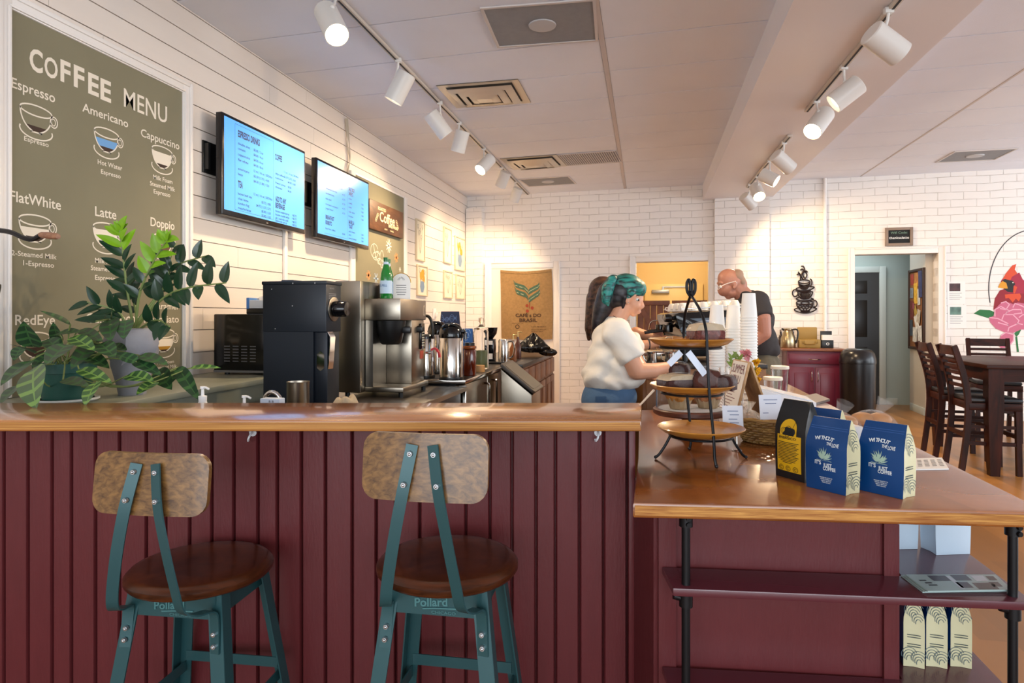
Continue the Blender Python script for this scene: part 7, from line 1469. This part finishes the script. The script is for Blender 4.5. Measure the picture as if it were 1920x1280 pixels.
for x in (.075, TW - .075):
    for y in (.075, TD - .075):
        mb = MB(); s = .055; v = [(x + a * s, y + b * s, TT - .036) for a, b in ((-1, -1), (1, -1), (1, 1), (-1, 1))] + [(x + a * s, y + b * s, .5) for a, b in ((-1, -1), (1, -1), (1, 1), (-1, 1))] + [(x + a * s * .62, y + b * s * .62, 0) for a, b in ((-1, -1), (1, -1), (1, 1), (-1, 1))]
        mb._add(v, [[0, 1, 2, 3], [11, 10, 9, 8]] + [[i * 4 + k, i * 4 + 4 + k, i * 4 + 4 + (k + 1) % 4, i * 4 + (k + 1) % 4] for i in range(2) for k in range(4)]); mb.build('leg', M_esp, o)
M_pad = mat('black_seat_pad', '1c1c20', .35)
def chair0():
    t = thing('high_chair', '', 'chair', (0, 0, 0), 0, 'dark ladder-back counter chairs'); w, d, sz = .40, .40, .60     # faces +y, back at y=0
    mb = MB(); mb.bx(-w / 2, w / 2, .02, d, sz - .07, sz - .01, .004); mb.build('seat_frame', M_esp, t)
    mb = MB(); mb.bx(-w / 2 + .005, w / 2 - .005, .03, d + .01, sz - .009, sz + .03, .016); mb.build('seat_pad', M_pad, t)
    for sx in (-1, 1):
        x = sx * (w / 2 - .02); mb = MB(); mb.ribbon(smoothpts([(x, -.03, 0), (x, .012, .35), (x, .018, .6), (x, -.01, .80), (x, -.065, 1.0), (x, -.085, 1.06)], 5), (1, 0, 0), .036, .042); mb.build('back_post', M_esp, t)
        mb = MB(); mb.ribbon([(x, d - .03, sz - .07), (x, d - .02, 0)], (1, 0, 0), .038, .038); mb.build('front_leg', M_esp, t)
        mb = MB(); mb.bx(x - .011, x + .011, .0, d - .03, .24, .27); mb.build('stretcher', M_esp, t)
        mb = MB(); mb.bx(x - .011, x + .011, .01, d - .03, .38, .405); mb.build('stretcher', M_esp, t)
    for y, z in ((d - .028, .30), (.0, .30)): mb = MB(); mb.bx(-w / 2 + .03, w / 2 - .03, y - .011, y + .011, z, z + .035); mb.build('stretcher', M_esp, t)
    for z, y, h in ((1.02, -.072, .08), (.945, -.048, .028), (.89, -.032, .028), (.835, -.018, .028), (.78, -.006, .028), (.725, .004, .028)):
        mb = MB(); mb.sheet(lambda u, v: (-.175 + .35 * u, y - .014 * math.sin(math.pi * u) - .009, z - h / 2 + h * v), 10, 1); mb.sheet(lambda u, v: (-.175 + .35 * u, y - .014 * math.sin(math.pi * u) + .009, z - h / 2 + h * v), 10, 1)
        for q in (0, 1): mb.sheet(lambda u, v: (-.175 + .35 * u, y - .014 * math.sin(math.pi * u) - .009 + .018 * v, z - h / 2 + h * q), 10, 1)
        mb.build('back_slat', M_esp, t)
    return t
c0 = chair0(); c0.location = c2w(3.82, 5.54, 0); c0.rotation_euler = (0, 0, TR - math.radians(90)); c0['label'] = 'dark ladder-back chair pushed under the high table, nearer the lower counter'
dup(c0, c2w(3.97, 6.09, 0), TR - math.radians(92), 'dark ladder-back chair at the high table, nearer the hall doorway')
dup(c0, c2w(5.22, 7.06, 0), TR + math.radians(172), 'dark ladder-back chair behind the high table, below the bird mural')
# ================================================================ CEILING FIXTURES
CZ_ = CEIL - .0012
def cquad(pts): q = [ZP(*p, CZ_) for p in pts]; c = sum(q, Vector()) / 4; w_ = ((q[1] - q[0]).length + (q[2] - q[3]).length) / 2; h_ = ((q[3] - q[0]).length + (q[2] - q[1]).length) / 2; a = math.atan2(q[1].y - q[0].y, q[1].x - q[0].x); return c, w_, h_, a
M_spk = mat('speaker_grey', '8f9092', .7, bump=.3, bscale=300, var=.06, vscale=20); M_rim = mat('ceiling_frame', 'cfc8c4', .5)
for pts, lab in ((((902, 16), (1108, 0), (1119, 71), (941, 87)), 'grey ceiling speaker panel nearest the viewer, by the square vent'), (((975, 336), (1066, 330), (1076, 343), (993, 349)), 'grey ceiling speaker panel at the end of the lamp track by the brick wall'), (((1792, 284), (1907, 278), (1863, 297.5), (1757, 304)), 'grey ceiling speaker panel beyond the beam, above the brick wall')):
    c, w_, h_, a = cquad(pts); o = thing('ceiling_speaker', lab, 'speaker', c, a, 'grey ceiling speaker panels')
    mb = MB(); mb.bx(-w_ / 2, w_ / 2, -h_ / 2, h_ / 2, -.004, .0); mb.build('panel', M_spk, o)
    mb = MB(); f = .018
    for (x0, x1, y0, y1) in ((-w_ / 2 - f, -w_ / 2, -h_ / 2 - f, h_ / 2 + f), (w_ / 2, w_ / 2 + f, -h_ / 2 - f, h_ / 2 + f), (-w_ / 2, w_ / 2, -h_ / 2 - f, -h_ / 2), (-w_ / 2, w_ / 2, h_ / 2, h_ / 2 + f)): mb.bx(x0, x1, y0, y1, -.009, 0)
    mb.build('frame', M_rim, o)
    mb = MB(); mb.lathe([(0, -.016), (.05, -.015), (.085, -.011), (.088, -.0045)], 32, cap=False); mb.build('speaker_cap', mat('speaker_cap', 'b9b9ba', .5), o)
for pts, lab in ((((818, 160), (971, 148), (995, 191), (856, 202)), 'square stepped ceiling vent nearest the viewer, beside the lamp track'), (((942, 297), (1047, 289), (1059, 310), (960, 318)), 'square stepped ceiling vent next to the perforated grille')):
    c, w_, h_, a = cquad(pts); o = thing('ceiling_vent', lab, 'vent', c, a, 'stepped ceiling vents'); M_v = mat('vent_cream', 'd2c8b6', .35, .3)
    mb = MB(); mb.bx(-w_ / 2, w_ / 2, -h_ / 2, h_ / 2, -.002, .0); mb.build('dark_throat', mat('vent_dark', '57524b', .8), o)
    for k, (s, z) in enumerate(((1.0, -.006), (.80, -.024), (.58, -.034), (.36, -.042))):
        mb = MB(); ow, oh = w_ / 2 * s, h_ / 2 * s; iw, ih = ow - w_ * .088, oh - h_ * .088
        v = [(-ow, -oh, z), (ow, -oh, z), (ow, oh, z), (-ow, oh, z), (-iw, -ih, z - .018), (iw, -ih, z - .018), (iw, ih, z - .018), (-iw, ih, z - .018)]; v2 = [(p[0], p[1], p[2] + .003) for p in v]
        if k == 0: v[4:] = [(p[0], p[1], z + .001) for p in v[4:]]; v2 = [(p[0], p[1], p[2] + .003) for p in v]
        mb._add(v, [[i, (i + 1) % 4, 4 + (i + 1) % 4, 4 + i] for i in range(4)]); mb._add(v2, [[i, (i + 1) % 4, 4 + (i + 1) % 4, 4 + i] for i in range(4)]); mb.build('vent_ring', M_v, o)
    mb = MB(); mb.bx(-w_ * .09, w_ * .09, -h_ * .09, h_ * .09, -.058, -.052); mb.cyl((0, 0, -.054), (0, 0, -.003), .008); mb.build('vent_core', M_v, o)
c, w_, h_, a = cquad(((1048, 289), (1157, 281), (1162, 303), (1060, 310))); o = thing('return_grille', 'flat perforated ceiling grille next to the stepped vent', 'grille', c, a)
mb = MB(); mb.bx(-w_ / 2, w_ / 2, -h_ / 2, h_ / 2, -.002, 0); mb.build('grille_back', mat('grille_shadow', '8d8a90', .7), o)
mb = MB(); n = 26
for k in range(n): x = -w_ / 2 + w_ * (k + .5) / n; mb.bx(x - .005, x + .005, -h_ / 2, h_ / 2, -.008, -.002)
mb.bx(-w_ / 2, w_ / 2, -h_ / 2, -h_ / 2 + .02, -.01, 0); mb.bx(-w_ / 2, w_ / 2, h_ / 2 - .02, h_ / 2, -.01, 0); mb.build('grille_bars', M_rim, o)
# --- track lights
M_trk = mat('track_cream', 'c9beb0', .45); M_slot = mat('track_slot', '1a1816', .6); M_lamp = mat('lamp_white', 'dedad4', .35); M_on = mat('lamp_glow', 'ffe2b0', .4, emit=14); M_ins = mat('lamp_inside', '5a5048', .5)
def track(name_lab, pa, pb, z, ext_=0.):
    a, b = ZP(*pa, z), ZP(*pb, z); d = (a - b).normalized(); a = a + d * ext_; L_ = (a - b).length; o = thing('track_rail', name_lab, 'track rail', (b.x, b.y, z), math.atan2(d.y, d.x), 'lamp track rails')
    mb = MB(); mb.bx(0, L_, -.02, .02, -.022, -.0005, .002); mb.build('rail', M_trk, o); mb = MB(); mb.bx(.01, L_ - .01, -.006, .006, -.0245, -.0215); mb.build('slot', M_slot, o); return o
track('long lamp track running along the ceiling above the bar', (640, 0), (990, 362), CEIL - .001, 1.2)
track('lamp track on the beam nearest the viewer', (1690, -10), (1513, 205), BZ - .001, .5)
track('lamp track on the beam near the brick wall', (1481, 252), (1402, 349), BZ - .001)
def lamp(lab, zc, mount, p0, p1, dep, on=False, pw=0.):
    """mount pixel on the rail; p0 rear and p1 mouth of the can (pixels); dep = how far the mouth is from its rear in depth (m, + away)"""
    m = ZP(mount[0], mount[1], zc - .024); Y = F * (zc - .024 - H) / (HZ - mount[1]); a, b = P(*p0, Y), P(*p1, Y + dep); d = (b - a).normalized(); L_ = (b - a).length; r = .068
    o = thing('spot_lamp', lab, 'lamp', m, 0, 'white track lamps'); a, b = a - m, b - m
    mb = MB(); mb.box((0, 0, .0), (.045, .03, .03), TH, .003); mb.build('track_adapter', M_lamp, o)
    piv = a + d * L_ * .3; out = (Vector((0, 0, 1)) - d * d.z).normalized(); j = piv + out * r * .98
    mb = MB(); mb.tube([Vector((0, 0, -.012)), Vector((j.x * .3, j.y * .3, j.z * .55)), j], .008, 8); mb.ball(j, .014, 10, 6); mb.build('arm', M_lamp, o)
    Q = d.to_track_quat('Z', 'Y').to_matrix().to_4x4(); Q.translation = a
    mb = MB(); mb.lathe([(0, 0), (r * .9, 0), (r, .006), (r, L_), (r * .93, L_), (r * .9, L_ - .05), (0, L_ - .052)], 32, Q, cap=False); can = mb.build('can', M_lamp, o)
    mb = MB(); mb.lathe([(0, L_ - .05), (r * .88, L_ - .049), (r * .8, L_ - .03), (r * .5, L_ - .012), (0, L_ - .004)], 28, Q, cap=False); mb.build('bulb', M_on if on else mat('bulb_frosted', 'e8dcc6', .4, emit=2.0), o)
    l = bpy.data.lights.new('spot_bulb', 'SPOT'); l.energy = pw; l.color = (1, .72, .43); l.spot_size = math.radians(112); l.spot_blend = .7; l.shadow_soft_size = .05
    lo = bpy.data.objects.new('spot_bulb', l); COL.objects.link(lo); lo.parent = o; lo.location = b + d * .012; lo.rotation_euler = d.to_track_quat('-Z', 'Y').to_euler()
SP = 80
lamp('lit white track lamp facing the viewer, first on the long track', CEIL, (629, -6), (611, 22), (632, 66), -.14, True, SP)
lamp('white track lamp second on the long track, aimed at the menu wall', CEIL, (747, 113), (763, 138), (737, 190), .02, False, SP)
lamp('white track lamp third on the long track, turned away from the wall', CEIL, (825, 193), (806, 212), (837, 254), .06, False, SP)
lamp('white track lamp fourth on the long track, near the square vent', CEIL, (861, 231), (868, 245), (858, 285), .05, False, SP)
lamp('lit white track lamp fifth on the long track, aimed at the framed prints', CEIL, (907, 279), (920, 297), (900, 319), -.10, True, SP)
lamp('white track lamp sixth on the long track, hanging before the far speaker panel', CEIL, (940, 314), (949, 322), (938, 350), .08, False, SP)
lamp('white track lamp at the far end of the long track by the brick wall', CEIL, (966, 341), (972, 353), (963, 377), .08, False, SP)
lamp('white lamp on the beam track nearest the viewer, pointing to the dining side', BZ, (1666, 20), (1632, 60), (1688, 102), .03, False, SP)
lamp('white lamp second on the near beam track, pointing to the bar side', BZ, (1582, 127), (1612, 156), (1562, 195), .05, False, SP)
lamp('lit white lamp last on the near beam track, facing the bar', BZ, (1531, 190), (1548, 213), (1523, 247), -.10, True, SP)
lamp('white lamp first on the far beam track, pointing to the dining side', BZ, (1470, 268), (1453, 290), (1483, 317), .05, False, SP)
lamp('lit white lamp second on the far beam track, glowing sideways', BZ, (1443, 302), (1427, 326), (1456, 340), -.08, True, SP)
lamp('lit white lamp third on the far beam track, facing the viewer', BZ, (1420, 331), (1416, 350), (1424, 369), -.14, True, SP)
lamp('white lamp at the far end of the beam near the brick pilaster', BZ, (1406, 346), (1394, 367), (1412, 387), .06, False, SP)
